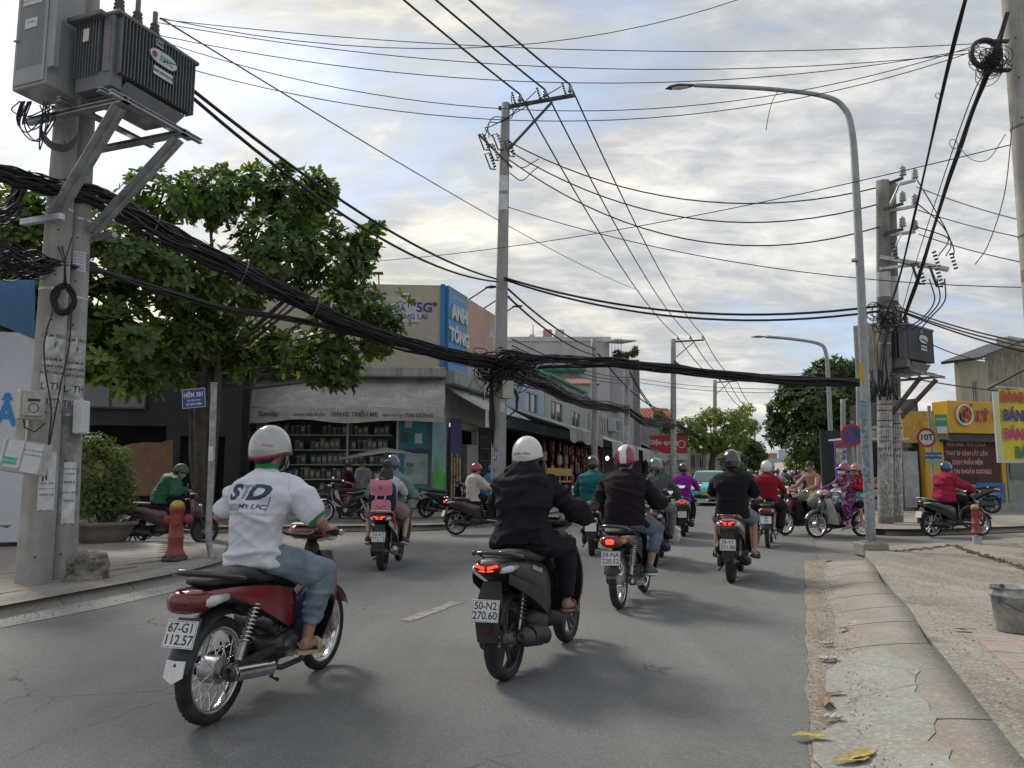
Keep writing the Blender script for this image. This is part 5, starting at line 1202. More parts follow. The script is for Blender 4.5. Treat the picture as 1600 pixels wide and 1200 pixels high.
# K: red sweater
MK = place(gp(1200,856),gp(1212,836))
bike('u',MK,'red motorbike with white plate just right of the black T-shirt',dict(body=paintm('orange_red',(.30,.04,.02)),plate=('59','77'),mirrors=(-1,1)),1)
p = ride_pose(hx=-.24,hz=.79,lean=.08,grip=(.27,.31,.985),foot=(.0,.2,.37),kout=.45,k=.97); p['sw'] = .175
person(MK,'rider in deep red sweater with white helmet and black trousers',p,dict(top=cloth('deep_red',(.2,.008,.018)),top_name='sweater',sleeve=.97,loose=.03,legs=blk2,lloose=.045,hem=-.06,hair='nape',build=1.08,shoe=mat('brown_flipflop',(.05,.035,.03),.7),shoe_kind='sandal',helmet=dict(kind='deep',col=mat('white_round_shell',(.6,.62,.6),.25,coat=.8),k=1.04)),vox=.012,group=RG,seed=101)
mb = MB(); mb.ell((0,0,0),(.12,.08,.16),14,10); bag = link('plastic_bag',remesh(mb,.014,1,'bag',fold=lambda v: fab(v,.04,20,4),mats=[mat('bag_yellow',(.42,.4,.2),.4,var=.2)]),label='yellowish plastic bag low on the red motorbike by the road',category='bag')
bag.matrix_world = MK @ Matrix.Translation((-.35,.26,.22))
# L: shirtless man coming towards us, turning
ML = place(gp(1285,832),gp(1240,840))
ML = place(Vector((7.25,18.1,0)),Vector((6.1,17.55,0)))
bike('u',ML,'red motorbike ridden by the shirtless man, seen from its front quarter',dict(body=paintm('wine_red',(.24,.012,.03)),amber=False,mirrors=()),1)
p = ride_pose(hx=-.28,hz=.78,lean=.02,grip=(.27,.31,.985),foot=(-.02,.25,.30),kout=.7,headyaw=.25,headpitch=-.35,k=1.08)
person(ML,'shirtless dark-haired man in khaki shorts stopped on a red motorbike',p,dict(bare_torso=True,legs=cloth('khaki',(.24,.22,.18)),leg_name='shorts',leglen=.5,lloose=.04,hair='short',face=True,skin='tan',shoe=mat('brown_flipflop',(.05,.035,.03),.7),shoe_kind='sandal',build=1.0),vox=.010,seed=111,group=RG)
o,_ = helmet(None,(0,0,0),(1,0,0),(0,0,1),'half',mat('red_shell',(.35,.02,.03),.3),k=1.0,trim=mat('white_band',(.6,.6,.58),.3))
o['label'] = 'spare red and white helmet hung on the wine red motorbike'; o['category'] = 'helmet'; o.matrix_world = ML @ Matrix.Translation((.12,.19,.66)) @ rotm(0,-.9,.4)
# M: family on a blue step-through
MM = place(Vector((7.7,17.2,0)),Vector((6.45,16.75,0)))
blu = paintm('cub_blue',(.012,.06,.09),.35); cream_p = paintm('cub_cream',(.48,.47,.42),.4)
bike('u',MM,'dark blue step-through motorbike with cream leg shield',dict(body=blu,accent=blu,shield=cream_p,inner=cream_p,fork=blu,fender=blu,cowl=mat('cowl_grey',(.3,.3,.28),.3,.5),tunnel=blu,nose=blu,amber=True,rail=chrome,muffler=dark_metal,mirrors=()),1)
p = ride_pose(hx=-.28,hz=.77,lean=.04,grip=(.27,.31,.985),foot=(-.05,.24,.30),kout=.5,headyaw=-.15,headpitch=-.05,k=.97)
flor = weave('cloth_floral',(.03,.012,.09),(.4,.08,.12),24,'noise')
person(MM,'woman in purple floral shirt, mauve helmet and white mask holding the handlebar',p,dict(top=flor,sleeve=.9,loose=.03,legs=flor,lloose=.04,leglen=.8,hem=-.1,hair='nape',skin='light',mask=mat('mask_white',(.6,.6,.58),.8),shoe=mat('grey_sandal',(.3,.29,.28),.7),shoe_kind='sandal',helmet=dict(kind='half',col=mat('mauve_shell',(.26,.07,.09),.3,coat=.6),peak=True,k=1.04)),vox=.011,group=RG,seed=121)
p = ride_pose(hx=-.02,hz=.66,lean=.02,grip=(.28,.18,.99),foot=(.1,.13,.40),kout=.2,headyaw=-.2,headpitch=-.1,k=.62); p['th'] = .36; p['shk'] = .36; p['head'] += Vector((0,0,.03))
person(MM,'small boy in white T-shirt and mask standing between the floral arms',p,dict(top=weave('cloth_print_white',(.5,.5,.55),(.15,.18,.4),18,'noise'),top_name='t_shirt',sleeve=.4,loose=.03,legs=cloth('navy_shorts',(.02,.025,.06)),leg_name='shorts',leglen=.45,lloose=.04,hair='short',skin='tan',mask=mat('mask_white',(.6,.6,.58),.8),shoe=mat('pink_sandal',(.4,.12,.15),.7),shoe_kind='sandal',hem=-.1),vox=.010,group=RG,seed=122)
p = ride_pose(hx=-.62,hz=.80,lean=.06,grip=(-.15,.17,1.08),foot=(-.4,.24,.34),kout=.6,headyaw=.1,k=.92,headpitch=-.2); p['grip'] = False
person(MM,'pillion passenger in red jacket and pink helmet behind the floral shirt',p,dict(top=cloth('bright_red',(.35,.012,.02)),top_name='jacket',sleeve=.97,loose=.03,legs=blk2,leglen=.5,hair='tail',skin='light',face=True,shoe=mat('grey_sandal',(.3,.29,.28),.7),shoe_kind='sandal',helmet=dict(kind='half',col=mat('pink_shell',(.38,.12,.14),.35,coat=.4),peak=True,k=1.02)),vox=.011,group=RG,seed=123)
mb = MB(); mb.ell((0,0,0),(.14,.08,.15),14,10); bag = link('shopping_bag',remesh(mb,.012,1,'bag',fold=lambda v: fab(v,.04,20,5),mats=[weave('bag_teal',(.05,.22,.24),(.4,.42,.4),14,'noise',.4)]),label='teal and white bag held on the pillion passenger\'s knee',category='bag')
bag.matrix_world = MM @ Matrix.Translation((-.42,.2,.86))
# P: red jacket on the right
MP = place(gp(1456,839),gp(1508,838),wb=1.27)
bike('s',MP,'black scooter crossing at the right by the red hydrant',dict(body=gloss_black,accent=black_plastic,rim=mat('silver_rim',(.4,.41,.42),.35,.7),plate=('',''),mirrors=(1,),rail=alu,muffler=black_plastic),1)
p = ride_pose(hx=-.26,hz=.80,lean=.07,grip=(.31,.33,.99),foot=(.15,.16,.41),k=.98,headyaw=.1); p['sw'] = .18
person(MP,'rider in crimson jacket and blue helmet at the right edge',p,dict(top=cloth('crimson',(.32,.02,.05)),top_name='jacket',sleeve=.97,loose=.045,sloose=.035,fold=.025,legs=cloth('black_trousers',(.012,.013,.017)),hem=-.1,build=1.15,hair='nape',face=True,shoe=mat('brown_flipflop',(.05,.035,.03),.7),helmet=dict(kind='deep',col=mat('royal_shell',(.015,.06,.16),.2,coat=.9),k=1.0)),vox=.011,group=RG,seed=131)
# green rider parked under the tree
MGr = place(gp(206,855),gp(300,851),wb=1.27)
mrn = paintm('maroon_pearl',(.09,.012,.025))
bike('s',MGr,'maroon scooter with white-edged front parked behind the left hydrant',dict(body=mrn,rail=gloss_black,rim=dark_metal,mirrors=(-1,1),mout=.1),2)
p = ride_pose(hx=-.2,hz=.80,lean=.27,grip=(.31,.30,1.03),foot=(.15,.16,.41),k=1.02,headyaw=-.3,headpitch=-.45); p['sw'] = .19
p['head'] += Vector((.05,0,-.04))
JG = person(MGr,'man in green ride-hailing jacket and army green helmet leaning on handlebars',p,dict(top=mat('cloth_grabgreen',(.01,.11,.055),.7,var=.1),top_name='jacket',sleeve=.95,loose=.04,sloose=.035,fold=.03,legs=blk2,hem=-.05,build=1.12,hair='nape',face=True,skin='light',shoe=black_rubber,helmet=dict(kind='soft',col=mat('army_shell',(.07,.09,.06),.6),trim=mat('army_trim',(.05,.065,.045),.6),k=1.05)),vox=.011,seed=141)
Mg = face(JG['chest']+Vector((-.1,.12,.12)),(.55,-.8,0),(0,0,1)); wi = mat('white_print',(.55,.6,.58),.7,var=0)
# ---------------------------------------------------------------- poles, transformers, lamps
def frame(o,h,z=0.):       # local x outwards, local y along heading h
 o = Vector(o); return Matrix(((math.cos(h),math.sin(h),0,o[0]),(-math.sin(h),math.cos(h),0,o[1]),(0,0,1,z),(0,0,0,1)))
def conc_pole(label,base,H,r0,r1,top=None,z=.12,group=None,n=24,m=None,holes=True):
 b = Vector((base[0],base[1],0)); tp = Vector(top) if top else Vector((b.x,b.y,H))
 root = empty('utility_pole',label,'utility pole',loc=(b.x,b.y,z),group=group)
 d = tp-Vector((b.x,b.y,z)); mb = MB(); pts = [d*(i/16) for i in range(17)]
 mb.tube([Vector((0,0,-.15))]+pts,[r0]+[r0+(r1-r0)*i/16 for i in range(17)],n); shaft = mb.build('shaft',m or concrete,root)
 if holes:
  mb = MB(); to = Vector((-base[0],-base[1],0)).normalized()
  for i in range(int(d.z/.55)):
   f = .3+i*.55
   if f > d.z: break
   p = d*(f/d.z); r = r0+(r1-r0)*f/d.z; mb.cyl(p+to*(r-.01),p+to*(r+.0015),.012,n=8)
  mb.build('bolt_holes',wire_m,shaft)
 return root,(lambda zz: (d*((zz-z)/d.z),r0+(r1-r0)*(zz-z)/d.z))
def band(root,pf,z,h=.03,m=None,name='clamp_band',e=.006):
 c,r = pf(z); mb = MB(); mb.cyl(c-Vector((0,0,h/2)),c+Vector((0,0,h/2)),r+e,n=20,caps=True); return mb.build(name,m or steel,root)
def wrap_text(root,pf,s,z,ang,size,m=ink,bold=.01,sx=1.):
 me = text_mesh(s,size,bold,0,'CENTER',0,sx).copy(); me.materials.clear(); me.materials.append(m); c,r = pf(z)
 bm = bmesh.new(); bm.from_mesh(me); bmesh.ops.triangulate(bm,faces=bm.faces)
 for _ in range(2): bmesh.ops.subdivide_edges(bm,edges=[e for e in bm.edges if e.calc_length() > .04],cuts=1)
 for v in bm.verts: a = ang+v.co.x/r; v.co = Vector((c.x+(r+.003)*math.cos(a),c.y+(r+.003)*math.sin(a),c.z+v.co.y))
 bm.to_mesh(me); bm.free(); return link('lettering',me,root)
def wrap_patch(root,pf,z0,z1,a0,a1,m,name='poster',e=.002,ragged=0.):
 mb = MB(); rows = []
 for i in range(9):
  z = z0+(z1-z0)*i/8; c,r = pf(z); rows.append([(c.x+(r+e)*math.cos(a),c.y+(r+e)*math.sin(a),c.z+ragged*mnoise.noise((i*1.3,a*5,z0))) for a in [a0+(a1-a0)*k/8+ragged*(.8 if k in (0,8) else 0)*mnoise.noise((i*2.1,k,z0)) for k in range(9)]])
 mb.grid(rows,0,True); return mb.build(name,m,root)
def bolt(root,pf,z,ang):
 c,r = pf(z); me = MB(); P = [(.01,.05),(-.012,.005),(.004,.005),(-.012,-.05),(.018,.012),(.003,.012),(.02,.05)]
 me.add([Vector((c.x+(r+.004)*math.cos(ang+x/r),c.y+(r+.004)*math.sin(ang+x/r),z-.12+y)) for x,y in P],[tuple(range(7))]); me.build('bolt_mark',ink,root)
dirty_white = mat('limewash',(.5,.5,.49),.8,var=.15,dirt=.8,dcol=(.24,.235,.22),dscale=7,scale=9)
pole_dark = mat('pole_grime',(.2,.2,.195),.85,var=.2,scale=4,dirt=.5,dcol=(.5,.5,.49),dscale=6,bump=.3,bscale=60)
P1,p1f = conc_pole('left concrete pole of the pair carrying the large transformer',gp(52,910,.12),9.2,.19,.098)
P2,p2f = conc_pole('right concrete pole of the pair, with torn posters at its foot',gp(93,904,.12),9.2,.18,.092,top=tuple(gp(93,904,.12).xy)+(9.2,) if False else Vector((gp(93,904,.12).x-.1,gp(93,904,.12).y-.05,9.2)))
a1 = math.atan2(-P1.location.y,-P1.location.x); a2 = math.atan2(-P2.location.y,-P2.location.x)
for (rt,pf,a) in ((P1,p1f,a1+.3),(P2,p2f,a2+.35)):
 wrap_patch(rt,pf,2.15,3.0 if rt is P1 else 3.1,a-.75,a+.75,dirty_white,'limewash_band',.0015,.015)
 wrap_text(rt,pf,'CẤM TRÈO',2.98,a,.058); bolt(rt,pf,2.86,a); wrap_text(rt,pf,'CHẠM ÁP',2.70,a,.05,bold=.02); wrap_text(rt,pf,'NGUY HIỂM',2.62,a,.045,bold=.02); wrap_text(rt,pf,'CHẾT NGƯỜI',2.54,a,.045,bold=.02)
 wrap_text(rt,pf,'L-TH',2.38,a,.115); wrap_text(rt,pf,'T82TA',2.20,a,.105,sx=.8)
wrap_patch(P2,p2f,.75,2.1,a2-1.0,a2+1.1,pole_dark,'old_paint',.001,.03)
wrap_patch(P1,p1f,.95,1.62,a1-.1,a1+.95,paper,ragged=.02); wrap_patch(P2,p2f,.78,1.5,a2-.1,a2+.75,paper,ragged=.02)
for zz,s,sz in ((1.25,'CHO THUÊ',.03),(1.19,'KHOAN CẮT BÊ TÔNG',.016),(1.12,'0934 118',.04)): wrap_text(P1,p1f,s,zz,a1+.42,sz,bold=.02)
for zz,s,sz in ((1.42,'CHO VAY',.032),(1.36,'TRẢ GÓP',.024),(1.26,'0938 6',.044),(1.14,'CHO VAY',.032),(1.04,'0976',.048)): wrap_text(P2,p2f,s,zz,a2+.32,sz,bold=.02)
wrap_patch(P2,p2f,3.85,4.1,a2-.3,a2+.8,paper,'notice',ragged=.008)
for q in range(6): wrap_text(P2,p2f,'KHOAN GIẾNG 0907',4.07-.038*q,a2+.25,.028,mat('blue_ink',(.05,.09,.3),.7,var=0))
for zz in (2.1,3.55,4.55): band(P1,p1f,zz); band(P2,p2f,zz-.03)
# electricity meter and metal boxes fixed to the left pole
putty = mat('putty_plastic',(.42,.40,.35),.5,var=.08,dirt=.5,dcol=(.3,.27,.22),dscale=8)
grey_box = mat('grey_box',(.40,.41,.41),.5,var=.08,dirt=.6,dcol=(.24,.22,.2),dscale=7)
hb = YAW*0
def boxset(label,cat,name,c,dims,rz,m,parts,tilt=0.):
 root = empty(name,label,cat,M=Matrix.Translation(c) @ Matrix.Rotation(rz,4,'Z') @ Matrix.Rotation(tilt,4,'Y'))
 mb = MB(); mb.box((0,0,0),dims); mb.build('casing',m,root,bev=.012); parts(root,dims); return root
toC = lambda p: math.atan2(-p[1],-p[0])+math.pi/2
c = P1.location+Vector((0,0,0)); q = at(48,633,8.70)
def meter(root,d):
 mb = MB(); mb.box((0,-d[1]/2-.02,.0),(d[0]*.82,.04,d[2]*.8)); mb.build('meter_window',mat('hazed_plastic',(.33,.32,.28),.25,dirt=.5,dcol=(.45,.44,.4),dscale=12),root,bev=.01)
 mb = MB(); mb.torus((0,-d[1]/2-.042,-.04),(0,1,0),.05,.004,20,5); mb.box((0,-d[1]/2-.043,.05),(.12,.004,.03)); mb.build('dial',ink,root)
 mb = MB(); mb.tube([(-.06,0,-d[2]/2),(-.05,-.02,-d[2]/2-.09),(.05,-.03,-d[2]/2-.14),(.16,0,-d[2]/2-.03)],.008,6); mb.build('loose_cable',wire_m,root)
boxset('putty coloured electricity meter strapped high on the left pole','meter','electricity_meter',q,(.26,.16,.33),toC(q)+.25,putty,meter)
q = at(40,715,8.62)
def notice(root,d):
 mb = MB(); mb.box((0,-d[1]/2-.003,0),(d[0]*.98,.006,d[2]*.96)); dr = mb.build('door',grey_box,root,bev=.003)
 mb = MB(); mb.box((-.13,-d[1]/2-.008,.02),(.15,.003,.3)); mb.box((.05,-d[1]/2-.008,.0),(.17,.003,.32)); mb.build('paper_patch',paper,root)
 mb = MB(); mb.box((-.15,-d[1]/2-.011,-.06),(.13,.003,.075)); lb = mb.build('green_label',mat('green_label',(.03,.4,.25),.5,var=.05),root)
 text('0334 812',face((-.15,-d[1]/2-.0135,-.06),(1,0,0),(0,0,1)),.036,paper,root,bold=.02)
 text('THÔNG CỐNG NGHẸT',face((.05,-d[1]/2-.0105,.08),(1,0,0),(0,0,1)),.018,ink,root); text('RÚT HẦM CẦU',face((.05,-d[1]/2-.0105,.03),(1,0,0),(0,0,1)),.024,ink,root)
 text('0977 228',face((d[0]/2+.003,0,0),(0,0,-1),(0,1,0)),.06,mat('blue_ink',(.05,.09,.3),.7,var=0),root,bold=.02)
boxset('tilted grey junction box with papers and a green label, lower on the left pole','junction box','junction_box',q,(.46,.17,.36),toC(q)+.12,grey_box,notice,tilt=.16)
q = at(32,668,8.85); boxset('narrow upright cable box behind the electricity meter','junction box','junction_box',q,(.10,.09,.42),toC(q),putty,lambda r,d: None)
q = at(127,652,9.3); boxset('white ribbed box on the right side of the twin poles','junction box','junction_box',q,(.12,.2,.40),toC(q)-.4,paper,lambda r,d: MB().box((0,-d[1]/2-.005,0),(.03,.012,d[2])).build('rib',paper,r) and None,tilt=-.03)
# coil of spare cable
def tangle(c,rx,rz,n,rr,axis,seed,jitter=.25,npt=30):
 rs = random.Random(seed); mb = MB(); ax = Vector(axis).normalized(); a = Vector((0,0,1)).cross(ax).normalized() if abs(ax.z) < .9 else Vector((1,0,0)); b = ax.cross(a)
 for i in range(n):
  k = rs.uniform(1-jitter,1+jitter*.3); ph = rs.random()*6.28; o = ax*rs.uniform(-1,1)*rx*.25+a*rs.gauss(0,rx*.08)+b*rs.gauss(0,rz*.08)
  tl = rs.gauss(0,.25); pts = []
  for j in range(npt):
   t = 2*math.pi*j/npt; w = 1+.08*math.sin(3*t+ph)
   pts.append(Vector(c)+o+a*rx*k*w*math.cos(t)+b*rz*k*w*math.sin(t)+ax*tl*rx*math.sin(t+ph)*.5)
  mb.tube(pts,rr*rs.uniform(.7,1.2),5,closed=True)
 return mb
q = at(100,470,9.0); d_ = Vector((-q.x,-q.y,0)).normalized()
co = tangle(q+d_*.06,.12,.17,26,.006,d_,3).build('cable_coil',wire_m); retag(co,'round coil of spare black cable hung on the twin poles','cable coil')
def cable(name,label,pts,r,cat='cable',group=None,n=6,m=None,sag=0.,seg=14,smooth=True):
 P = [Vector(p) for p in pts]
 if len(P) == 2: out = [P[0].lerp(P[1],i/seg)-Vector((0,0,sag*4*(i/seg)*(1-i/seg))) for i in range(seg+1)]
 elif smooth:
  out = []; Q = [P[0]*2-P[1]]+P+[P[-1]*2-P[-2]]
  for i in range(1,len(Q)-2):
   for k in range(8):
    t = k/8; a,b,c,d = Q[i-1],Q[i],Q[i+1],Q[i+2]
    out.append(.5*((2*b)+(c-a)*t+(2*a-5*b+4*c-d)*t*t+(3*b-a-3*c+d)*t**3))
  out.append(P[-1])
 else: out = P
 mb = MB(); mb.tube(out,r,n); o = mb.build(name,m or wire_m); retag(o,label,cat,group); return o,out
cable('cable','black cable running down the front of the twin poles to the tilted box',[at(100,440,8.95),at(72,520,8.72),at(70,570,8.7),at(80,640,8.68),at(76,690,8.68),at(72,750,8.7)],.009)
cable('cable','second black cable slanting down between the twin poles',[at(112,480,8.95),at(108,540,8.85),at(95,600,8.8),at(80,680,8.72),at(66,752,8.72)],.009)
for i,(x0,x1,y0) in enumerate(((84,104,368),(112,100,372),(96,102,380))): cable('cable',None,[at(x0,y0,9.0),at((x0+x1)/2+(6,-4,3)[i],410,8.9),at(x1,445,8.9)],.007)[0]
for o in bpy.data.objects:
 if o.name.startswith('cable') and o.get('label') is None and o.type == 'MESH' and 'coil' not in o.name: retag(o,'thin cable dropping into the round coil on the twin poles','cable','thin cables above the coil')
rust = mat('rusty_steel',(.22,.17,.14),.8,.2,var=.3,dirt=.6,dcol=(.14,.07,.04),dscale=5)
grey_paint = mat('transformer_grey',(.12,.135,.15),.45,.1,var=.08,dirt=.35,dcol=(.2,.18,.16),dscale=4,streak=.2)
cab_grey = mat('cabinet_grey',(.30,.32,.34),.5,.1,var=.06,dirt=.3,dcol=(.2,.19,.17),dscale=3,streak=.3)
porcelain = mat('porcelain',(.32,.33,.33),.25,coat=.5,dirt=.3); brown_por = mat('brown_porcelain',(.035,.025,.022),.3,coat=.4)
def insulator(mb,c,r=.05,h=.22,n=6,mi=0,M=None):
 prof = [(r*.45,0)]
 for i in range(n): z = h*(i+.3)/n; prof += [(r*(1-.05*i),z),(r*(1-.05*i),z+h*.25/n),(r*.5,z+h*.45/n)]
 prof += [(r*.35,h),(r*.25,h*1.12)]
 mb.lathe(prof,14,mi,(M or Matrix()) @ Matrix.Translation(c))
def transformer(label,M,txt,cabm,big=True,tx=.48,cx=.10,cz=.2,zb=5.63):
 # platform steelwork
 pf = empty('steel_platform',label[0],'steel platform',M=M)
 bst = steel if big else MATS['rusty_steel']
 beams = [((-.3,-.28,zb),(1.32,-.28,zb),.10,.10),((-.3,.62,zb),(1.32,.62,zb),.10,.10),((.42,-.45,zb+.09),(.42,.95,zb+.09),.08,.08),((1.05,-.45,zb+.09),(1.05,.95,zb+.09),.08,.08),((1.28,-.5,zb+.0),(1.28,.9,zb+.0),.06,.10)]
 for a,b,w,h in beams:
  mb = MB(); a,b = Vector(a),Vector(b); mb.beam(a,b,w,.008); mb.beam(a+Vector((0,0,-h/2)),b+Vector((0,0,-h/2)),w,.008); mb.beam(a+Vector((0,0,-h/4)),b+Vector((0,0,-h/4)),.008,h/2-.008); mb.build('beam',steel,pf)
 for y in (-.28,.62):
  mb = MB(); mb.beam((.12,y*.6,zb-1.25),(1.18,y,zb-.09),.12,.012,up=(0,1,0)); mb.beam((.12,y*.6+.055,zb-1.25),(1.18,y+.055,zb-.09),.012,.09,up=(0,1,0)); mb.beam((.12,y*.6-.055,zb-1.25),(1.18,y-.055,zb-.09),.012,.09,up=(0,1,0)); mb.build('brace',bst,pf)
 mb = MB(); mb.beam((-.3,-.24,zb-1.27),(.35,-.24,zb-1.27),.07,.07); mb.build('bracket',steel,pf)
 mb = MB(); mb.beam((-.3,.5,zb-1.27),(.35,.5,zb-1.27),.07,.07); mb.build('bracket',steel,pf)
 # tank with cooling fins
 tr = empty('transformer',label[1],'transformer',M=M @ Matrix.Translation((tx,-.28,zb+.15)) @ Matrix.Scale(1 if big else 1.18,4))
 L_,Wd,H_ = 1.18,.62,.70      # along y, along x, height
 mb = MB(); mb.add([(.06,0.1,0),(Wd-.06,.1,0),(Wd,.16,.16),(0,.16,.16),(.06,L_-.2,0),(Wd-.06,L_-.2,0),(Wd,L_-.1,.16),(0,L_-.1,.16)],[(0,1,2,3),(7,6,5,4),(0,4,5,1),(1,5,6,2),(3,7,4,0)][0:5]); mb.box((Wd/2,L_/2,.2+H_/2),(Wd-.16,L_-.16,H_))
 mb.box((Wd/2,-.02+.06,.13),(Wd*.9,.16,.2)); mb.build('tank',grey_paint,tr,bev=.008)
 mb = MB(); z0 = .2
 for i in range(24): y = .02+(L_-.04)*i/23; mb.box((Wd-.02,y,z0+H_/2),(.13,.011,H_)); mb.box((.02,y,z0+H_/2),(.13,.011,H_))
 fr_ = mb.build('cooling_fins',grey_paint,tr); stuff(fr_)
 mb = MB()
 for i in range(9): x = .02+(.36)*i/8; mb.box((x,.0,z0+H_/2),(.011,.13,H_))
 stuff(mb.build('cooling_fins',grey_paint,tr))
 mb = MB(); mb.box((Wd-.11,.01,z0+H_/2),(.16,.10,H_+.01)); mb.build('corner_plate',grey_paint,tr,bev=.006)
 mb = MB(); mb.box((Wd/2,L_/2,z0+H_+.03),(Wd+.1,L_+.1,.05)); mb.box((Wd/2-.1,-.05,z0+H_+.01),(.55,.18,.06)); mb.build('lid',grey_paint,tr,bev=.01)
 for i in range(3):
  mb = MB(); bx = (.42 if big else .3); insulator(mb,(bx,.16+i*.27,z0+H_+.05),.075,.3,6,0); mb.cyl((bx,.16+i*.27,z0+H_+.35),(bx,.16+i*.27,z0+H_+.5),.03,n=8,mi=1); mb.build('bushing',[brown_por,grey_paint],tr)
 for i in range(4):
  mb = MB(); insulator(mb,(.15,.2+i*.22,z0+H_+.05),.035,.13,3,0); mb.build('bushing',brown_por,tr)
 sx = Wd+.05
 mb = MB(); n = 24; Mx = face((sx+.006,.62,z0+.47),(0,1,0),(0,0,1))
 pts = [(.15*math.cos(a)+(.06 if math.cos(a) > 0 else -.06),.085*math.sin(a)) for a in [2*math.pi*k/n for k in range(n)]]; mb.prism(pts,.008,M=Mx)
 mb.prism([(x*1.06,y*1.1) for x,y in pts],.004,1,M=Mx); bd = mb.build('badge',[paper,mat('badge_rim',txt[3],.4,var=0)],tr)
 if txt[4]:
  text(txt[0],face((sx+.016,.665,z0+.465),(0,1,0),(0,0,1)),.105,mat('badge_ink',txt[2],.4,var=0),tr,bold=.03)
  mb = MB(); mb.torus((sx+.017,.475,z0+.47),(1,0,0),.03,.009,16,5); mb.torus((sx+.017,.475,z0+.47),(1,0,0),.015,.006,16,5); mb.build('emblem',mat('emblem_red',(.4,.05,.1),.4,var=0),tr)
 else:
  text(txt[0],face((sx+.016,.62,z0+.47),(0,1,0),(0,0,1)),.10,paper,tr,bold=.03)
 mb = MB(); mb.box((sx+.006,.63,z0+.28),(.008,.3,.11)); mb.build('name_plate',paper,tr); text(txt[1],face((sx+.012,.63,z0+.28),(0,1,0),(0,0,1)),.05,ink,tr,bold=.03)
 mb = MB(); mb.box((sx+.006,.55,z0+.64),(.008,.12,.09)); mb.build('rating_plate',grey_box,tr); text('560',face((sx+.012,.55,z0+.64),(0,1,0),(0,0,1)),.075,ink,tr,bold=.02)
 mb = MB(); mb.box((.2,-.078,z0+.5),(.09,.006,.16)); mb.build('rating_plate',paper,tr)
 if big:
  for i,ch in enumerate('3203024333'): text(ch,face((Wd-.07,-.044,z0+H_-.07-.055*i),(1,0,0),(0,0,1)),.055,mat('red_ink2',(.35,.05,.08),.6,var=0),tr,bold=.015)
 # low-voltage cabinet
 cb = empty('electric_cabinet',label[2],'cabinet',M=M @ Matrix.Translation((cx,-.55,zb+cz)))
 mb = MB(); mb.box((.0,.17,.75),(.54,.42,1.5)); mb.build('casing',cabm,cb,bev=.01)
 mb = MB(); mb.box((.0,-.048,.75),(.5,.014,1.42)); dr = mb.build('door',cabm,cb,bev=.006)
 mb = MB()
 for k in range(22): mb.box((-.2+.019*k,-.057,.72),(.006,.005,.95))
 stuff(mb.build('door_ribs',cabm,cb))
 mb = MB(); mb.box((-.23,-.068,.6),(.05,.02,.018)); mb.box((-.2,-.075,.6),(.06,.012,.012)); mb.build('handle',steel,cb)
 mb = MB(); mb.box((0,-.063,1.1),(.3,.004,.17)); mb.build('warning_sign',paper,cb); text('TRẠM ĐIỆN HẠ THẾ',face((0,-.0655,1.07),(1,0,0),(0,0,1)),.033,mat('red_ink',(.3,.08,.07),.7,var=0),cb,bold=.02); text('XIN CHÚ Ý AN TOÀN',face((0,-.0655,1.13),(1,0,0),(0,0,1)),.022,ink,cb)
 mb = MB(); mb.box((.0,-.063,.78),(.2,.004,.12)); mb.build('warning_sign',paper,cb); text('TỦ ĐIỆN',face((0,-.0655,.79),(1,0,0),(0,0,1)),.034,ink,cb)
 mb = MB(); mb.beam((.31,.0,.2),(.31,.0,1.4),.06,.12); mb.build('side_flange',cabm,cb)
 return tr
ML_ = frame((P1.location.x,P1.location.y),YAW)
transformer(('steel platform and braces under the large transformer','large grey oil transformer with green lettered oval badge, top left','tall grey electric cabinet beside the large transformer'),ML_,('EMC','AMORPHOUS',(.02,.35,.18),(.15,.16,.18),True),cab_grey)
# loops of cable under the cabinet
for i in range(12):
 x0 = random.uniform(30,78); x1 = random.uniform(30,95); dy = random.uniform(20,78)
 o,_ = cable('cable','cable loop hanging under the tall grey cabinet',[at(x0,158,8.5),at(x0-random.uniform(4,14),158+dy*.6,8.55),at((x0+x1)/2-8,158+dy,8.6),at(x1,158+dy*.5,8.65),at(x1+random.uniform(-5,8),165,8.8)],.008,group='cable loops hanging under the tall grey cabinet')
for i in range(4): cable('cable','thick grey cable curving from the loops round the pole',[at(62,200+i*4,8.6),at(80,222+i*3,8.65),at(105,226+i*3,8.8),at(122,212+i*2,9.0)],.014,group='thick cables round the left pole',m=mat('grey_cable',(.08,.085,.09),.5))
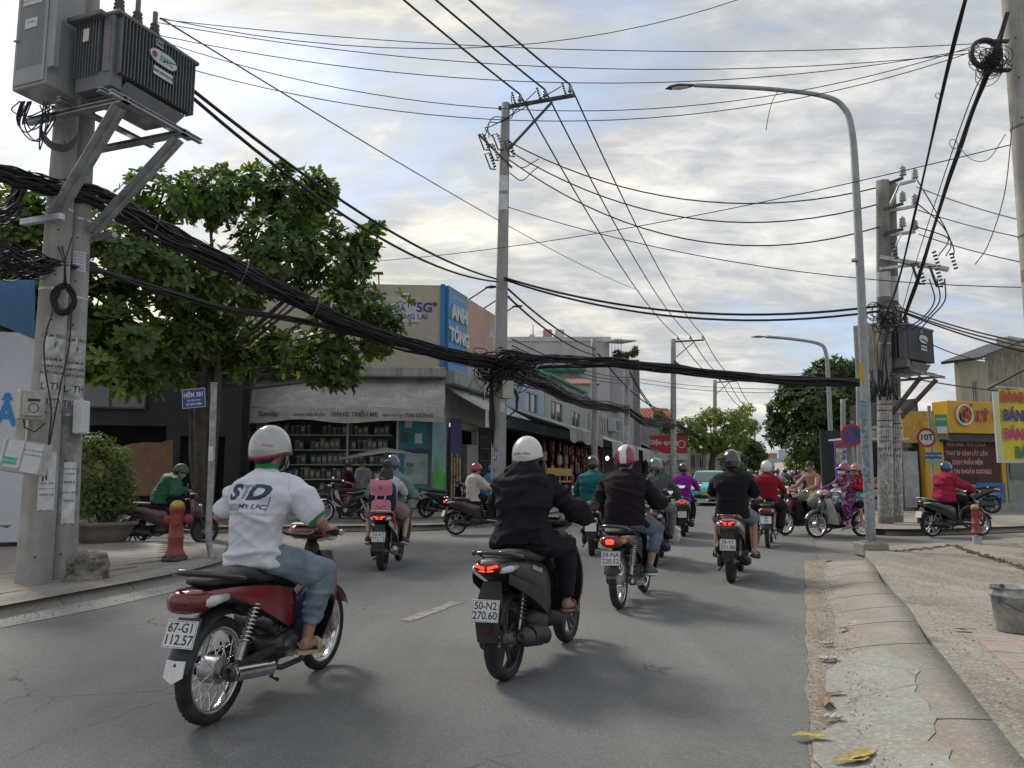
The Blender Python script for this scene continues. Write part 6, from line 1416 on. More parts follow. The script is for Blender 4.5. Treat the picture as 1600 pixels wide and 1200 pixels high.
# middle pole with cross-arm, fuses and tangle
conc2 = mat('pole_concrete_grey',(.33,.33,.325),.85,var=.12,scale=3,bump=.3,bscale=60,dirt=.35,dcol=(.22,.215,.2),dscale=1.4,streak=.35)
pb_ = gp(777,813,.13); ptop = at(790,162,21.0)
PM,pmf = conc_pole('tall middle concrete pole rising behind the black jacketed rider',pb_,12,.215,.125,top=ptop,m=conc2)
def rel(root,p): return Vector(p)-root.location
def crossarm_pole(root,pf,top,outd,arm,Yc,ins=(.2,1.0,1.85),brace=True,s=1.):
 """steel arm to one side of the pole top with standing insulators; returns the wire points"""
 o = Vector(outd).normalized(); t = rel(root,top)-Vector((0,0,.12))
 mb = MB(); mb.beam(t-o*.2,t+o*arm+Vector((0,0,.12)),.09*s,.09*s); mb.build('crossarm',dark_metal,root)
 if brace: mb = MB(); mb.beam(t+o*arm*.68,t+Vector((0,0,-1.35)),.07*s,.05*s); mb.build('brace',dark_metal,root)
 pts = []
 for a in ins:
  mb = MB(); p = t+o*a+Vector((0,0,.05+.12*a/arm)); mb.cyl(p,p+Vector((0,0,.1)),.015,n=6,mi=1); insulator(mb,p+Vector((0,0,.06)),.075*s,.2*s,4,0); mb.build('insulator',[porcelain,dark_metal],root); pts.append(root.location+p+Vector((0,0,.06+.22*s)))
 return pts
nd_ = Vector((CA,-SA,0)); armd = (Vector((1,0,0))*.97+Vector((0,-.25,0)))
mpts = crossarm_pole(PM,pmf,ptop,armd,2.0,21,(.42,1.15,1.88))
for i,p in enumerate(mpts):   # surge arresters beside the insulators
 mb = MB(); q = rel(PM,p)+Vector((-.22,-.05,.02));
 for k in range(7): mb.cyl(q+Vector((.02*k,0,-.07*k)),q+Vector((.02*k,0,-.07*k-.03)),.035,n=8)
 mb.build('surge_arrester',brown_por,PM)
for i,(x,y) in enumerate(((760,222),(775,238),(770,258 - 6),(782,222),(800,232))):
 q = rel(PM,at(x,y,20.8)); mb = MB(); d = Vector((.35,0,-1)).normalized()
 for k in range(5): mb.cyl(q+d*(-.22+.09*k),q+d*(-.18+.09*k),.045,n=8,mi=0)
 mb.tube([q-d*.26,q-d*.27+Vector((-.14,0,-.04)),q+d*.24+Vector((-.14,0,0)),q+d*.25],.022,6,1); mb.build('fuse_cutout',[porcelain if i % 2 else brown_por,dark_metal],PM)
mb = MB(); mb.beam(rel(PM,at(748,210,20.9)),rel(PM,at(800,262,20.9)),.05,.05); mb.build('fuse_bracket',dark_metal,PM)
for zz in (9.3,8.75): wrap_patch(PM,pmf,zz-.0,zz+.45,-2.6,-.6,mat('reflective_band',(.5,.51,.52),.35,.3),'tin_sleeve',.006)
q = at(786,615,20.75)
boxset('cream cable box on the middle pole below the tangle','junction box','junction_box',at(793,609,20.7),(.3,.22,.48),.2,putty,lambda r,d: None)
boxset('slim white box low on the left side of the middle pole','junction box','junction_box',at(763,654,20.9),(.14,.12,.48),.1,paper,lambda r,d: None)
for (z0,z1,a0,a1_,m_) in ((3.05,3.4,-1.5,-.7,paper),(2.0,2.12,-2.2,-1.6,mat('sticker_blue',(.08,.12,.4),.5)),(1.75,1.86,-2.2,-1.7,mat('sticker_blue',(.08,.12,.4),.5)),(1.42,1.52,-2.3,-1.8,mat('sticker_green',(.03,.3,.22),.5)),(.9,1.3,-1.5,-.9,paper),(.5,.95,-1.9,-1.2,paper)): wrap_patch(PM,pmf,z0,z1,a0,a1_,m_,'sticker',.003,.01)
for zz,s_ in ((2.06,'KBS'),(1.80,'MDL')): wrap_text(PM,pmf,s_,zz,-1.9,.1,paper,bold=.03)
# the tangles and the thick bundles
def bundle(label,pts,rad,n,r,seed,group=None,taper=None,cat='cable bundle',loose=0,dens=8):
 rs = random.Random(seed); P = [Vector(p) for p in pts]; Q = [P[0]*2-P[1]]+P+[P[-1]*2-P[-2]]; mid = []
 for i in range(1,len(Q)-2):
  for k in range(dens):
   t = k/dens; a,b,c,d = Q[i-1],Q[i],Q[i+1],Q[i+2]; mid.append(.5*((2*b)+(c-a)*t+(2*a-5*b+4*c-d)*t*t+(3*b-a-3*c+d)*t**3))
 mid.append(P[-1]); m = len(mid); mb = MB(); rads = rad if isinstance(rad,(list,tuple)) else [rad]*len(P)
 core = []
 for i in range(m):
  f = i/(m-1)*(len(P)-1); j = min(int(f),len(P)-2); core.append(rads[j]*(1-(f-j))+rads[j+1]*(f-j))
 fr_ = []
 for i in range(m):
  d = (mid[min(i+1,m-1)]-mid[max(i-1,0)]).normalized(); s_ = d.cross(Vector((0,0,1))).normalized(); fr_.append((s_,s_.cross(d)))
 for k in range(n):
  lo = k >= n-loose; a = rs.random()*6.28; rr = math.sqrt(rs.random()); tw = rs.uniform(-.05,.05); sg = rs.uniform(.0,1)**3*(1.4 if lo else .35); ph = rs.random()*6.28
  th = r*rs.uniform(.6,1.5); line = []
  for i in range(m):
   f = i/(m-1); s_,u = fr_[i]; al = a+tw*i+.25*math.sin(i*.5+ph); c = core[i]*rr*(1+.12*math.sin(i*.9+ph))
   line.append(mid[i]+s_*c*math.cos(al)+u*c*math.sin(al)*(1.15)-Vector((0,0,core[i]*sg*math.sin(math.pi*((f*(len(P)-1)) % 1)))))
  mb.tube(line,th,5)
 o = mb.build('cable_bundle',wire_m); retag(o,label,cat,group); return o,mid
b1,_ = bundle('thick sagging bundle of black cables from the twin poles to the middle pole',[at(95,290,9.0),at(160,312,9.6),at(230,352,10.9),at(330,402,12.8),at(440,456,15.0),at(560,513,17.4),at(680,549,19.2),at(778,568,20.7)],[.10,.13,.16,.16,.155,.15,.15,.18],54,.0125,1,loose=8)
b2,_ = bundle('lower thinner bundle of cables crossing the almond tree',[at(100,410,9.1),at(170,425,10.0),at(250,452,11.3),at(360,482,13.4),at(470,500,15.6),at(600,530,18.4),at(770,560,20.8)],[.07,.06,.06,.06,.06,.06,.08],14,.011,2,loose=3)
b3,_ = bundle('bundle of black cables entering from the left edge above the blue roof',[at(-60,262,7.6),at(0,268,8.2),at(50,280,8.7),at(100,292,9.0)],[.09,.1,.1,.1],34,.012,3)
b4,_ = bundle('loose mass of cables from the left edge at the height of the coil',[at(-60,385,7.7),at(0,400,8.2),at(50,412,8.7),at(100,415,9.1)],[.16,.17,.14,.07],34,.010,4,loose=14)
bundle('drooping bundle of cables at the left edge under the upper one',[at(-40,330,8.0),at(5,338,8.4),at(26,310,8.7),at(32,275,8.9)],[.08,.09,.07,.05],22,.010,44)
b5,_ = bundle('black cable bundle crossing the street from the middle pole to the right poles',[at(778,562,20.8),at(860,564,20.8),at(960,566,20.8),at(1060,577,20.6),at(1180,590,20.2),at(1300,596,19.6),at(1352,598,19.2),at(1392,612,18.7)],[.26,.15,.11,.10,.10,.10,.09,.1],22,.02,5)
b6,_ = bundle('cable bundle following the shopfronts from the middle pole to the second pole',[at(785,572,21),at(850,600,25),at(900,625,30),at(950,635,36),at(981,640,41)],[.28,.22,.18,.2,.2],36,.02,6,loose=6)
b7,_ = bundle('cable bundle from the second pole to the third pole along the shops',[at(981,641,41),at(1010,658,48),at(1035,661,55),at(1052,663,59)],[.2,.25,.25,.3],18,.03,7)
b8,_ = bundle('far cable bundle sagging from the third pole into the trees',[at(1052,661,59),at(1075,675,66),at(1110,693,78),at(1150,712,95)],[.3,.22,.2,.2],14,.035,8)
rs_ = random.Random(5)
tg = MB(); c0 = at(780,562,20.8)
for grp in range(70):
 c = c0+Vector((rs_.gauss(0,.34),rs_.gauss(0,.18),rs_.gauss(.0,.17)-.2*abs(rs_.gauss(0,1)))); ax = Vector((rs_.gauss(0,.4),rs_.gauss(0,.4),1)).normalized() if rs_.random() < .6 else Vector((rs_.gauss(0,.3),-1,rs_.gauss(0,.3))).normalized()
 a = ax.orthogonal().normalized(); b = ax.cross(a); R1,R2 = rs_.uniform(.15,.42),rs_.uniform(.1,.26); ph = rs_.random()*6
 tg.tube([c+a*R1*math.cos(t)*(1+.1*math.sin(3*t+ph))+b*R2*math.sin(t) for t in [2*math.pi*j/22 for j in range(22)]],rs_.uniform(.010,.02),4,closed=True)
for k in range(26):
 x = 745+rs_.random()*75; y = 545+rs_.random()*30; L_ = rs_.uniform(20,55); tg.tube([at(x,y,20.7),at(x+rs_.uniform(-8,8),y+L_*.6,20.65),at(x+rs_.uniform(-12,12),y+L_,20.7),at(x+rs_.uniform(-16,16),y+L_*.6,20.75)],.012,4)
retag(tg.build('cable_tangle',wire_m),'dense knot of coiled black cables round the middle pole','cable tangle')
tg = MB()
for k in range(20): x = 766+rs_.random()*6; tg.tube([at(x,575,20.8),at(x-3+rs_.random()*4,620,20.75),at(x+rs_.uniform(-2,3),655,20.8),at(770,700,20.85)],.016,4)
for k in range(10): tg.tube([at(795,590,20.7),at(806+rs_.random()*5,620,20.65),at(806+rs_.random()*4,640,20.7),at(790,655,20.75)],.018,4)
retag(tg.build('cable_drop',wire_m),'cables running down both sides of the middle pole below the knot','cables')
for x,y,d,r,q_ in ((243,356,11.1,.2,'first'),(381,425,13.8,.24,'second'),(492,478,16.1,.26,'third')): retag(MB().torus(at(x,y,d),(.8,.5,-.25),r,.009,28,6).build('cable_ring',mat('ring_grey',(.22,.23,.23),.5)),q_+' grey ring clipped round the thick cable bundle, counted from the twin poles','cable ring')
# further poles
def pole_at(label,x,ybase,ytop,Y,r0=.16,r1=.1,z=.13,dx=0,**k):
 b = at(x,ybase,Y); t = at(x+dx,ytop,Y); return conc_pole(label,(b.x,b.y),10,r0,r1,top=t,z=z,holes=False,n=14,m=conc2,**k)
PA,paf = pole_at('slim pole rising in front of the lavender building',928,700,530,34,.15,.13)
PB,pbf = pole_at('second roadside pole by the green awning, with white foot',979,740,562,41,.22,.14)
wrap_patch(PB,pbf,1.0,4.0,-2.6,-.5,dirty_white,'limewash_band',.004,.01)
PC_,pcf = pole_at('third roadside pole with crossarm by the red shop sign',1052,760,530,59,.26,.19)
wrap_patch(PC_,pcf,.8,5.0,-2.6,-.5,dirty_white,'limewash_band',.004,.01)
cpts = crossarm_pole(PC_,pcf,at(1052,532,59),(1,-.1,0),2.35,59,(.35,1.3,2.25),s=1.3)
q = at(1060,568,58.8)
mb = MB()
for k in range(5): c = rel(PC_,q)+Vector((-.3+.13*k,0,.25-.1*k)); mb.beam(c,c+Vector((.12,0,-.5)),.1,.1)
mb.build('fuse_cutouts',dark_metal,PC_)
PD,pdf = pole_at('fourth pole with crossarm standing above the light green tree',1117,760,594,84,.26,.2)
dpts = crossarm_pole(PD,pdf,at(1117,596,84),(1,-.1,0),2.3,84,(.5,1.3,2.2),s=1.4)
PE,pef = pole_at('fifth pole, far off among the trees',1158,760,640,118,.3,.22)
epts = crossarm_pole(PE,pef,at(1158,642,118),(1,-.1,0),2.3,118,(.6,1.4,2.2),s=1.6)
pole_at('thin pole far down the road right of the fifth one',1179,760,658,150,.3,.2)
pole_at('slim pole between the shops and the white roadside panel',1101,745,660,78,.3,.25)
# right-hand transformer poles
PR,prf = conc_pole('left pole of the pair under the right-hand transformer',gp(1384,818,.13),9.6,.19,.15,top=at(1379,282,18.4),m=mat('brown_concrete',(.24,.225,.2),.85,var=.2,scale=3,bump=.3,bscale=60,dirt=.5,dcol=(.14,.13,.12),dscale=1.4,streak=.6))
PR2,pr2f = conc_pole('right pole of the pair under the right-hand transformer',gp(1400,816,.13),9.6,.18,.145,top=at(1390,284,18.8),m=MATS['brown_concrete'])
aR = math.atan2(-PR.location.y,-PR.location.x)
for rt,pf in ((PR,prf),(PR2,pr2f)):
 wrap_patch(rt,pf,1.2,3.35,aR-1.2,aR+1.2,dirty_white,'limewash_band',.003,.015)
 for zz,s_,sz in ((2.55,'CẤM TRÈO',.09),(2.3,'CHẾT',.09),(2.2,'NGƯỜI',.09),(2.02,'L-TH',.15),(1.86,'TY12',.14)): wrap_text(rt,pf,s_,zz,aR,sz,bold=.03)
 wrap_patch(rt,pf,.3,1.2,aR-1.2,aR+1.2,mat('scrappy_paper',(.45,.45,.43),.8,var=.3,dirt=.9,dcol=(.2,.2,.19),dscale=11),'torn_posters',.004,.04)
 wrap_patch(rt,pf,5.75,6.35,aR-1.2,aR+1.2,mat('reflective_band',(.5,.51,.52),.35,.3),'tin_sleeve',.006)
MR_ = frame((PR.location.x,PR.location.y),R(50))
transformer(('rusty steel platform under the right-hand transformer','grey oil transformer with red oval badge on the right-hand poles','cream electric cabinet on the right-hand poles'),MR_,('THIBIDI','AMORPHOUS',(.5,.03,.03),(.45,.03,.04),False),mat('cabinet_cream',(.42,.41,.36),.5,dirt=.3,streak=.3),big=False,tx=.2,cx=-.02,cz=-.15,zb=3.82)
# crossarms on the right poles (three tiers to the right, one fuse bar)
rp_pts = []
for i,(y0,dy) in enumerate(((290,-12),(328,-10),(366,-8))):
 for k,(x1,yy) in enumerate(((1411,y0+dy),(1430,y0+dy+4))):
  a = at(1380+8*k,y0+2*k,18.4+.4*k); b = at(x1,yy,18.3+.35*k); mb = MB(); mb.beam(rel(PR,a),rel(PR,b),.07,.07); mb.build('crossarm',dark_metal if k == 0 else steel,PR)
  mb = MB(); insulator(mb,rel(PR,b)+Vector((0,0,.05)),.085,.24,4,0); mb.build('insulator',porcelain,PR); rp_pts.append(b+Vector((0,0,.3)))
for (a,b) in (((1380,352),(1406,286)),((1392,400),(1408,366)),((1390,320),(1404,290))): mb = MB(); mb.beam(rel(PR,at(*a,18.5)),rel(PR,at(*b,18.5)),.05,.03); mb.build('brace',steel,PR)
mb = MB(); mb.beam(rel(PR,at(1375,402,18.6)),rel(PR,at(1482,421,18.2)),.1,.1); mb.beam(rel(PR,at(1375,420,18.6)),rel(PR,at(1440,412,18.4)),.07,.07); mb.build('crossarm',steel,PR)
for i,(x,y) in enumerate(((1398,392),(1463,405),(1490,408),(1440,428),(1468,432))):
 mb = MB(); q = rel(PR,at(x,y,18.25)); d = Vector((.25,0,-1)).normalized()
 for k in range(5): mb.cyl(q+d*(-.2+.09*k),q+d*(-.16+.09*k),.05,n=8)
 if i > 2: mb.tube([q-d*.26,q-d*.27+Vector((-.16,0,0)),q+d*.26+Vector((-.14,0,0)),q+d*.25],.03,6,1)
 mb.build('fuse_cutout',[dark_metal,dark_metal],PR)
for zz,s_ in ((5.4,1),(4.6,1),(3.3,1)): band(PR,prf,zz)
for zz in (2.95,3.1,2.7,3.4): band(PR,prf,zz,.02,wire_m,'wire_tie'); band(PR2,pr2f,zz-.05,.02,wire_m,'wire_tie')
tg = MB()
for k in range(20):
 c = at(1362+rs_.random()*34,485+rs_.random()*28,18.2); a = Vector((1,0,0)); b = Vector((0,rs_.gauss(0,.4),1)).normalized(); R1,R2 = rs_.uniform(.08,.3),rs_.uniform(.1,.3); tg.tube([c+a*R1*math.cos(t)+b*R2*math.sin(t) for t in [2*math.pi*j/16 for j in range(16)]],.012,4,closed=True)
for k in range(14):
 x = 1352+rs_.random()*44; tg.tube([at(x,575+rs_.random()*8,18.1),at(x+rs_.uniform(-8,10),600+rs_.random()*14,18.1),at(x+rs_.uniform(-4,16),625,18.2),at(x+8,596,18.3)],.014,4)
for k in range(7):
 x = 1378+rs_.random()*16; tg.tube([at(x,500+rs_.random()*12,18.1),at(x-8,540,18.0),at(x-rs_.random()*16,590,18.1),at(x-10,620,18.2)],.014,4)
retag(tg.build('cable_tangle',wire_m),'loops of cable tangled round the right-hand transformer poles','cable tangle')
for k in range(3):
 cable('cable','thin looping lead from the fuse bar down to the transformer bushings',[at(1470+12*k-18,436,18.2),at(1474+8*k-14,470,18.0),at(1440+6*k,498,17.9),at(1410+14*k,515,17.9)],.016,group='leads from the fuse bar to the right-hand transformer')
 cable('cable','thin looping lead from the standing insulators to the fuse bar',[at(1431,278+38*k,18.3),at(1462+8*k,330+20*k,18.2),at(1482+4*k,372+8*k,18.2),at(1466+12*k,400,18.2)],.014,group='leads from the insulators to the fuse bar')
# pole at the right edge with the cable ring
PX,pxf = conc_pole('concrete pole at the right edge of the view with an iron ring bracket',(at(1582,0,9.6).x,9.6),8.3,.175,.125,z=.14)
qb = rel(PX,at(1540,84,9.45)); mb = MB(); mb.torus(qb,(0,1,0),.19,.028,28,8,sq=1.6); mb.beam(qb+Vector((.0,.05,.2)),qb+Vector((.34,.05,.2)),.06,.03); mb.beam(qb+Vector((.0,.05,-.2)),qb+Vector((.34,.05,-.2)),.06,.03); mb.build('ring_bracket',dark_metal,PX)
for zz in (5.85,4.4): c_,r_ = pxf(zz); band(PX,pxf,zz,.03,rust)
aX = math.atan2(-PX.location.y,-PX.location.x)
for zz,s_ in ((3.35,'HĐ'),(3.15,'Đ.P')): wrap_text(PX,pxf,s_,zz,aX-.3,.13)
wrap_patch(PX,pxf,2.2,2.6,aX-1.0,aX-.3,mat('sticker_green2',(.03,.25,.2),.5,dirt=.5),'sticker',.003,.02)
wrap_patch(PX,pxf,3.8,3.95,aX-1.3,aX+.6,rust,'rust_ring',.004)
tg = MB()
for k in range(40):
 c = at(1548,96,9.4)+Vector((rs_.gauss(0,.08),rs_.gauss(0,.05),rs_.gauss(0,.07))); a = Vector((1,0,rs_.gauss(0,.3))).normalized(); b = Vector((0,rs_.gauss(0,.4),1)).normalized(); R1,R2 = rs_.uniform(.05,.2),rs_.uniform(.04,.15); tg.tube([c+a*R1*math.cos(t)+b*R2*math.sin(t) for t in [2*math.pi*j/16 for j in range(16)]],.005,4,closed=True)
retag(tg.build('cable_tangle',wire_m),'knot of thin wires at the iron ring of the right edge pole','cable tangle')
bundle('thick black cable bundle dropping from the right edge pole ring to the transformer poles',[at(1575,20,9.4),at(1560,70,9.4),at(1542,115,9.5),at(1510,200,10.6),at(1473,310,13),at(1438,425,16),at(1412,500,18.2)],[.02,.035,.035,.032,.035,.04,.05],10,.012,21)
bundle('twisted black cable crossing the top right sky down to the transformer poles',[at(1530,-60,7.6),at(1507,0,8.5),at(1470,150,10.5),at(1432,320,13.8),at(1400,450,16.8),at(1375,510,18.4)],[.022]*6,5,.014,22)
cable('cable','thin cable beside the thick bundle dropping from the iron ring',[at(1545,100,9.5),at(1515,160,10),at(1470,290,12.5),at(1425,430,16),at(1390,560,18.2)],.008)
for (x,y,r) in ((1490,225,.075),(1466,150,.05)): q = at(x,y,10.8); retag(MB().torus(q,(.3,-1,.1),r,.005,24,5).build('cable_loop',wire_m),'small loop of spare wire on the cables under the iron ring' if y > 200 else 'small faint wire loop on the twisted cable high on the right','cable loop')
# street lamps
lamp_steel = mat('lamp_steel',(.30,.33,.35),.5,.3,var=.1,dirt=.35,dcol=(.2,.18,.15),dscale=5,scale=3)
def street_lamp(label,pts,r0,r1,head,base=None,extra=None):
 root = empty('street_lamp',label,'street lamp',loc=pts[0]); P = [Vector(p)-Vector(pts[0]) for p in pts]
 Q = [P[0]*2-P[1]]+P+[P[-1]*2-P[-2]]; out = []
 for i in range(1,len(Q)-2):
  for k in range(8): t = k/8; a,b,c,d = Q[i-1],Q[i],Q[i+1],Q[i+2]; out.append(.5*((2*b)+(c-a)*t+(2*a-5*b+4*c-d)*t*t+(3*b-a-3*c+d)*t**3))
 out.append(P[-1]); n = len(out); mb = MB(); mb.tube(out,[r0+(r1-r0)*min(1,i/(n*.75)) for i in range(n)],16); sh = mb.build('pole_shaft',lamp_steel,root)
 e = P[-1]; d = (P[-1]-P[-2]).normalized(); s = head; ang = math.atan2(d.y,d.x); Mx = Matrix.Translation(e) @ Matrix.Rotation(ang,4,'Z') @ Matrix.Rotation(-.08,4,'Y')
 mb = MB(); mb.sloft([(-.02*s,0,0,.03*s,.02*s,2.3),(.1*s,0,.0,.06*s,.035*s,2.3),(.35*s,0,.01*s,.105*s,.045*s,2.4),(.55*s,0,.0,.09*s,.035*s,2.3),(.66*s,0,-.01*s,.03*s,.015*s,2.2)],18,0,Mx); hd = mb.build('lamp_head',mat('lamp_head',(.07,.075,.08),.5),root)
 mb = MB(); mb.sloft([(.14*s,0,-.03*s,.05*s,.018*s,2.5),(.34*s,0,-.035*s,.08*s,.02*s,2.5),(.5*s,0,-.03*s,.06*s,.015*s,2.5)],14,0,Mx); mb.build('lamp_lens',clear_lens,hd)
 if base:
  mb = MB(); mb.box((0,0,-.02),(.42,.42,.22)); mb.build('concrete_base',kerb_con,root,bev=.02); mb = MB(); mb.cyl((0,0,.09),(0,0,.11),.17,n=20)
  for a in range(4): mb.cyl((.13*math.cos(a*1.57+.78),.13*math.sin(a*1.57+.78),.11),(.13*math.cos(a*1.57+.78),.13*math.sin(a*1.57+.78),.15),.014,n=6)
  mb.build('base_plate',lamp_steel,root)
 return root
b = gp(1361,856,.13); Yl = b.y
LA = street_lamp('tall grey street lamp on a concrete block at the right kerb',[b,at(1350,560,Yl),at(1338,300,Yl),at(1331,205,Yl),at(1318,168,Yl+.05),at(1286,150,Yl+.15),at(1200,139,Yl+.5),at(1085,133,Yl+1.0)],.082,.04,.85,True)
laf = lambda z: (Vector((0,0,z-.13)),.083-.026*(z-.13)/7)
aL = math.atan2(-b.y,-b.x)
for (z0,z1,a0,a1_,m_) in ((2.95,3.25,-.5,.6,mat('sticker_orange',(.55,.28,.02),.5)),(.9,2.3,-1.1,1.2,mat('peeled_posters',(.28,.33,.36),.7,var=.3,dirt=.9,dcol=(.1,.13,.16),dscale=16)),(2.3,2.6,-.8,.9,mat('teal_sticker',(.15,.33,.4),.6,dirt=.7,dcol=(.1,.1,.1),dscale=12))): wrap_patch(LA,laf,z0,z1,aL+a0,aL+a1_,m_,'sticker',.002,.012)
band(LA,laf,5.1,.04); band(LA,laf,2.62,.02)
cable('cable','short thin wire hanging from the arm of the tall street lamp',[at(1216,142,Yl+.4),at(1206,160,Yl+.4),at(1200,185,Yl+.4),at(1197,203,Yl+.4)],.007)
b2_ = at(1301,770,37); street_lamp('second street lamp down the right kerb, seen against the tree',[b2_,at(1298,680,37),at(1294,590,37),at(1290,550,37),at(1279,537,37.2),at(1240,530,37.8),at(1196,526,38.6)],.12,.075,1.1)
b3_ = at(1295,762,58); street_lamp('third street lamp in front of the dark tree',[b3_,at(1293,700,58),at(1291,640,58),at(1289,626,58),at(1283,618,58.2),at(1262,614,59),at(1240,610,60)],.14,.09,1.2)
pole_at('old concrete pole standing in front of the right-hand tree',1317,740,624,33,.14,.1)
pole_at('dark slim pole just left of the street lamp, behind the blue sign',1341,740,600,24,.09,.07)
# overhead lines
WG = 'high voltage lines over the road'
bk_d = -Vector((SA,CA,0))
for i,(x,p) in enumerate(zip((640,690,742),mpts)):
 # where the same height meets the top edge of the view, then on behind us
 u,w,zz = _ray(x,0); k = (p.z+.25-CAM_H)/zz; a = Vector((u*k,w*k,p.z+.25)); d = (a-p); e = a+d*1.2
 cable('power_line',('left','centre','right')[i]+' power line from above the viewer to the middle pole crossarm',[e,p],.026,'power line','three power lines above the viewer',sag=.12,seg=12)
for i,(p,q) in enumerate(zip(mpts,cpts)): cable('power_line',('left','centre','right')[i]+' power line descending from the middle pole crossarm to the third pole',[p,q],.024,'power line','three power lines to the third pole',sag=.9,seg=24)
for i,(p,q) in enumerate(zip(cpts,dpts)): cable('power_line',('left','centre','right')[i]+' power line between the third and fourth pole crossarms',[p,q],.035,'power line','far power lines',sag=.7,seg=14)
for i,(p,q) in enumerate(zip(dpts,epts)): cable('power_line','power line between the fourth and fifth pole crossarms',[p,q],.04,'power line','farthest power lines',sag=.8,seg=14)
def L2(label,a,b,sag,r,group=None,seg=18): cable('overhead_wire',label,[at(*a),at(*b)],r,'overhead wire',group,sag=sag,seg=seg)
# three lines from the middle pole across to the right poles
for i,(ya,yb) in enumerate(((222,300),(236,326),(250,362))): L2(('highest','middle','lowest')[i]+' of the three lines sweeping from the middle pole fuses to the right poles',(796,ya,20.9),(1376,yb-8,18.5),1.0+.15*i,.017,'three lines crossing to the right poles')
L2('upper line of the pair crossing at mid height from the middle pole',(788,434,20.8),(1375,478,18.4),.55,.03,'twisted pair crossing at mid height'); L2('lower line of the pair crossing at mid height from the middle pole',(788,437,20.8),(1375,486,18.4),.60,.028,'twisted pair crossing at mid height')
L2('upper thick line from behind the large transformer to the middle pole',(300,140,10.0),(776,436,20.8),.38,.026,'two thick lines from the transformer'); L2('lower thick line from behind the large transformer to the middle pole',(300,152,10.0),(776,440,20.8),.55,.026,'two thick lines from the transformer')
L2('thick line from the middle pole on to the shop side poles',(788,446,21),(930,545,34),.25,.03,'lines to the slim pole'); L2('thick line from the middle pole on to the shop side poles',(788,458,21),(930,555,34),.3,.03,'lines to the slim pole')
for i,(a,b) in enumerate((((934,552,34),(1050,640,59)),((982,575,41),(1050,650,59)),((982,580,41),(1052,655,59)))): L2('line linking the shop side poles towards the third pole',a,b,.8,.035,'lines along the shops')
# long thin wires across the sky to the right edge pole
for i,(a,b,sg) in enumerate((((250,30,9.4),(1528,68,9.5),.25),((240,34,9.4),(1528,82,9.5),.42),((60,10,8.9),(1528,75,9.5),.72),((240,60,9.4),(1528,70,9.5),.95),((60,28,8.9),(1528,78,9.5),1.15))): L2(('top','second','third','fourth','lowest')[i]+' of the five thin wires crossing the sky to the right edge pole',a,b,sg,.0055,'thin wires across the sky to the right edge',30)
L2('thin wire slanting from the transformer down to the fourth pole',(250,28,9.4),(1000,455,40),.3,.011); L2('thin wire rising from the transformer to the top edge at centre',(250,28,9.4),(1300,-60,12),.9,.006)
L2('thin wire from the almond tree up to the right edge pole',(560,410,16),(1580,226,9.7),.25,.007); L2('faint wire from the middle pole to the right across the pale sky',(789,322,21),(1850,445,16),.8,.011)
for i,(a,b) in enumerate((((1432,292,18.3),(1800,385,12)),((1434,328,18.3),(1800,400,12)),((1436,366,18.3),(1800,440,12)))): L2(('top','middle','lowest')[i]+' line from the right transformer poles to the right edge of the view',a,b,.15,.013,'lines leaving to the right edge')
for i,(a,b) in enumerate((((1400,478,18.4),(1800,560,13)),((1400,482,18.4),(1800,568,13)),((1400,484,18.4),(1800,585,15)))): L2('sagging cable from the right poles towards the cream building',a,b,.22,.02,'cables to the cream building')
L2('thin wire from the right poles to the cream gable',(1440,530,18.4),(1560,560,26),.2,.015); L2('thin wire crossing low behind the right transformer',(1420,590,18.4),(1800,606,24),.3,.015)
cable('cable','loose cut wire hanging against the right edge pole',[at(1582,190,9.3),at(1570,300,9.3),at(1545,380,9.35),at(1524,413,9.4)],.006)
cable('cable','curved thin wire drooping left of the right edge pole',[at(1500,232,10.5),at(1520,250,10),at(1545,248,9.8),at(1571,210,9.5)],.005)
for i,x in enumerate((700,800,900)): L2('thin wire between shop poles behind the tangle',(800,530+10*i,22),(985,590+4*i,41),.3,.018,'thin wires between the shop poles')
for i,y in enumerate((577,600,606)): L2('far thin wire behind the third pole running right',(1000,y-8,60),(1330,y+4,44),.4,.02,'far thin wires behind the third pole')
for k in range(3): cable('cable','jumper wire looping from the arm of the middle pole to its fuses',[mpts[k]+Vector((-.25,0,-.05)),at(800-12*k,183+5*k,20.8),at(770-6*k,184+8*k,20.8),at(757+7*k,215,20.8)],.014,group='jumper wires on the middle pole')
for k in range(2): cable('cable','slack jumper wire right of the middle pole',[at(796,250+20*k,20.9),at(815,262+20*k,20.8),at(832,254+14*k,20.6),at(842,248+12*k,20.6)],.014,group='slack jumpers of the middle pole')
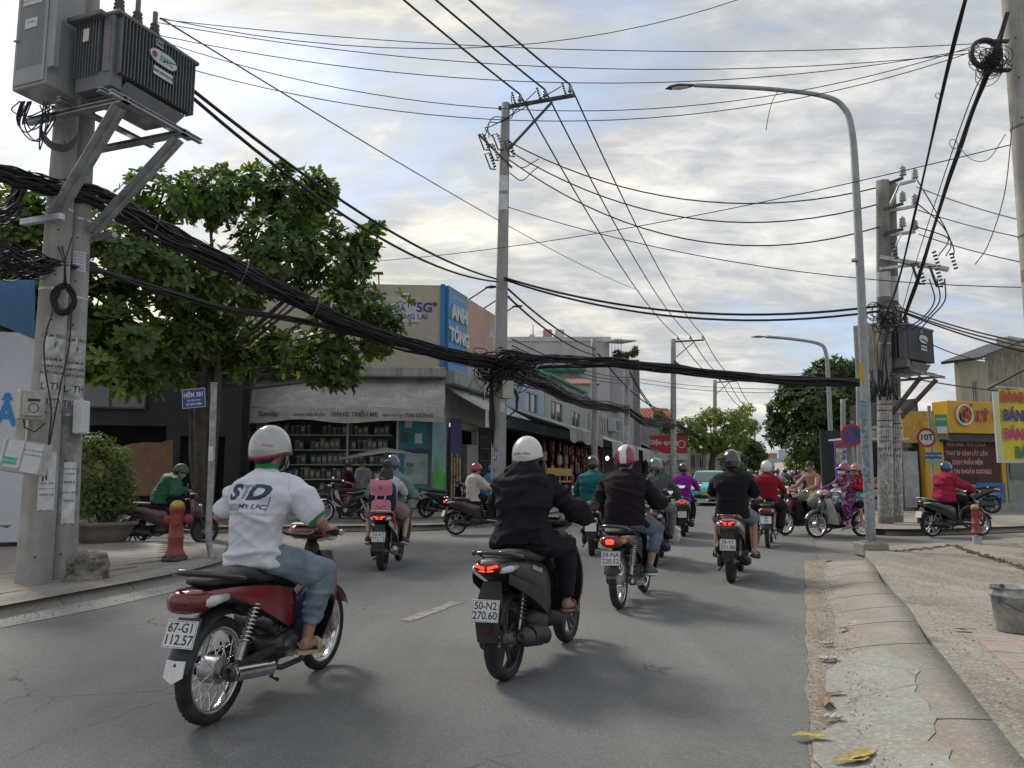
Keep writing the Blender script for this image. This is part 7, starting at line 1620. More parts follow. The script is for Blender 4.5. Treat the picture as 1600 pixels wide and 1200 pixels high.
# ---------------------------------------------------------------- buildings
def bld(name,label,cat,M,group=None): return empty(name,label,cat,M=M,group=group)
def FR(a,b,z=0.):          # facade frame: x from a to b, y into the building, z up
 a,b = Vector((a[0],a[1],0)),Vector((b[0],b[1],0)); d = (b-a); L_ = d.length; d /= L_
 return Matrix(((d.x,-d.y,0,a.x),(d.y,d.x,0,a.y),(0,0,1,z),(0,0,0,1))),L_
def bx(par,name,c,d,m,bev=0,M=None): return MB().box(c,d,0,M).build(name,m,par,bev=bev)
def wall_open(par,name,m,L_,H_,holes,th=.2,z0=0.):
 """a wall with real openings; holes (x0,x1,z0,z1) that do not share columns"""
 mb = MB(); x = 0
 for (a,b,c,d) in sorted(holes):
  if a > x: mb.box(((x+a)/2,th/2,z0+H_/2),(a-x,th,H_))
  if c > z0: mb.box(((a+b)/2,th/2,(z0+c)/2),(b-a,th,c-z0))
  if d < z0+H_: mb.box(((a+b)/2,th/2,(d+z0+H_)/2),(b-a,th,z0+H_-d))
  x = b
 if x < L_: mb.box(((x+L_)/2,th/2,z0+H_/2),(L_-x,th,H_))
 return mb.build(name,m,par)
def window(par,x0,x1,z0,z1,fm,gm,th=.2,nv=1,tilt=0.):
 mb = MB(); e = .05
 for (a,b,c,d) in ((x0,x1,z0,z0+e),(x0,x1,z1-e,z1),(x0,x0+e,z0+e,z1-e),(x1-e,x1,z0+e,z1-e)): mb.box(((a+b)/2,.06,(c+d)/2),(b-a,.07,d-c))
 for i in range(nv): x = x0+(x1-x0)*(i+1)/(nv+1); mb.box((x,.06,(z0+z1)/2),(e,.05,z1-z0-2*e))
 w = mb.build('window',fm,par); MB().box(((x0+x1)/2,.1,(z0+z1)/2),(x1-x0-.02,.01,z1-z0-.02)).build('pane',gm,w); return w
def awning(par,x0,x1,zt,zf,out,m,val=.35,vm=None,sag=.06,seed=0,name='awning'):
 n = max(8,int((x1-x0)/.35)); mb = MB(); rows = []
 for i in range(7):
  f = i/6; rows.append([(x0+(x1-x0)*k/n,-out*f,zt+(zf-zt)*f-sag*math.sin(math.pi*f)*(.6+.4*math.sin(k*1.3+seed))-.02*math.sin(k*.9+seed)) for k in range(n+1)])
 mb.shell(rows,.008); o = mb.build(name,m,par)
 if val:
  mb = MB(); rows = [[(p[0],-out-.02-.03*f*math.sin(k*1.1+seed),p[2]-val*f*(1+.12*math.sin(k*.7+seed))) for k,p in enumerate([(x0+(x1-x0)*k/n,0,zf-.02*math.sin(k*.9+seed)) for k in range(n+1)])] for f in (0,.5,1)]
  mb.shell(rows,.006); mb.build('valance',vm or m,o)
 mb = MB(); mb.tube([(x0,-out,zf-.02),(x1,-out,zf-.02)],.025,6)
 for k in range(3): x = x0+(x1-x0)*k/2; mb.tube([(x,-.02,zt-.1),(x,-out,zf-.03)],.02,6)
 mb.build('awning_frame',steel,o); return o
tarp = mat('grey_tarp',(.36,.36,.34),.7,var=.1,scale=2,dirt=.55,dcol=(.14,.135,.125),dscale=1.3,streak=.4,bump=.2,bscale=30)
tarp_g = mat('green_grey_tarp',(.42,.47,.45),.6,var=.1,scale=2,dirt=.4,dcol=(.15,.16,.15),dscale=1.5,streak=.4)
tarp_t = mat('teal_tarp',(.05,.3,.25),.6,var=.1,dirt=.2)
wallc = mat('wall_concrete',(.36,.37,.36),.85,var=.12,scale=1.5,dirt=.5,dcol=(.15,.15,.14),dscale=1.5,streak=.6,bump=.3,bscale=40)
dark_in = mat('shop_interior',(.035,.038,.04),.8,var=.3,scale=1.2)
white_met = mat('white_metal',(.5,.51,.5),.5,var=.08,dirt=.4,dcol=(.25,.24,.22))
teal_w = mat('teal_wall',(.04,.24,.26),.6,var=.1,scale=1.2,dirt=.3,dcol=(.04,.12,.14))
# milk shop on the corner
A0,C0 = (-8.75,26.35),(-2.45,26.8)
M_,L_ = FR(A0,C0,.13); shop = bld('shop_building','corner milk shop with grey awning and 5G billboard above','shop',M_)
wall_open(shop,'wall',wallc,L_,4.35,[(.35,4.75,.05,3.3)],.18)
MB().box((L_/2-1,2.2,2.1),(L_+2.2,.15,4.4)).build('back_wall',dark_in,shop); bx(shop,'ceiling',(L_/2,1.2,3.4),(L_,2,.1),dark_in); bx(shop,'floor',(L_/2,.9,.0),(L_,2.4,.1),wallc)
bx(shop,'canopy_slab',(L_/2-1,-.1,4.74),(L_+2.3,.8,.34),wallc,.03)
bb = bx(shop,'billboard',(L_/2-1.0,-.05,6.40),(L_+2.0,.25,2.95),mat('billboard_tan',(.40,.36,.27),.6,var=.04,dirt=.2,dcol=(.3,.28,.24),dscale=1))
bx(shop,'billboard_strip',(L_/2+.6,-.185,6.88),(3.6,.01,.68),mat('strip_pale',(.46,.47,.5),.6,var=.02)); vi = mat('violet_ink',(.05,.035,.22),.6,var=0)
bx(shop,'billboard_strip',(L_/2+.6,-.185,7.35),(3.6,.01,.2),mat('strip_cream',(.44,.41,.33),.6,var=.02))
text('MẠNH TRÍ TỰA',face((L_-2.35,-.2,7.0),(1,0,0),(0,0,1)),.30,vi,shop,bold=.015); text('"5G"',face((L_-.65,-.2,7.05),(1,0,0),(0,0,1)),.46,vi,shop,bold=.03); text('VỮNG TIẾN TƯƠNG LAI',face((L_-1.95,-.2,6.72),(1,0,0),(0,0,1)),.26,vi,shop,bold=.01)
blue_s = mat('sign_blue',(.03,.17,.38),.5,var=.05); bx(shop,'sign_edge',(L_-.0,-.1,6.3),(.16,.3,3.2),blue_s)
for x in (L_/2-1.4,1.0): mb = MB(); mb.tube([(x+2.3,0,7.85),(x+2.3,-.25,8.2)],.025,6); mb.box((x+2.3,-.35,8.22),(.34,.16,.07)); mb.build('sign_lamp',dark_metal,shop)
aw = awning(shop,-.05,L_+.1,4.56,3.42,1.35,mat('beige_tarp',(.42,.41,.375),.7,var=.1,scale=2,dirt=.5,dcol=(.2,.19,.17),dscale=1.3,streak=.4),.46,mat('valance_cream',(.44,.44,.39),.8,var=.1,dirt=.4,dcol=(.2,.2,.18)),.05,1); dk = mat('teal_ink',(.03,.1,.12),.7,var=0)
for s_,x,z,sz in (('Similac',.75,.0,.25),('NHÃN HIỆU ĐƯỢC',2.05,-.02,.12),('HÀNG TRIỆU MẸ',3.5,.0,.2),('TRÊN THẾ GIỚI',4.75,-.03,.1),('TIN DÙNG',5.6,-.03,.19)): text(s_,face((x,-1.42,3.19+z),(1,0,0),(0,0,1)),sz,dk,aw,bold=.02)
text('HÀNG TRIỆU MẸ TRÊN THẾ GIỚI',face((3.9,-.19,4.36),(1,0,0),(0,-.6,1)),.14,mat('blue_ink',(.05,.09,.3),.7,var=0),aw)
MB().box((3.05,.32,1.7),(.07,.07,3.3)).build('post',white_met,shop); MB().box((4.8,.0,1.65),(.08,.1,3.2)).build('post',white_met,shop)
shz = (.55,1.06,1.57,2.08,2.6)
for z in shz: bx(shop,'shelf',(2.5,.62,z),(4.2,.4,.035),white_met)
bx(shop,'back_panel',(2.5,.86,1.7),(4.3,.04,3.2),mat('panel_dark',(.06,.08,.09),.7,var=.3,scale=3))
tins = []
for nme,kind in (('milk_tin',0),('milk_tin',0),('milk_box',1),('milk_box',1),('milk_box',1)):
 c_ = [(.2,.18,.13),(.15,.13,.16),(.13,.15,.18),(.24,.17,.06),(.08,.15,.11)][len(tins)]; m_ = mat('pack_%d' % len(tins),c_,.4,var=.25,scale=12); mb = MB()
 if kind == 0: mb.lathe([(.07,0),(.075,.005),(.075,.2),(.078,.205),(.078,.225),(.06,.228)],14,mis=[0,0,1,1,1])
 else: mb.box((0,0,.12),(.15,.1,.24)); mb.box((0,-.052,.13),(.1,.004,.1),1)
 tins.append((nme,mb.mesh(nme,[m_,mat('pack_label',(.42,.4,.36),.5,var=.2,scale=20)])))
i_ = 0
for zi,z in enumerate(shz):
 x = .52+random.random()*.05
 while x < 4.5:
  nme,me = tins[random.choice((0,0,1,2,3,4,2))]
  if random.random() < .9 and abs(x-3.05) > .04:
   o = link(nme,me,None); s_ = random.uniform(1.1,1.75); o.matrix_world = M_ @ Matrix.Translation((x,.55+random.uniform(-.04,.04),z+.018)) @ Matrix.Rotation(random.uniform(-.1,.1),4,'Z') @ Matrix.Diagonal((1.1,1,s_,1))
   retag(o,'formula tin or carton on the shelf %s of the milk shop' % ('nearest the floor','second from the floor','third from the floor','second from the top','at the top')[zi],'milk pack','milk packs on shelf %d' % (zi+1))
  x += random.uniform(.165,.2)
# teal advertising panels at the corner
def panel(par,x0,x1,z0,z1,y,m,name='advert_panel'): return bx(par,name,((x0+x1)/2,y,(z0+z1)/2),(x1-x0,.03,z1-z0),m)
panel(shop,4.85,5.85,.05,3.35,-.03,teal_w); pp = panel(shop,5.05,5.85,.9,1.95,-.06,mat('advert_grey',(.3,.36,.38),.6,var=.2,scale=3)); panel(shop,5.02,5.87,1.95,2.12,-.065,mat('advert_navy',(.03,.06,.13),.5)); panel(shop,5.1,5.85,.1,.6,-.06,mat('advert_grey',(.3,.36,.38),.6,var=.2,scale=3)); text('FDI',face((5.25,-.08,1.55),(1,0,0),(0,0,1)),.17,ink,shop,bold=.03)
panel(shop,4.95,5.15,2.35,2.7,-.07,mat('frame_dark',(.05,.05,.05),.4)); panel(shop,5.4,5.65,2.3,2.65,-.07,paper,'notice'); panel(shop,5.05,5.3,2.85,3.15,-.07,paper,'notice'); panel(shop,5.25,5.55,2.12,2.28,-.07,blue_s)
M2,_ = FR((-2.75,26.55),(-2.2,26.95),.13)
ps = bld('advert_board','green and white poster panel with blue foot at the shop corner','poster',M2); panel(ps,0,.55,.05,3.3,0,mat('poster_mint',(.2,.36,.36),.6,var=.15,scale=2)); panel(ps,.02,.53,.3,1.3,-.02,mat('poster_green',(.08,.34,.07),.6,var=.25,scale=3)); panel(ps,.0,.55,.05,.35,-.03,blue_s); mb = MB(); mb.ell((.2,-.03,1.55),(.08,.01,.3),10,8); mb.ell((.33,-.03,1.2),(.13,.01,.22),10,8); mb.build('printed_leaf',mat('leaf_print',(.1,.4,.05),.6),ps)
# side facade towards the road
H17 = R(17); dv = Vector((math.sin(H17),math.cos(H17),0)); C0v = Vector((-2.45,26.8,0))
def SF(a,b,off=0.): o = Vector((dv.y,-dv.x,0))*off; return FR(C0v+dv*a+o,C0v+dv*b+o,.13)
# the side facade faces right: x runs away from the viewer
M3,L3 = SF(0,6.2); sb = bld('shop_building','road side of the corner shop with pink billboard and lettered blue sign','shop',M3)
wall_open(sb,'wall',wallc,L3,4.35,[(.7,3.6,0,3.1),(3.9,5.9,0,3.0)],.2); bx(sb,'canopy_slab',(L3/2,-.1,4.62),(L3,.8,.5),wallc,.03); bx(sb,'back_wall',(L3/2,3.5,2),(L3,.1,4.4),dark_in)
bx(sb,'blue_sign',(.95,-.12,6.40),(1.9,.2,3.0),mat('sign_blue2',(.06,.24,.48),.5,var=.05)); bx(sb,'pink_billboard',(4.02,-.11,6.40),(4.2,.2,2.95),mat('billboard_pink',(.48,.26,.21),.6,var=.15,scale=.8,dirt=.35,dcol=(.42,.35,.3),dscale=1.2))
for x,z,w,h in ((4.9,7.0,.9,.35),(5.2,6.7,.7,.3),(5.3,6.1,.35,.6),(2.5,5.35,.9,.9),(3.4,5.3,.6,.9),(5.2,5.3,.6,.4)): bx(sb,'faded_print',(x,-.215,z),(w,.01,h),mat('faded_print',(.36,.36,.42),.6,var=.2,scale=2))
for s_,x,z,sz,b_ in (('CỬA HÀNG',.95,7.6,.32,.0),('ANH',.98,7.0,.72,.04),('TÔNG',.98,6.15,.66,.04)): text(s_,face((x,-.26 if sz > .5 else -.23,z),(1,0,0),(0,0,1)),sz,paper,sb,bold=b_,ext=.03 if sz > .5 else 0)
for x in (2.2,3.9,5.7): mb = MB(); mb.tube([(x,-.1,7.85),(x-.1,-1.0,8.3)],.03,6); mb.sloft([(-.22,0,0,.05,.03,2.5),(0,0,0,.1,.06,2.5),(.2,0,0,.08,.03,2.5)],12,0,Matrix.Translation((x-.1,-1.1,8.28)) @ rotm(0,0,-1.4)); mb.build('sign_lamp',dark_metal,sb)
mb = MB(); mb.tube([(.75,-.12,0),(.75,-.12,2.3),(.85,-.12,2.75),(1.2,-.12,3.0),(3.1,-.12,3.0)],.16,10); mb.build('arched_surround',mat('tan_arch',(.27,.22,.15),.7),sb)
awning(sb,.1,6.1,4.4,3.5,1.5,tarp_g,.0)
M3b,_ = FR((-2.15,27.0),(-1.72,27.2),.13); bm3 = bld('bamboo_panel','yellow bamboo lattice panel standing beside the corner posters','panel',M3b); mb = MB()
bx(bm3,'backing',(.21,.03,1.6),(.42,.03,3.2),mat('plum_back',(.06,.045,.12),.6))
for k in range(4): MB().cyl((.05+.1*k,0,.05),(.05+.1*k,0,1.95-.12*(k % 2)),.03,n=8).build('bamboo_cane',mat('bamboo',(.42,.3,.12),.6,var=.3,scale=6),bm3)
M3c,_ = FR((-1.62,27.6),(-.45,30.4),.13); cs_ = bld('folding_shutter','dark folding gate with a pale glass cabinet inside the corner doorway','shutter',M3c); bx(cs_,'glass_cabinet',(.5,.2,1.2),(.9,.4,2.2),mat('cabinet_pale',(.16,.18,.16),.3,var=.2));
for k in range(10): bx(cs_,'shutter_slat',(1.3+.14*k,.1,1.5),(.03,.08,3.0),dark_metal)
for k in range(6): bx(cs_,'shutter_bar',(1.95,.06,.4+.45*k),(1.3,.02,.03),dark_metal,M=None)
# row of shops along the road
def rowshop(a,b,label,wm,H_,wins,slots=(),ledge=None,roof=None):
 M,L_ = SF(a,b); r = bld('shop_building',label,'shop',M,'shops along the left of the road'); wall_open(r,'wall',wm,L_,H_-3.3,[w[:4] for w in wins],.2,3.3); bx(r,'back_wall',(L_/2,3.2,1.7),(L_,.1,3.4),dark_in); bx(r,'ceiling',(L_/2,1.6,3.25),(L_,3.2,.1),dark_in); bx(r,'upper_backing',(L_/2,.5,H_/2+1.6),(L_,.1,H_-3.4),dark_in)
 bx(r,'side_wall',(L_-.08,1.6,1.65),(.15,3.2,3.2),dark_in); bx(r,'roof_edge',(L_/2,.3,H_+.05),(L_+.1,1.2,.12),ledge or wm)
 if ledge: bx(r,'ledge',(L_/2,-.35,3.85),(L_,.7,.12),ledge)
 for w in wins: window(r,*w[:4],white_met if len(w) < 5 else w[4],glass_m if len(w) < 6 else w[5])
 return r
lb = mat('pale_blue_wall',(.33,.42,.52),.8,var=.06,scale=1,dirt=.25,dcol=(.25,.3,.34),dscale=.8,streak=.3); gwall = mat('pale_green_wall',(.37,.43,.35),.8,var=.08,scale=1,dirt=.4,dcol=(.24,.26,.22),dscale=.9,streak=.5); crm = mat('cream_wall',(.45,.45,.40),.85,var=.08,scale=1,dirt=.45,dcol=(.26,.25,.22),dscale=.9,streak=.6); tealm = mat('teal_ledge',(.03,.22,.16),.6)
r1 = rowshop(6.3,14.2,'pale blue shop with one window and a green ledge',lb,6.4,[(4.3,6.6,4.2,5.3)],ledge=tealm); r2 = rowshop(14.3,24.5,'pale green shop with two hinged windows',gwall,6.5,[(1.3,4.2,3.95,5.3),(6.6,9.0,3.95,5.1)],ledge=tealm)
r3 = rowshop(24.6,41,'cream shop with tall narrow slots beside the air conditioner',crm,6.3,[(1+.95*i+(1.4 if i > 2 else 0),1.55+.95*i+(1.4 if i > 2 else 0),4.0,5.4,crm,dark_in) for i in range(6)]); r4 = rowshop(41.1,62,'cream shop beyond the second roadside pole',crm,5.8,[(3,5,3.9,5,dark_metal),(8,10,3.9,5,dark_metal)])
mb = MB(); mb.box((9.6,-.35,5.0),(2.3,.6,1.0)); ac = mb.build('air_conditioner',white_met,r3,bev=.02)
for x in (9.1,10.1): MB().torus((x,-.66,5.0),(0,1,0),.36,.03,18,5).build('fan_grille',dark_metal,ac)
for j,(r,a,b,zt,zf,o,m,v) in enumerate(((r1,.1,7.8,4.3,3.2,3.1,tarp,.55),(r2,.1,10,4.2,2.95,3.5,tarp_g,.75),(r3,.2,8.2,4.1,2.8,3.7,tarp_g,.7),(r3,8.3,16,4.0,2.9,3.7,tarp_g,.6),(r4,0,9,4.6,3.0,3.4,tarp_g,.9),(r4,9.5,20,3.7,3.0,2.8,tarp_t,.4))): awning(r,a,b,zt,zf,o,m,v,seed=j,sag=.15)
# goods in front of the red shop
snack = mat('snack_red',(.3,.04,.04),.3,var=.4,scale=14); snw = mat('snack_white',(.5,.42,.4),.3,var=.3,scale=18)
bagm = []
for m_ in (snack,snw,mat('snack_pink',(.45,.22,.22),.3,var=.3,scale=15)): mb = MB(); mb.sloft([(-.05,0,0,.11,.2,4),(-.02,0,0,.16,.24,5),(.02,0,0,.16,.24,5),(.05,0,0,.11,.2,4)],12); bagm.append(mb.mesh('snack_bag',[m_]))
for i in range(150):
 M,L_ = SF(7.5,24); x = 1+14*(i % 30)/30+random.uniform(-.1,.1); z = .5+.5*(i//30)+random.uniform(-.08,.08); o = link('snack_bag',bagm[random.choice((0,1,2,0))],None); o.matrix_world = M @ Matrix.Translation((x,-1.1-.25*(i % 3),z)) @ Matrix.Rotation(math.pi/2+random.uniform(-.5,.5),4,'Z'); retag(o,'shiny red or white snack bag hanging under the awnings of the roadside stall','snack bag','snack bags hanging at the roadside stall')
Mt,_ = SF(8,14,1.2); tb = bld('display_table','yellow fronted display table of the snack stall behind the middle pole','table',Mt); bx(tb,'table_top',(2.5,0,.9),(5,1,.08),mat('yellow_panel',(.5,.34,.04),.5)); bx(tb,'front_panel',(2.5,-.5,1.35),(5,.05,.35),mat('yellow_panel',(.5,.34,.04),.5))
for x in (.1,4.9): bx(tb,'leg',(x,0,.45),(.08,.8,.85),dark_metal)
bulb = MB(); bulb.ell((0,0,0),(.09,.09,.11),12,8); o = bulb.build('light_bulb',mat('lit_bulb',(.9,.9,.85),.3,var=0,emit=((1,.97,.9),6))); o.location = at(949,716,44); retag(o,'small lit white bulb hanging under the green awning','light bulb')
# lavender block behind
lav = mat('lavender_wall',(.46,.44,.48),.85,var=.05,scale=.4,dirt=.3,dcol=(.38,.37,.39),dscale=.35,streak=.3)
def block(name,label,x0,x1,yt,Y,depth,m,cat='building',roofm=None,rh=0.,group=None,zb=0.,rot=0.):
 a,b = at(x0,yt,Y),at(x1,yt,Y+rot); M,L_ = FR(a,b); r = bld(name,label,cat,M,group); H_ = a.z; MB().box((L_/2,depth/2,(H_+zb)/2),(L_,depth,H_-zb)).build('wall',m,r)
 if roofm:
  mb = MB(); mb.add([(-.3,-.3,H_),(L_+.3,-.3,H_),(L_+.3,depth/2,H_+rh),(-.3,depth/2,H_+rh),(-.3,depth+.3,H_),(L_+.3,depth+.3,H_)],[(0,1,2,3),(3,2,5,4),(0,3,4),(1,5,2)]); mb.build('roof',roofm,r)
 return r,L_,H_
lv,Ll,Hl = block('apartment_block','large lavender grey block with water tanks on its roof',786,952,527,60,12,lav); bx(lv,'parapet',(Ll/2,.0,Hl-.15),(Ll+.2,.2,.35),white_met)
for x,m_ in ((3.6,mat('tank_red',(.35,.2,.18),.6,var=.2)),(4.6,None)): mb = MB(); mb.cyl((x,2,Hl),(x,2,Hl+.95),.38,n=14); mb.build('water_tank',m_ or white_met,lv)
MB().tube([(2.4,1,Hl),(2.4,1,Hl+1.2)],.04,5).build('antenna',dark_metal,lv); MB().ell((2.3,1,Hl+.15),(.3,.1,.3),12,8).build('dish',white_met,lv); mb = MB(); mb.beam((-.2+Ll,-1.2,Hl-.5),(Ll+1.6,.2,Hl-.35),1.6,.1); mb.build('overhang',white_met,lv)
for k in range(5): MB().tube([(1.0+k*1.1,-.1,Hl-3.0),(1.5+k*1.1,-1.3,Hl-2.1)],.035,5).build('canopy_arm',white_met,lv)
mb = MB(); mb.box((3.4,-.9,Hl-2.65),(6,1.6,.5)); mb.build('green_canopy',tealm,lv,bev=.1)
for x in (2.2,4.4,5.5): bx(lv,'drain_pipe',(x,-.06,Hl/2),(.08,.1,Hl),white_met)
lv2,La,Ha = block('apartment_block','lower lavender wing with roof garden at its corner',953,999,562,62,10,lav,rot=0)
for k in range(4): bx(lv2,'roof_railing',(.2+.25*k,.2,Ha+.9),(.06,.06,1.9),white_met)
mb = MB(); bx(lv2,'stain_strip',(La-.3,-.02,Ha/2),(.5,.03,Ha),mat('rain_stain',(.25,.24,.26),.9,var=.2,streak=.6))
gh,Lg,Hg = block('house','small pale green gable house in front of the lavender block',893,930,600,52,4,gwall,'house',mat('rust_roof',(.25,.1,.06),.8,var=.3),.6); window(gh,.3,1.3,Hg-1.2,Hg-.3,dark_metal,glass_m)
ro,Lr,Hr = block('house','house with orange tiled roof beside the third pole',1001,1048,655,72,8,crm,'house',None); mb = MB()
tile_o = mat('orange_tile',(.38,.11,.05),.8,var=.25,scale=4,dirt=.3)
for i in range(10):
 for j in range(9): o = MB().cyl((.16+.32*i,-.4+.42*j,Hr+.02+.14*j),(.16+.32*i,.05+.42*j,Hr+.12+.14*j),.16,.15,n=6).build('roof_tile',tile_o,ro) if (i,j) == (0,0) else None
base_tile = [c for c in ro.children if c.name.startswith('roof_tile')][0]
for i in range(10):
 for j in range(9):
  if i+j: o = link('roof_tile',base_tile.data,ro); o.location = (.32*i,.42*j,.14*j)
sr,Ls,Hs = block('shop_building','far shop under the red lighting sign',1012,1078,700,66,6,crm,'shop'); redm = mat('sign_red',(.42,.02,.03),.5,var=.05)
bx(sr,'sign_board',(1.7,-.3,Hs+.3),(3.2,.15,1.5),redm); bx(sr,'sign_strip',(1.7,-.39,Hs-.75),(3.2,.05,.55),white_met); text('Điện quang',face((1.3,-.4,Hs+.45),(1,0,0),(0,0,1)),.55,paper,sr,bold=.03); text('ĐÈN LED 0903',face((1.6,-.43,Hs-.75),(1,0,0),(0,0,1)),.3,redm,sr,bold=.02); MB().torus((2.8,-.4,Hs+.3),(0,1,0),.3,.05,16,5).build('emblem',paper,sr)
# low houses further on
for i,(x0,x1,yt,Y,m_) in enumerate(((1072,1098,700,76,crm),(1096,1112,676,82,white_met),(1112,1150,700,95,dark_in),(1150,1185,705,120,crm),(1186,1214,708,190,mat('brick_orange',(.36,.22,.16),.8)),(1200,1222,716,165,crm),(1216,1252,703,240,mat('far_blue_block',(.42,.47,.54),.6,var=.05)),(1232,1262,722,150,white_met))):
 r,L_,H_ = block('house',('cream low house behind the light green tree','white upright panel building by the slim pole','dark stall front below the light green tree','cream house almost hidden by the far trees','orange brick block at the far end of the road','small cream house at the far end of the road','pale blue tower at the far end of the road','white low building at the far end before the tree')[i],x0,x1,yt,Y,8,m_,'building',group=None)
 nw = max(2,int(L_/1.6))
 for k in range(nw):
  for f in range(max(1,int((H_-2)/2.6))): window(r,.4+k*L_/nw,.4+k*L_/nw+L_/nw*.55,2+f*2.6,3.3+f*2.6,white_met,glass_m)
  r.children[-1].location.y = -.12
 for c in r.children:
  if c.name.startswith('window'): c.location.y = -.12
# dark building behind the almond tree with an orange tarp
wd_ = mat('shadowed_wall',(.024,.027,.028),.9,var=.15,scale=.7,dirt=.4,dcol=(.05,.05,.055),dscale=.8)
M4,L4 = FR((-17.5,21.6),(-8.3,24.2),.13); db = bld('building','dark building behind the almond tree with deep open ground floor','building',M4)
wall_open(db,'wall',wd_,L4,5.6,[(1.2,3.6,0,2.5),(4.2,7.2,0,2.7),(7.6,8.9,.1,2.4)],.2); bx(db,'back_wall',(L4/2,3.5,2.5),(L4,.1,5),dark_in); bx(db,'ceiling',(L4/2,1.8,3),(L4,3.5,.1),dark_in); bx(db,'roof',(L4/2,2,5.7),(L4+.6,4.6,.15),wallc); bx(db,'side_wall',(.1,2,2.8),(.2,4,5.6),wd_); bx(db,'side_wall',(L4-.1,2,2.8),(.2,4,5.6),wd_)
window(db,4.6,6.6,3.2,4.3,dark_metal,glass_m).location.y = -.13
mb = MB(); rows = [[at(100+170*k/8,706-26*k/8*.7+i*(14+9*k/8)+(2*math.sin(k*2+i)),18.6-.5*i*.4) for k in range(9)] for i in range(5)]; mb.shell(rows,.01); o = mb.build('tarpaulin',mat('brown_tarp',(.17,.085,.04),.8,var=.2,dirt=.3)); retag(o,'brown orange tarpaulin stretched behind the potted bush','tarpaulin')
# white hoarding and blue roof at the far left
M5,L5 = FR((-10.9,12.6),(-7.75,13.6),.11); hw = bld('hoarding','white hoarding with large blue letters behind the twin poles','hoarding',M5); hm = mat('hoarding_white',(.50,.54,.58),.6,var=.03,dirt=.15,dcol=(.4,.42,.45)); bx(hw,'panel',(L5/2,.03,2.62),(L5,.05,2.2),hm); bx(hw,'panel',(L5/2,.035,.8),(L5,.05,1.4),hm)
bx(hw,'rail',(L5/2,0,1.51),(L5,.04,.03),steel); text('CHÂ',face((L5-1.38,-.01,1.93+.35),(1,0,0),(0,0,1)),.62,mat('letter_blue',(.02,.2,.5),.5,var=0),hw,bold=.03,sx=.75); text('TÂM',face((L5-2.0,-.01,3.0),(1,0,0),(0,0,1)),.8,mat('letter_ghost',(.44,.48,.54),.6,var=0),hw)
mb = MB(); rows = [[at(-60+115*k/8,436+i*9+k*(.2 if i == 0 else 6)-(0 if i else 0),12.5+.15*i) for k in range(9)] for i in range(6)]; mb.shell(rows,.02); retag(mb.build('metal_roof',mat('blue_sheet',(.04,.17,.38),.4,var=.1,dirt=.25)),'slanting bright blue sheet metal roof edge at the far left','roof')
# ---------------------------------------------------------------- right side: yellow phone shop and neighbours
yel = mat('sign_yellow',(.55,.32,.015),.5,var=.04,dirt=.15,dcol=(.4,.26,.05)); Hy = R(73); dy = Vector((math.sin(Hy),math.cos(Hy),0)); S0 = at(1463,700,27.0); S0.z = 0
M6,L6 = FR(S0,S0+dy*8,.2); ys = bld('shop_building','phone shop with yellow LÝ KI sign and round emblem','shop',M6); bx(ys,'floor',(4,1.6,.02),(8.4,4,.3),wallc)
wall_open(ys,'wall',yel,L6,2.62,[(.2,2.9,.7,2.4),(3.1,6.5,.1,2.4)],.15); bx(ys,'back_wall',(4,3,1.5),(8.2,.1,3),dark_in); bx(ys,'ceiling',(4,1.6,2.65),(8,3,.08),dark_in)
bx(ys,'fascia',(4,-.35,3.13),(8.2,.7,1.12),yel,.02); bx(ys,'lintel',(4,-.3,2.42),(8.2,.55,.26),dark_metal); bx(ys,'pier',(-.35,-.05,1.5),(.8,.4,3.0),yel); bx(ys,'side_wall',(-.75,1.6,1.9),(.12,3.2,3.8),dark_metal)
rl = mat('letter_red',(.4,.03,.04),.4,var=.05)
for s_,x,sz,m_ in (('LÝ',1.32,.52,rl),('KIM',2.28,.52,rl)):
 text(s_,face((x+.02,-.735,3.16),(1,0,0),(0,0,1)),sz,paper,ys,bold=.05,ext=.02); text(s_,face((x,-.78,3.16),(1,0,0),(0,0,1)),sz,m_,ys,bold=.025,ext=.02)
em = MB(); em.torus((.55,-.75,3.2),(0,1,0),.34,.04,32,8,sq=.8); e_ = em.build('emblem_ring',paper,ys); text('L',face((.45,-.74,3.1),(1,0,0),(0,0,1)),.42,mat('navy_print2',(.03,.03,.2),.5,var=0),ys,bold=.04,ext=.02); text('K',face((.65,-.76,3.22),(1,0,0),(0,0,1)),.42,rl,ys,bold=.03,ext=.02); MB().beam((.68,-.76,3.35),(.9,-.76,3.58),.06,.03,0,(0,1,0)).build('tick_mark',rl,ys)
bx(ys,'glass_front',(1.55,.05,1.55),(2.6,.01,1.7),mat('shop_glass',(.06,.022,.018),.35,var=.4,scale=1.5,spec=.3)); pk_ = mat('led_pink',(.62,.3,.27),.5,var=0)
for i,s_ in enumerate(('MUA BÁN - SỬA CHỮA','THAY ÉP KÍNH LẤY LIỀN','CHẠY PHẦN MỀM','XOÁ TÀI KHOẢN GOOGLE')): text(s_,face((1.38,.03,2.22-.32*i),(1,0,0),(0,0,1)),.2,pk_,ys,bold=.04,sx=.86)
bx(ys,'low_panel',(.9,-.03,.45),(1.5,.05,.75),mat('bike_poster',(.2,.2,.2),.5,var=.6,scale=3)); bx(ys,'advert_panel',(2.25,-.05,.45),(1.3,.05,.85),mat('advert_blue',(.02,.14,.36),.5,var=.05)); bx(ys,'advert_title',(2.35,-.08,.62),(.8,.02,.12),vi)
for k,s_ in enumerate(('TRẢ GÓP 0%','BẢO HÀNH','PHỤ KIỆN')): text(s_,face((2.35,-.08,.47-.12*k),(1,0,0),(0,0,1)),.1,paper,ys)
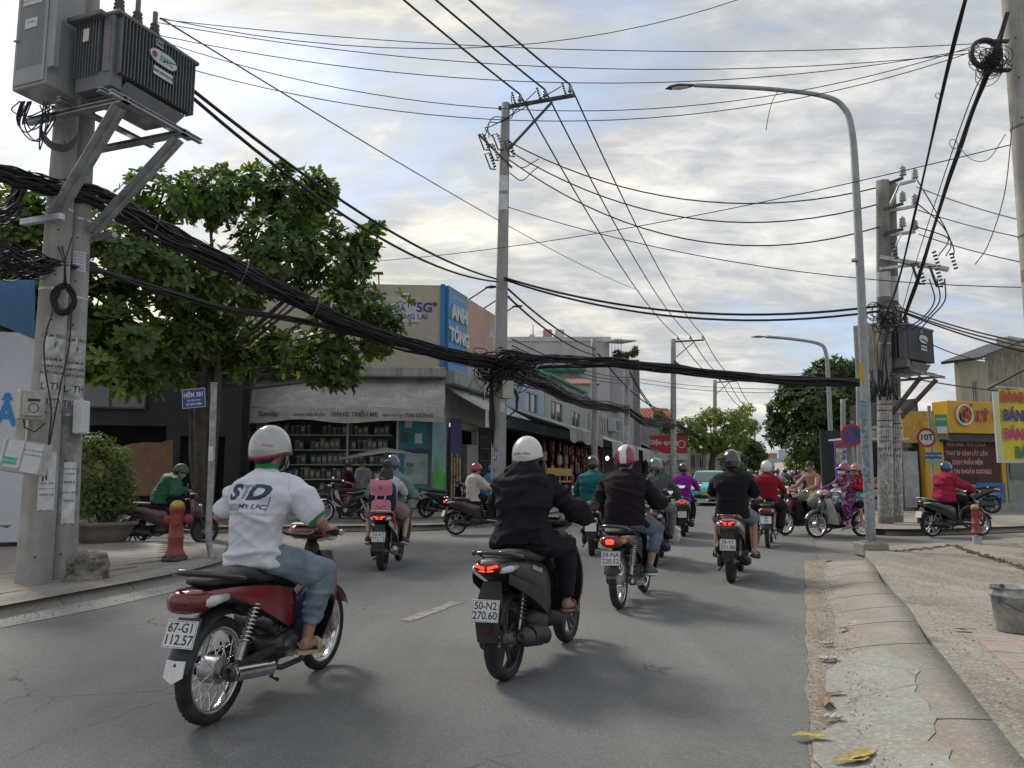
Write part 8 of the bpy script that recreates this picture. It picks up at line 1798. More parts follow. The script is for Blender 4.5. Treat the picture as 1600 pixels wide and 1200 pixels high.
bx(ys,'display_case',(4.3,.3,1.15),(2.2,.5,2.2),mat('case_pale',(.24,.26,.22),.4)); bx(ys,'case_glass',(4.3,.02,1.55),(2.0,.02,1.1),glass_m)
for z in (1.25,1.6,1.95): bx(ys,'shelf',(2.0,.3,z),(3.4,.3,.03),white_met)
bw = bld('building','cream two-storey gable building above the yellow shop','building',FR(at(1500,600,33),at(1575,600,35))[0]); a_ = at(1500,570,33).z; crm2 = mat('old_cream_wall',(.48,.46,.36),.85,var=.08,scale=.8,dirt=.4,dcol=(.3,.28,.22),dscale=.8,streak=.5)
wall_open(bw,'wall',crm2,2.3,a_+.3,[(.95,1.35,a_-2.2,a_-.6)],.2); window(bw,.95,1.35,a_-2.2,a_-.6,white_met,dark_in,nv=1); bx(bw,'side_wall',(5,.05,a_/2+.4),(5.4,.1,a_+1.3),mat('weathered_wall',(.38,.34,.27),.85,var=.1,dirt=.5,streak=.7)); MB().beam((-.8,-.5,a_+.05),(3.0,-.5,a_+1.15),1.6,.12,0).build('roof_edge',dark_metal,bw); bx(bw,'cornice',(4.2,-.4,a_+1.2),(2.6,.6,.5),crm2,.05)
mb = MB(); rows = [[at(1543+75*k/6,606-36*k/6+i*2+(1-i)*(k*.5),22-.5*i) for k in range(7)] for i in range(3)]; mb.shell(rows,.05); retag(mb.build('black_awning',mat('black_sheet',(.03,.03,.035),.6)),'black corrugated awning jutting above the yellow banner','awning')
# neighbours left of the yellow shop
nb_ = bld('building','grey and ochre stalls behind the right-hand transformer poles','building',FR(at(1322,700,27),at(1462,700,27))[0]); hN = at(1400,655,27).z
wall_open(nb_,'wall',wallc,3.2,2.9,[(.2,1.2,.5,2.5),(2.0,3.0,.2,2.3)],.2); bx(nb_,'back_wall',(1.6,2,1.5),(3.4,.1,3),dark_in); bx(nb_,'ochre_board',(2.4,-.3,3.0),(1.1,.1,1.1),mat('ochre',(.42,.25,.04),.6,var=.15)); bx(nb_,'grey_sheet',(1.95,-.5,1.2),(.5,.06,1.9),mat('grey_sheet',(.36,.37,.37),.5,.3,dirt=.3)); bx(nb_,'eave',(.5,-.6,2.55),(2.2,1.2,.06),white_met); bx(nb_,'yellow_board',(.35,-.4,1.1),(1.0,.05,.35),mat('faded_yellow',(.38,.3,.06),.6)); text('SỬA KHOÁ',face((.35,-.43,1.1),(1,0,0),(0,0,1)),.2,vi,nb_)
ban = bld('banner','blue and white roll-up banner left of the no-parking sign','banner',Matrix.Translation(at(1316,745,25))); ban.matrix_world = Matrix.Translation((at(1316,745,25).x,25,0)); bx(ban,'panel',(0,0,1.85),(.42,.03,1.2),mat('banner_blue',(.1,.12,.4),.6,var=.2,scale=4)); bx(ban,'picture',(0,-.02,1.95),(.34,.02,.5),mat('banner_pic',(.4,.4,.42),.6,var=.6,scale=7)); bx(ban,'heading',(0,-.02,2.32),(.34,.02,.12),redm); bx(ban,'stand',(0,.02,.65),(.04,.04,1.3),steel)
# BÁNH banner on the right edge pole
M7 = FR(at(1563,650,8.9),at(1640,652,9.1))[0]; bn = bld('banner','yellow cake banner hung on the right edge pole','banner',Matrix.Translation((0,0,0)) @ M7); zt,zb_ = at(1563,605,8.9).z,at(1563,718,8.9).z
yb = mat('banner_yellow',(.55,.47,.03),.55,var=.05,dirt=.15,dcol=(.4,.36,.1)); mb = MB(); mb.shell([[(x/8*.62,.012*math.sin(x*.9+i*.4),zt+(zb_-zt)*i/8-.02*x/8) for x in range(9)] for i in range(9)],.004); mb.build('cloth',yb,bn); MB().tube([(-.02,0,zt),(.64,0,zt-.02)],.012,6).build('top_rod',steel,bn)
for k,(c_,m_,x) in enumerate((('BÁNH',rl,.2),('BÁNH',vi,.22),('BÁNH',mat('letter_magenta',(.5,.02,.2),.5,var=0),.21),('BÁNH',mat('letter_green',(.02,.16,.1),.5,var=0),.36))): text(c_,face((x,-.03,zt-.12-.215*k),(1,0,-.02),(0,0,1)),.18,m_,bn,bold=.035,sx=.85)
wp = bld('panel','plain white board behind the yellow cake banner','board',FR(at(1558,650,9.5),at(1612,650,9.7))[0]); bx(wp,'sheet',(.2,0,(at(1560,613,9.5).z+at(1560,722,9.5).z)/2),(.5,.02,.88),mat('hoarding_white',(.50,.54,.58),.6))
# ---------------------------------------------------------------- trees and plants
bark = mat('bark',(.07,.06,.05),.9,var=.3,scale=5,bump=.8,bscale=25)
def leaf_shape(L_,w,fold=.15,n=4):
 """pointed oval leaf along +x, slightly folded and drooping"""
 v = [];
 for i in range(n+1):
  f = i/n; ww = w*math.sin(math.pi*min(1,.08+f**.8*.9))**.8*(.35+.65*f if f < .7 else 1); z = -.35*L_*f*f*.4
  v += [(L_*f,-ww/2,z+fold*ww/2),(L_*f,0,z),(L_*f,ww/2,z+fold*ww/2)]
 fs = []
 for i in range(n):
  a = i*3; fs += [(a,a+3,a+4,a+1),(a+1,a+4,a+5,a+2)]
 return np.array(v),fs
def limbs(mb,base,tips,r0,seed,kink=.15):
 rs = random.Random(seed)
 for t,fork,r in tips:
  a = base.lerp(Vector(fork),.0); pts = [base]; F = Vector(fork); T = Vector(t)
  pts = [base,base.lerp(F,.5)+Vector((rs.gauss(0,kink*.3),rs.gauss(0,kink*.3),0)),F,F.lerp(T,.35)+Vector((rs.gauss(0,kink),rs.gauss(0,kink),rs.gauss(0,kink*.5))),F.lerp(T,.7)+Vector((rs.gauss(0,kink),rs.gauss(0,kink),rs.gauss(0,kink*.5))),T]
  mb.tube(pts,[r0,r0*.85,r0*.65 if r > .5 else r0*.45,r0*.4*r+.01,r0*.22*r+.01,.012],8)
def tree(name,label,base,lumps,leaf,nros,per,lm,trunk_r,seed,single=0,up=.5,spread=1.,group=None,fork=None,squash=.75,cat='tree',inner=.35,z0=0.,forkn=None):
 """crown of leaf clusters sitting in the lumps (centre, radius); each cluster is a rosette of leaves"""
 rs = np.random.RandomState(seed); root = empty(name,label,cat,loc=(base[0],base[1],z0),group=group); O = np.array([base[0],base[1],z0])
 C = np.array([l[0] for l in lumps]); Rr = np.array([l[1] for l in lumps]); wgt = Rr**2; wgt = wgt/wgt.sum()
 k = rs.choice(len(lumps),nros,p=wgt); d = rs.randn(nros,3); d /= np.linalg.norm(d,axis=1)[:,None]; rr = inner+(1-inner)*rs.rand(nros)**.45
 rr *= .8+.35*vnoise(d*2.3+k[:,None]*3.1+9)
 P = C[k]+d*(Rr[k]*rr)[:,None]*np.array([1,1,squash]); N = d*spread+np.array([0,0,up]); N /= np.linalg.norm(N,axis=1)[:,None]
 V0,F0 = leaf; nv = len(V0); allv = []; order = []
 dist = np.linalg.norm(P-np.array([0,0,1.35]),axis=1)
 A = np.cross(N,rs.randn(nros,3)); A /= np.linalg.norm(A,axis=1)[:,None]; B = np.cross(N,A)
 big = np.argsort(dist)[:max(1,single//per)] if single else []
 leafmesh = None
 for j in range(per):
  th = 2*math.pi*j/per+rs.rand(nros)*.5; tilt = rs.uniform(.05,.9,nros); s = rs.uniform(.5,1.2,nros)
  X = (A*np.cos(th)[:,None]+B*np.sin(th)[:,None])*np.cos(tilt)[:,None]+N*np.sin(tilt)[:,None]; Y = np.cross(N,X); Y /= np.linalg.norm(Y,axis=1)[:,None]; Z = np.cross(X,Y)
  allv.append((X,Y,Z,s))
 keep = np.ones(nros,bool);
 if single:
  me = bpy.data.meshes.new('leaf'); me.from_pydata([tuple(v) for v in V0],[],F0); me.polygons.foreach_set('use_smooth',[True]*len(F0)); me.materials.append(lm); me.materials.append(lm); keep[big] = False
  bright = MATS.get('almond_leaf_b',lm); me2 = me.copy(); me2.materials[0] = bright
 vs = []
 for (X,Y,Z,s) in allv:
  M_ = np.stack([X,Y,Z],2)*s[:,None,None]
  w = np.einsum('nij,vj->nvi',M_,V0)+P[:,None,:]-O
  vs.append(w[keep].reshape(-1,3))
  for q in big:
   o = link('leaf',me if q % 3 else me2,root); mt = Matrix.Identity(4)
   for a in range(3):
    for b in range(3): mt[a][b] = M_[q][a][b]
    mt[a][3] = P[q][a]-O[a]
   o.matrix_local = mt
 vs = np.concatenate(vs); nl = len(vs)//nv; fs = (np.array(F0)[None]+np.arange(nl)[:,None,None]*nv).reshape(-1,4)
 me_ = bpy.data.meshes.new('crown'); me_.vertices.add(len(vs)); me_.vertices.foreach_set('co',vs.astype(np.float32).ravel()); me_.loops.add(fs.size); me_.loops.foreach_set('vertex_index',fs.ravel().astype(np.int32)); me_.polygons.add(len(fs)); me_.polygons.foreach_set('loop_start',np.arange(0,fs.size,4,dtype=np.int32)); me_.update(calc_edges=True); me_.polygons.foreach_set('use_smooth',[True]*len(fs)); me_.materials.append(lm); stuff(link('crown',me_,root))
 mb = MB(); F = Vector(fork)-Vector(O) if fork is not None else Vector((0,0,max(.3,(C[:,2].min()-z0)*.7)))
 limbs(mb,Vector((0,0,-.1)),[(Vector(C[i])-Vector(O),F+Vector((rs.randn()*.1,rs.randn()*.1,rs.randn()*.15)),Rr[i]/Rr.max()) for i in range(len(lumps))],trunk_r,seed); mb.build('trunk',bark,root)
 if nros > 300:      # bare twigs out to some clusters
  mb = MB()
  for i in rs.choice(nros,min(nros,260),replace=False): mb.cyl(Vector(C[k[i]])-Vector(O)+Vector((0,0,-.1)),Vector(P[i])-Vector(O),.018,.006,n=4,caps=False)
  stuff(mb.build('twigs',bark,root))
 return root
al = leafmat('almond_leaf',(.024,.058,.015),(.13,.185,.04)); leafmat('almond_leaf_b',(.16,.24,.04),(.24,.3,.07))
def LP(lst,Y=None): return [(np.array(at(x,y,d)),r/(F_PX/d)) for (x,y,r,d) in lst]
lumps = LP([(x,y,r,d+max(0,min(2.1,(x-200)*.012))) for x,y,r,d in [(250,312,62,15.5),(325,312,60,16),(400,300,55,16.4),(468,322,62,16.6),(505,300,30,16.6),(430,400,85,15.6),(520,400,66,16.6),(562,392,34,16.8),(548,480,58,16.8),(602,500,26,17),(515,560,60,16.8),(590,540,26,16.8),(488,275,18,16.6),(440,268,16,16.2),(585,362,18,16.8),(628,470,14,17),(632,508,12,17),(345,272,16,16),(440,548,50,15.8),(340,460,85,14.8),(250,430,85,14.4),(185,400,72,14.2),(290,530,56,14.8),(205,530,52,14.0),(150,480,60,14.2),(370,565,34,15),(250,572,30,14.2),(535,592,26,16.6),(0,330,46,14.6),(48,305,34,14.8),(-25,420,70,14.4),(40,370,70,14.5),(15,470,55,14.2),(120,350,60,14.8),(75,440,55,14.4),(180,590,28,13.8),(150,560,46,13.9),(220,600,26,14),(110,520,50,14),(20,520,40,14.3),(285,590,24,14.6)]])
bT = gp(318,832,.12); tree('almond_tree','large spreading almond tree behind the twin poles and cable bundle',(bT.x,bT.y),lumps,leaf_shape(.22,.13),4000,7,al,.17,4,single=287,up=.55,fork=at(318,590,bT.y),squash=.8,z0=.12)
sm = leafmat('bush_leaf',(.06,.10,.025),(.13,.18,.05)); bp_ = gp(160,858,0)
potm = mat('terracotta_grey',(.16,.13,.11),.85,var=.2,dirt=.5,dcol=(.22,.2,.18),dscale=5,bump=.3,bscale=40)
def pot(label,p,s=1.):
 r = empty('plant_pot',label,'plant pot',loc=p); mb = MB(); mb.lathe([(.30*s,0),(.33*s,.03),(.30*s,.06),(.36*s,.1),(.47*s,.3),(.52*s,.42),(.58*s,.44),(.59*s,.50),(.53*s,.51),(.5*s,.45)],36); mb.build('bowl',potm,r); MB().cyl((0,0,.38),(0,0,.45),.5*s,n=30).build('soil',mat('soil',(.06,.045,.03),.95),r); return r
pot('wide shallow grey pot holding the clipped bush beside the twin poles',bp_); p2 = gp(22,862,0); pot('wide grey pot half hidden behind the left pole',p2)
tree('shrub','bushy green shrub growing in the wide pot',bp_,LP([(150,700,34,14.3),(120,720,28,14.2),(185,715,26,14.4),(160,745,42,14.2),(195,760,24,14.3),(125,765,32,14.2),(160,785,44,14.2),(200,788,18,14.3),(190,738,22,14.4)]),leaf_shape(.045,.024,n=2),3600,6,sm,.05,8,up=.4,fork=bp_+Vector((0,0,.62)),cat='shrub',z0=.42)
tree('shrub','darker shrub in the pot half hidden behind the left pole',p2,LP([(20,770,38,14),(5,790,30,13.8),(35,800,24,14)]),leaf_shape(.045,.024,n=2),1500,6,leafmat('bush_leaf_dark',(.025,.055,.016),(.05,.09,.025)),.05,9,up=.4,fork=p2+Vector((0,0,.6)),cat='shrub',z0=.42)
# trees down the road
far = leafmat('far_leaf',(.028,.055,.015),(.07,.11,.028)); lime = leafmat('lime_leaf',(.10,.14,.03),(.2,.24,.06)); b_ = at(1335,745,50)
tree('roadside_tree','large dark green roadside tree behind the right-hand street lamps',(b_.x,b_.y),LP([(1300,578,26,49),(1275,600,30,49),(1330,590,34,50),(1240,615,26,49),(1220,640,22,50),(1265,640,44,48),(1320,640,52,48),(1225,672,32,50),(1270,690,44,48),(1330,700,40,50),(1290,720,22,50),(1365,600,34,51),(1370,650,34,50)]),leaf_shape(.42,.26,n=2),3000,6,far,.35,15,up=.5,fork=at(1325,700,50),squash=.8)
tree('roadside_tree','light green bushy growth under the dark tree at the road end',(at(1240,748,60).x,60),LP([(1262,715,26,58),(1285,735,20,58),(1240,722,14,60)]),leaf_shape(.3,.2,n=2),700,6,lime,.2,16)
tree('roadside_tree','sparse yellow-green tree by the fourth pole',(at(1110,748,72).x,72),LP([(1080,665,22,72),(1110,652,22,72),(1145,658,26,72),(1170,668,18,74),(1100,690,26,72),(1140,690,28,72),(1165,640,14,74),(1072,690,14,70)]),leaf_shape(.3,.2,n=2),1500,6,lime,.22,17,fork=at(1115,705,72),inner=.5)
tree('roadside_tree','dark low tree behind the silver and white far helmets',(at(1160,748,98).x,98),LP([(1130,712,18,98),(1150,722,20,98),(1175,700,18,100),(1180,725,16,98),(1160,690,14,98),(1190,712,10,98)]),leaf_shape(.45,.3,n=2),1100,6,far,.25,18)
tree('roadside_tree','bright green young tree above the teal taxi',(at(1142,748,60).x,60),LP([(1135,718,14,60),(1150,730,14,60),(1165,738,10,60)]),leaf_shape(.26,.18,n=2),450,6,lime,.12,19)
tree('palm_bush','small tree by the orange roof and the third pole',(at(1030,700,70).x,70),LP([(1030,650,10,70),(1042,668,13,70),(1060,680,16,69),(1040,690,14,69)]),leaf_shape(.4,.1,n=2),420,6,far,.12,20)
rp_ = at(978,555,62); tree('rooftop_plant','roof garden plants on the lower lavender wing',(rp_.x,rp_.y),LP([(965,553,7,62),(978,555,6,62),(990,553,6,62),(992,545,4,62)]),leaf_shape(.3,.12,n=2),160,6,far,.03,22,z0=at(978,562,62).z,cat='plants')
# ---------------------------------------------------------------- street furniture
hy = mat('hydrant_red',(.28,.05,.045),.6,var=.12,dirt=.4,dcol=(.2,.07,.06),dscale=6,bump=.2,bscale=60); hyy = mat('hydrant_yellow',(.45,.3,.05),.6,dirt=.3)
def hydrant(label,p,rz,foot=False,k=1.):
 r = empty('fire_hydrant',label,'fire hydrant',M=Matrix.Translation(p) @ Matrix.Rotation(rz,4,'Z') @ Matrix.Diagonal((k*.86,k*.86,k,1))); z = .22 if foot else 0
 if foot: MB().cyl((0,0,-.02),(0,0,.2),.125,n=24).build('pipe_foot',grey_box,r)
 else: mb = MB(); mb.lathe([(.2,0),(.2,.045),(.165,.05),(.16,.075)],28); mb.build('base_flange',dark_metal,r)
 mb = MB(); mb.lathe([(.15,z+.05),(.155,z+.1),(.13,z+.12),(.115,z+.2),(.118,z+.3),(.125,z+.31),(.125,z+.335),(.112,z+.345),(.108,z+.5),(.108,z+.68),(.12,z+.69),(.12,z+.72),(.1,z+.73)],28); mb.build('barrel',hy,r)
 mb = MB(); mb.lathe([(.108,z+.72),(.11,z+.76),(.085,z+.8),(.05,z+.82),(.03,z+.825)],24); mb.build('cap',hyy,r)
 for a,l,rr in ((0,.19,.06),(-1.6,.16,.075),(2.9,.15,.05)):
  d = Vector((math.cos(a),math.sin(a),0)); c = Vector((0,0,z+.56)); mb = MB(); mb.cyl(c+d*.08,c+d*(l-.05),rr*.75,n=18); mb.cyl(c+d*(l-.05),c+d*l,rr*1.15,n=18); mb.cyl(c+d*l,c+d*(l+.04),rr*.9,n=18); mb.cyl(c+d*(l+.04),c+d*(l+.06),rr*.35,n=6); mb.build('outlet',hy,r)
 mb = MB()
 for k_ in range(8): a = k_*math.pi/4; mb.cyl((.17*math.cos(a),.17*math.sin(a),z+.04),(.17*math.cos(a),.17*math.sin(a),z+.07),.014,n=6)
 mb.build('flange_bolts',dark_metal,r); return r
hydrant('red fire hydrant with yellow cap on the left pavement',gp(273,876,.115),.3,k=1.05)
hydrant('red fire hydrant on a grey pipe foot at the right, with a tyre behind',gp(1527,850,.105),.8,True,.68)
q = gp(1530,848,.105); mb = MB(); mb.torus((0,0,0),(.3,1,.0),.2,.025,36,8); o = mb.build('tyre',black_rubber); o.location = (q.x+.02,q.y+.2,.56); retag(o,'thin black tyre standing round the right-hand hydrant','tyre')
# street name sign
p_ = gp(324,873,.115); sg = empty('street_sign','blue HẺM 381 lane sign on a scuffed bent steel post','street sign',loc=p_); H_ = at(316,600,p_.y).z-.115
mb = MB(); mb.tube([(.1,0,0),(.06,0,.04),(.015,0,.22),(0,0,.35),(0,0,1.2),(-.02,0,H_-.02),(-.02,0,H_)],.048,14); mb.tube([(-.02,0,H_),(-.02,0,H_+.02)],.052,14); mb.build('post',mat('scuffed_post',(.27,.28,.28),.6,.3,var=.3,scale=5,dirt=.8,dcol=(.45,.45,.44),dscale=8),sg)
zs = at(290,623,p_.y).z-.115; Ms = face((-.29,-.06,zs),(1,-.06,.08),(0,0,1)); pn = MB().box((0,0,0),(.37,.30,.01)).build('sign_plate',mat('sign_navy',(.02,.05,.22),.4,dirt=.2),sg,bev=.004); pn.matrix_local = Ms
mb = MB()
for a,b in (((-.175,-.14),(.175,-.14)),((.175,-.14),(.175,.14)),((.175,.14),(-.175,.14)),((-.175,.14),(-.175,-.14))): mb.beam((*a,.007),(*b,.007),.006,.003)
mb.build('border',paper,pn)
for s_,y,z in (('HẺM 381',.05,.095),('TÂN HÒA ĐÔNG',-.03,.032),('LỘ GIỚI: 20M',-.09,.048)): text(s_,Matrix.Translation((0,y,.0075)),z,paper,pn,bold=.03,sx=.85)
MB().box((0,-.052,1.55),(.07,.004,.22)).build('sticker',paper,sg)
# rock
mb = MB(); mb.ell((0,0,.17),(.22,.19,.21),40,26); mb.box((.02,0,.14),(.36,.3,.26))
def rk(v): q = v*7; return (vnoise(q)-.5)*.16+np.abs(vnoise(q*2.3+4)-.5)*.10-.02+(vnoise(q*6+9)-.5)*.03
rc = link('rock',remesh(mb,.014,1,'rock',fold=rk,mats=[mat('rock',(.2,.18,.155),.95,var=.25,scale=5,bump=.9,bscale=40,dirt=.5,dcol=(.3,.28,.25),dscale=5)])); rc.location = gp(134,906,.11)-Vector((0,0,.03)); rc.scale = (1.0,1,.95); retag(rc,'rough grey boulder at the foot of the twin poles','rock')
# no-parking sign, weight sign, small signs
q = Vector((at(1337,760,20).x,20,.13)); ns = empty('traffic_sign','round blue and red no-parking sign left of the street lamp','traffic sign',loc=q); MB().cyl((0,0,0),(0,0,at(1334,665,20).z),.04,n=10).build('post',lamp_steel,ns); zc = at(1334,680,20).z-.13
sr_ = mat('sign_red2',(.4,.02,.03),.4,dirt=.2); sbl = mat('sign_blue3',(.02,.07,.3),.4,dirt=.2); mb = MB(); mb.cyl((-.06,-.05,zc),(-.06,-.065,zc),.29,n=36); mb.cyl((-.06,-.065,zc),(-.06,-.07,zc),.215,n=36,mi=1); mb.beam((-.21,-.072,zc+.155),(.09,-.072,zc-.155),.05,.006,0,(0,1,0)); mb.build('sign_face',[sr_,sbl],ns)
q = Vector((at(1462,800,21).x,21,.13)); ws = empty('traffic_sign','white weight limit sign with red ring by the yellow shop','traffic sign',loc=q); MB().cyl((0,0,0),(0,0,3.1),.045,n=10).build('post',lamp_steel,ws); zc = at(1452,684,21).z-.13; mb = MB(); mb.cyl((-.16,-.05,zc),(-.16,-.065,zc),.27,n=36); mb.cyl((-.16,-.065,zc),(-.16,-.07,zc),.195,n=36,mi=1); mb.build('sign_face',[sr_,paper],ws); text('10T',face((-.16,-.075,zc),(1,0,0),(0,0,1)),.23,ink,ws,bold=.02)
z_ = at(1461,712,21).z-.13; MB().box((.0,-.06,z_),(.46,.02,.17)).build('street_plate',sbl,ws); text('TÂN HÒA ĐÔNG',face((0,-.075,z_),(1,0,0),(0,0,1)),.06,paper,ws,bold=.02); MB().box((.02,-.06,z_-.17),(.46,.02,.13)).build('green_plate',mat('plate_green',(.2,.35,.25),.5),ws)
gs = MB().box((0,0,0),(.33,.02,.66)).build('poster',mat('poster_green2',(.03,.28,.12),.5,var=.1)); gs.location = at(1471,667,20.5); retag(gs,'green vertical poster with red foot hung above the weight sign','poster'); MB().box((0,-.015,-.22),(.26,.01,.07)).build('printed_strip',redm,gs); MB().box((0,-.015,-.08),(.28,.01,.18)).build('printed_strip',paper,gs); text('NHẬN',Matrix(face((0,-.018,.2),(1,0,0),(0,0,1))),.09,paper,gs,bold=.03)
# bucket
q = gp(1586,986,.108); bk = empty('bucket','plaster-splashed grey bucket on the right pavement','bucket',loc=q); bm2 = mat('bucket_plaster',(.36,.36,.34),.7,var=.2,dirt=.95,dcol=(.1,.11,.13),dscale=5,bump=.3,bscale=50)
mb = MB(); mb.lathe([(.125,0),(.13,.01),(.155,.27),(.168,.275),(.168,.295),(.158,.297),(.158,.34),(.165,.342),(.165,.352),(.15,.35),(.122,.02)],32); mb.build('body',bm2,bk); mb = MB(); mb.tube([(-.163,0,.3),(-.14,-.1,.24),(-.05,-.175,.18),(.06,-.18,.17),(.14,-.1,.23),(.163,0,.3)],.004,5); mb.build('handle',dark_metal,bk); MB().cyl((-.1,-.05,.3),(-.13,-.08,.37),.018,n=8).build('tool_grip',wire_m,bk)
mb = MB(); pl_ = [gp(*q,.106) for q in ((1395,862),(1440,858),(1490,852),(1515,862),(1535,868),(1560,875),(1600,888),(1640,900))]
for i in range(700):
 k = random.randrange(7); c = pl_[k].lerp(pl_[k+1],random.random())+Vector((random.gauss(0,.05),random.gauss(0,.05),0)); r = random.uniform(.008,.03); a = random.random()*6; mb.add([c+Vector((r*math.cos(a+q*2.1),r*math.sin(a+q*2.1),0)) for q in range(3)]+[c+Vector((0,0,r*.6))],[(0,1,3),(1,2,3),(2,0,3)])
for i in range(500):
 c = W(random.uniform(4,12),random.uniform(.95,3.2),.106); r = random.uniform(.003,.012); a = random.random()*6; mb.add([c+Vector((r*math.cos(a+q*2.1),r*math.sin(a+q*2.1),0)) for q in range(3)]+[c+Vector((0,0,r*.6))],[(0,1,3),(1,2,3),(2,0,3)])
stuff(mb.build('debris',mat('dark_debris',(.09,.065,.045),.95,var=.4,scale=30)))
# litter and leaves
dl = {'dry': mat('dry_leaf',(.25,.15,.08),.8,var=.3,scale=20),'yellow': mat('yellow_leaf',(.4,.31,.08),.6,var=.25,scale=15)}
def fallen(x,y,s,m,rz,lab,z=.02):
 V,F = leaf_shape(.15*s,.075*s,.25,8); me = bpy.data.meshes.new('fallen_leaf'); V = V.copy(); V[:,2] = V[:,2]*.4+.003*s*np.sin(V[:,0]*45+x)+.12*np.abs(V[:,1])*(1+.6*np.sin(V[:,0]*70)); me.from_pydata([tuple(v) for v in V],[],F); me.materials.append(dl[m]); o = link('fallen_leaf',me); so = o.modifiers.new('t','SOLIDIFY'); so.thickness = .002; o.location = gp(x,y,z)+Vector((0,0,.008*s)); o.rotation_euler = (random.uniform(-.1,.1),-.05,rz); retag(o,lab,'leaf')
for x,y,s,m,rz,lab in ((1290,1086,.9,'dry',.3,'small curled brown leaf farther up the gutter'),(1288,1106,1.3,'dry',1.2,'large crumpled brown leaf in the gutter'),(1296,1154,1.2,'yellow',3.0,'narrow yellow leaf lying flat near the bottom edge'),(1300,1192,1.3,'yellow',.2,'yellow leaf with green half at the bottom edge'),(1325,1190,1.4,'yellow',.6,'wide yellow leaf touching the bottom edge'),(1322,988,1.3,'dry',1.0,'dry brown leaf by the broken kerb patch'),(1340,989,1.2,'dry',2.0,'second dry leaf at the start of the pale patch'),(1527,986,1.2,'dry',2.9,'orange-brown dead leaf beside the bucket')): fallen(x,y,s,m,rz,lab,.115 if x > 1400 else .02)
for i,(x,y) in enumerate(((1306,868),(1314,892),(1338,976),(1318,988),(1292,1007),(1296,1031),(1552,962),(1302,1123))):
 mb = MB(); s_ = .02+.009*(i % 3); mb.ell((0,0,0),(s_*1.9,s_,s_*.32),10,8); o = link('litter',remesh(mb,.004,0,'litter',fold=lambda v: (vnoise(v*70+i)-.5)*.022,mats=[mat('litter_white',(.5,.48,.45),.7,var=.1,dirt=.3)])); o.location = gp(x,y,.02 if x < 1400 else .115)+Vector((0,0,.015)); retag(o,('white scrap high in the gutter','crumpled white tissue in the upper gutter','white wrapper at the kerb break','pale paper scrap beside the dry leaf','white scrap on the asphalt edge','thin pale scrap below the wrapper','white paper scrap left of the bucket','tiny white chip low in the gutter')[i],'litter')
# ---------------------------------------------------------------- the teal taxi
def car(label,M):
 r = empty('car',label,'car',M=M); tp = paintm('teal_taxi',(.04,.48,.46),.25,.9,.1)
 def ring(x,zt,hw,hwt,zb=.28): return [(x,s*y,z) for s,y,z in ((-1,hw*.86,zb),(-1,hw,zb+.12),(-1,hw,.62),(-1,hw*.97,min(.86,zt)),(-1,hwt,zt-.02),(-1,hwt*.5,zt),(1,hwt*.5,zt),(1,hwt,zt-.02),(1,hw*.97,min(.86,zt)),(1,hw,.62),(1,hw,zb+.12),(1,hw*.86,zb))]
 S = [(2.05,.62,.62,.5),(1.98,.74,.78,.62),(1.75,.88,.86,.7),(1.15,1.0,.88,.74),(.95,1.03,.88,.74),(.35,1.48,.88,.62),(.1,1.55,.88,.6),(-1.2,1.56,.88,.6),(-1.7,1.4,.87,.6),(-1.95,.98,.84,.66),(-2.1,.8,.78,.6)]
 mb = MB(); R0 = [ring(*s) for s in S]; mb.grid(R0,0,True,flip=True); mb.add(R0[0],[tuple(range(12))]); mb.add(R0[-1],[tuple(range(12))[::-1]]); mb.build('body',tp,r)
 mb = MB(); mb.add([(.92,-.68,1.06),(.92,.68,1.06),(.36,.57,1.47),(.36,-.57,1.47)],[(0,1,2,3)]); o = mb.build('windscreen',mat('screen_glass',(.1,.13,.13),.05,var=0,spec=1),r); o.location = (.022,0,.012)
 for s in (-1,1):
  mb = MB(); mb.add([(.75,s*.885,.95),(-1.6,s*.885,.95),(-1.3,s*.66,1.48),(.25,s*.66,1.48)],[(0,1,2,3)]); mb.build('side_window',glass_m,r)
  mb = MB(); mb.sloft([(1.62,s*.7,.72,.03,.03,2.5),(1.8,s*.68,.74,.13,.075,2.5),(1.95,s*.6,.72,.16,.06,2.5),(2.02,s*.56,.7,.08,.03,2.5)],16); mb.build('headlamp',clear_lens,r)
  mb = MB(); mb.ell((.75,s*1.0,1.0),(.07,.12,.08),12,8); mb.build('wing_mirror',gloss_black,r)
  for x in (1.3,-1.3):
   mb = MB(); mb.torus((x,s*.8,.31),(0,1,0),.23,.09,24,8); mb.cyl((x,s*.72,.31),(x,s*.88,.31),.2,n=16,mi=1); mb.build('wheel',[black_rubber,alu],r)
 mb = MB(); mb.sloft([(1.98,0,.42,.6,.1,4),(2.07,0,.42,.55,.09,4)],16); mb.build('lower_grille',black_plastic,r); mb = MB(); mb.beam((2.03,-.3,.78),(2.1,0,.7),.03,.02); mb.beam((2.03,.3,.78),(2.1,0,.7),.03,.02); mb.build('grille_badge',chrome,r); MB().box((2.09,0,.52),(.02,.5,.11)).build('number_plate',mat('plate_yellow',(.5,.36,.05),.5),r); return r
cw = at(1108,790,34); cdir = math.atan2(-cw.y+0,-cw.x+3.0)
car('teal taxi coming towards us in the left lane',Matrix.Translation((gp(1110,788).x,gp(1110,788).y,0)) @ Matrix.Rotation(math.atan2(-CA,-SA)+.05,4,'Z'))
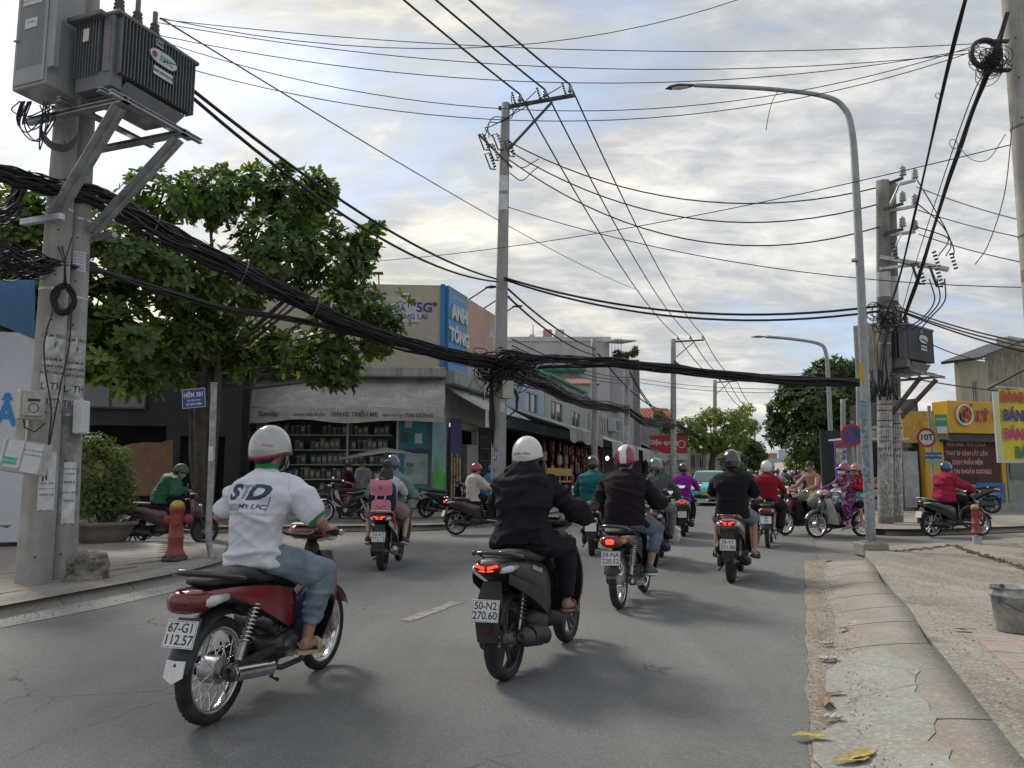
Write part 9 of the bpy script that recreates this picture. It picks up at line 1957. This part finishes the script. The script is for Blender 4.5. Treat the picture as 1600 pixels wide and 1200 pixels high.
# ---------------------------------------------------------------- parked bikes, shop people, far riders
def pb_bike(x,y,yaw,label,P,kind='s',det=1,Y=None,group=None,lean=.12): p = gp(x,y,.13) if Y is None else Y; return bike(kind,Matrix.Translation((p.x,p.y,.13 if Y is None else p.z)) @ Matrix.Rotation(yaw,4,'Z') @ Matrix.Rotation(lean,4,'X'),label,P,det,group)
pb_bike(545,830,2.95,'parked white and black motorbike facing left outside the milk shop',dict(body=gloss_black,shield=paintm('pearl_white',(.5,.5,.5)),inner=paintm('pearl_white',(.5,.5,.5)),mirrors=(-1,1),fender=paintm('pearl_white',(.5,.5,.5))),'u',Y=Vector((-4.3,20.2,.13)))
pb_bike(480,830,2.7,'dark parked motorbike seen past the sleeve of the white polo',dict(body=gloss_black,mirrors=(-1,1)),'u',Y=Vector((-5.9,21.0,.13)))
pb_bike(690,800,.5,'dark parked scooter half hidden behind the cream blazer',dict(body=gloss_black),Y=Vector((-1.9,22.6,.13)),det=0)
tb_ = bld('market_cart','low dark cart under the sloping grey sunshade outside the milk shop','cart',Matrix.Translation((-4.0,22.2,.13))); bx(tb_,'cart_top',(0,0,.8),(2.2,.8,.08),dark_metal); bx(tb_,'cart_box',(0,0,.5),(2.0,.7,.5),dark_in)
for x in (-.9,.9):
 MB().cyl((x,0,.0),(x,0,.3),.04,n=8).build('leg',dark_metal,tb_)
ap = [at(532,716,22),at(600,700,21.6),at(648,710,21.8)]
mb = MB(); mb.shell([[at(534,716,22.4),at(570,707,22.4),at(600,700,22.4),at(625,704,22.4),at(648,710,22.4)],[at(528,719,21.2),at(568,713,21.2),at(604,708,21.2),at(628,709,21.2),at(652,713,21.2)]],.02); o = mb.build('sunshade',mat('sunshade_grey',(.10,.10,.10),.7,var=.15)); retag(o,'sloping grey sunshade over the street cart','sunshade'); MB().cyl(at(600,706,21.8),(at(600,706,21.8).x,21.8,.13),.025,n=8).build('pole',steel,o)
crate = MB(); crate.lathe([(.2,0),(.27,.26),(.3,.27),(.3,.3),(.26,.3),(.19,.03)],20); o = crate.build('basket',mat('basket_red',(.35,.015,.03),.5)); q = at(546,790,21.6); o.location = (q.x,q.y,q.z); o.scale = (1.0,1,1); retag(o,'red plastic basket on the street cart','basket')
crate = MB(); crate.lathe([(.12,0),(.15,.2),(.13,.2),(.11,.02)],16); o = crate.build('tub',mat('tub_cream',(.45,.4,.22),.5)); q = at(563,785,21.6); o.location = q; retag(o,'small cream tub beside the red basket','tub')
def stand(M,label,look,k=1.,yaw=0.,arms=.5,vox=.013,seed=1):
 z = .92*k; h = Vector((0,0,z)); n = h+Vector((.03,0,.5*k)); p = dict(k=k,hips=h,chest=h+Vector((-.0,0,.29*k)),neck=n,head=n+Vector((.03,0,.135*k)),face=(1,0,-.35),handL=(.36*arms*2,.14,z+.12),handR=(.34*arms*2,-.16,z+.1),footL=(-.02,.1,.1),footR=(.03,-.1,.1),kpoleL=(1,.1,0),kpoleR=(1,-.1,0),toeL=(1,.1,0),toeR=(1,-.1,0),grip=False,epoleL=(-.5,.3,-.8),epoleR=(-.5,-.3,-.8)); return person(M,label,p,look,vox=vox,seed=seed)
Fz = lambda x,y,rz: Matrix.Translation((x,y,.13)) @ Matrix.Rotation(rz,4,'Z')
stand(Fz(at(541,760,22.9).x,22.9,-.5),'woman in maroon shirt and face mask standing behind the red basket',dict(top=cloth('maroon_shirt',(.07,.015,.03)),sleeve=.4,loose=.02,legs=blk2,hair='bun',face=True,mask=mat('mask_white',(.6,.6,.58),.8),shoe=black_rubber),k=.94,seed=201)
stand(Fz(at(566,760,22.9).x,22.9,-1.1),'man in checked short-sleeved shirt behind the cream tub',dict(top=weave('cloth_plaid',(.12,.11,.14),(.42,.40,.42),22),sleeve=.42,loose=.03,legs=blk2,hair='short',face=True,shoe=black_rubber),k=1.0,seed=202)
# right side parked bikes by the phone shop
for i,(x,Y_,yw) in enumerate(((1512,24.5,2.6),)): p = at(x,780,Y_); pb_bike(0,0,yw,('parked dark motorbike in front of the phone shop glass','second parked motorbike nearer the blue advert')[i],dict(body=gloss_black,mirrors=(-1,1)),Y=Vector((p.x,Y_,.16)),det=0)
# far traffic: copies of three riders with their own clothes
protos = {}
def subtree(label_part):
 o = [q for q in bpy.data.objects if q.parent is None and label_part in str(q.get('label',''))][0]; return o,tree_map(o)
PD_ = subtree('rider in teal shirt'),subtree('black scooter half hidden'); PG_ = subtree('woman in bright purple'),subtree('white scooter with a lit'); PK_ = subtree('rider in deep red'),subtree('red motorbike with white plate')
cl = lambda n,c: cloth(n,c)
fars = [(PG_,1217,793,0,{'cloth_purple': cl('far_white',(.42,.42,.43)),'navy_shell': MATS['red_shell']},'far rider in white with a red helmet and ponytail','far scooter under the white shirted rider'),(PD_,1204,789,0,{'cloth_teal': cl('far_black',(.02,.02,.025))},'far rider in black left of the red helmet','far scooter left of the red helmet'),(PK_,1172,783,0,{'cloth_deep_red': cl('far_navy',(.02,.03,.05)),'white_round_shell': MATS['gunmetal_shell']},'far rider in navy with a grey helmet beside the black T-shirt','far motorbike between the black T-shirt and the red sweater'),(PD_,1229,786,0,{'cloth_teal': cl('far_grey',(.08,.08,.09))},'far rider in grey just left of the shirtless man','far scooter just left of the shirtless man'),
 (PD_,1264,789,0,{'cloth_teal': cl('far_dark',(.015,.018,.03))},'far rider in dark jacket right behind the shirtless man','far scooter right behind the shirtless man'),(PG_,1184,776,0,{'cloth_purple': cl('far_beige',(.3,.26,.2))},'tiny far rider in beige above the white round helmet','tiny far scooter above the white round helmet'),(PK_,1240,777,math.pi,{'cloth_deep_red': cl('far_blue',(.05,.1,.2))},'tiny far rider in blue coming this way','tiny far motorbike coming this way'),(PD_,1196,774,0,{'cloth_teal': cl('far_green',(.03,.12,.06))},'tiny far rider in green','tiny far scooter under the green rider'),(PG_,1250,780,math.pi,{'cloth_purple': cl('far_pink',(.35,.12,.15))},'tiny far rider in pink coming this way','tiny far scooter with the pink rider'),(PD_,1210,771,0,{'cloth_teal': cl('far_cream',(.35,.33,.28))},'tiny far rider in cream at the road end','tiny far scooter with the cream rider'),(PK_,1224,769,0,{'cloth_deep_red': cl('far_maroon',(.12,.02,.03))},'tiny far rider in maroon at the road end','tiny far motorbike with the maroon rider'),(PG_,1272,781,.2,{'cloth_purple': cl('far_olive',(.1,.11,.05))},'far rider in olive among the bikes under the dark tree','far scooter with the olive rider')]
for (pr_,x,y,turn,mats_,lp_,lb_) in fars:
 g_ = gp(x,y); M = Matrix.Translation(g_) @ Matrix.Rotation(math.atan2(CA,SA)+turn,4,'Z')
 for (root_,kids),lab_ in zip(pr_,(lp_,lb_)): o = copy_tree(root_,None,mats_,M=M,label=lab_,kids=kids); o['group'] = 'far riders' if root_.type == 'MESH' else 'far motorbikes'
# parked bikes under the tree on the far right pavement
(rt_,kd_) = PD_[1]
for i in range(9):
 g_ = W(30+2.3*i,2.2+.5*(i % 2),.14); o = copy_tree(rt_,None,None if i % 3 else {'gloss_black': MATS['paint_pearl_white']},M=Matrix.Translation(g_) @ Matrix.Rotation(2.6+.3*math.sin(i*2),4,'Z'),label='parked scooter in the row under the dark tree',kids=kd_); o['group'] = 'scooters parked under the dark tree'
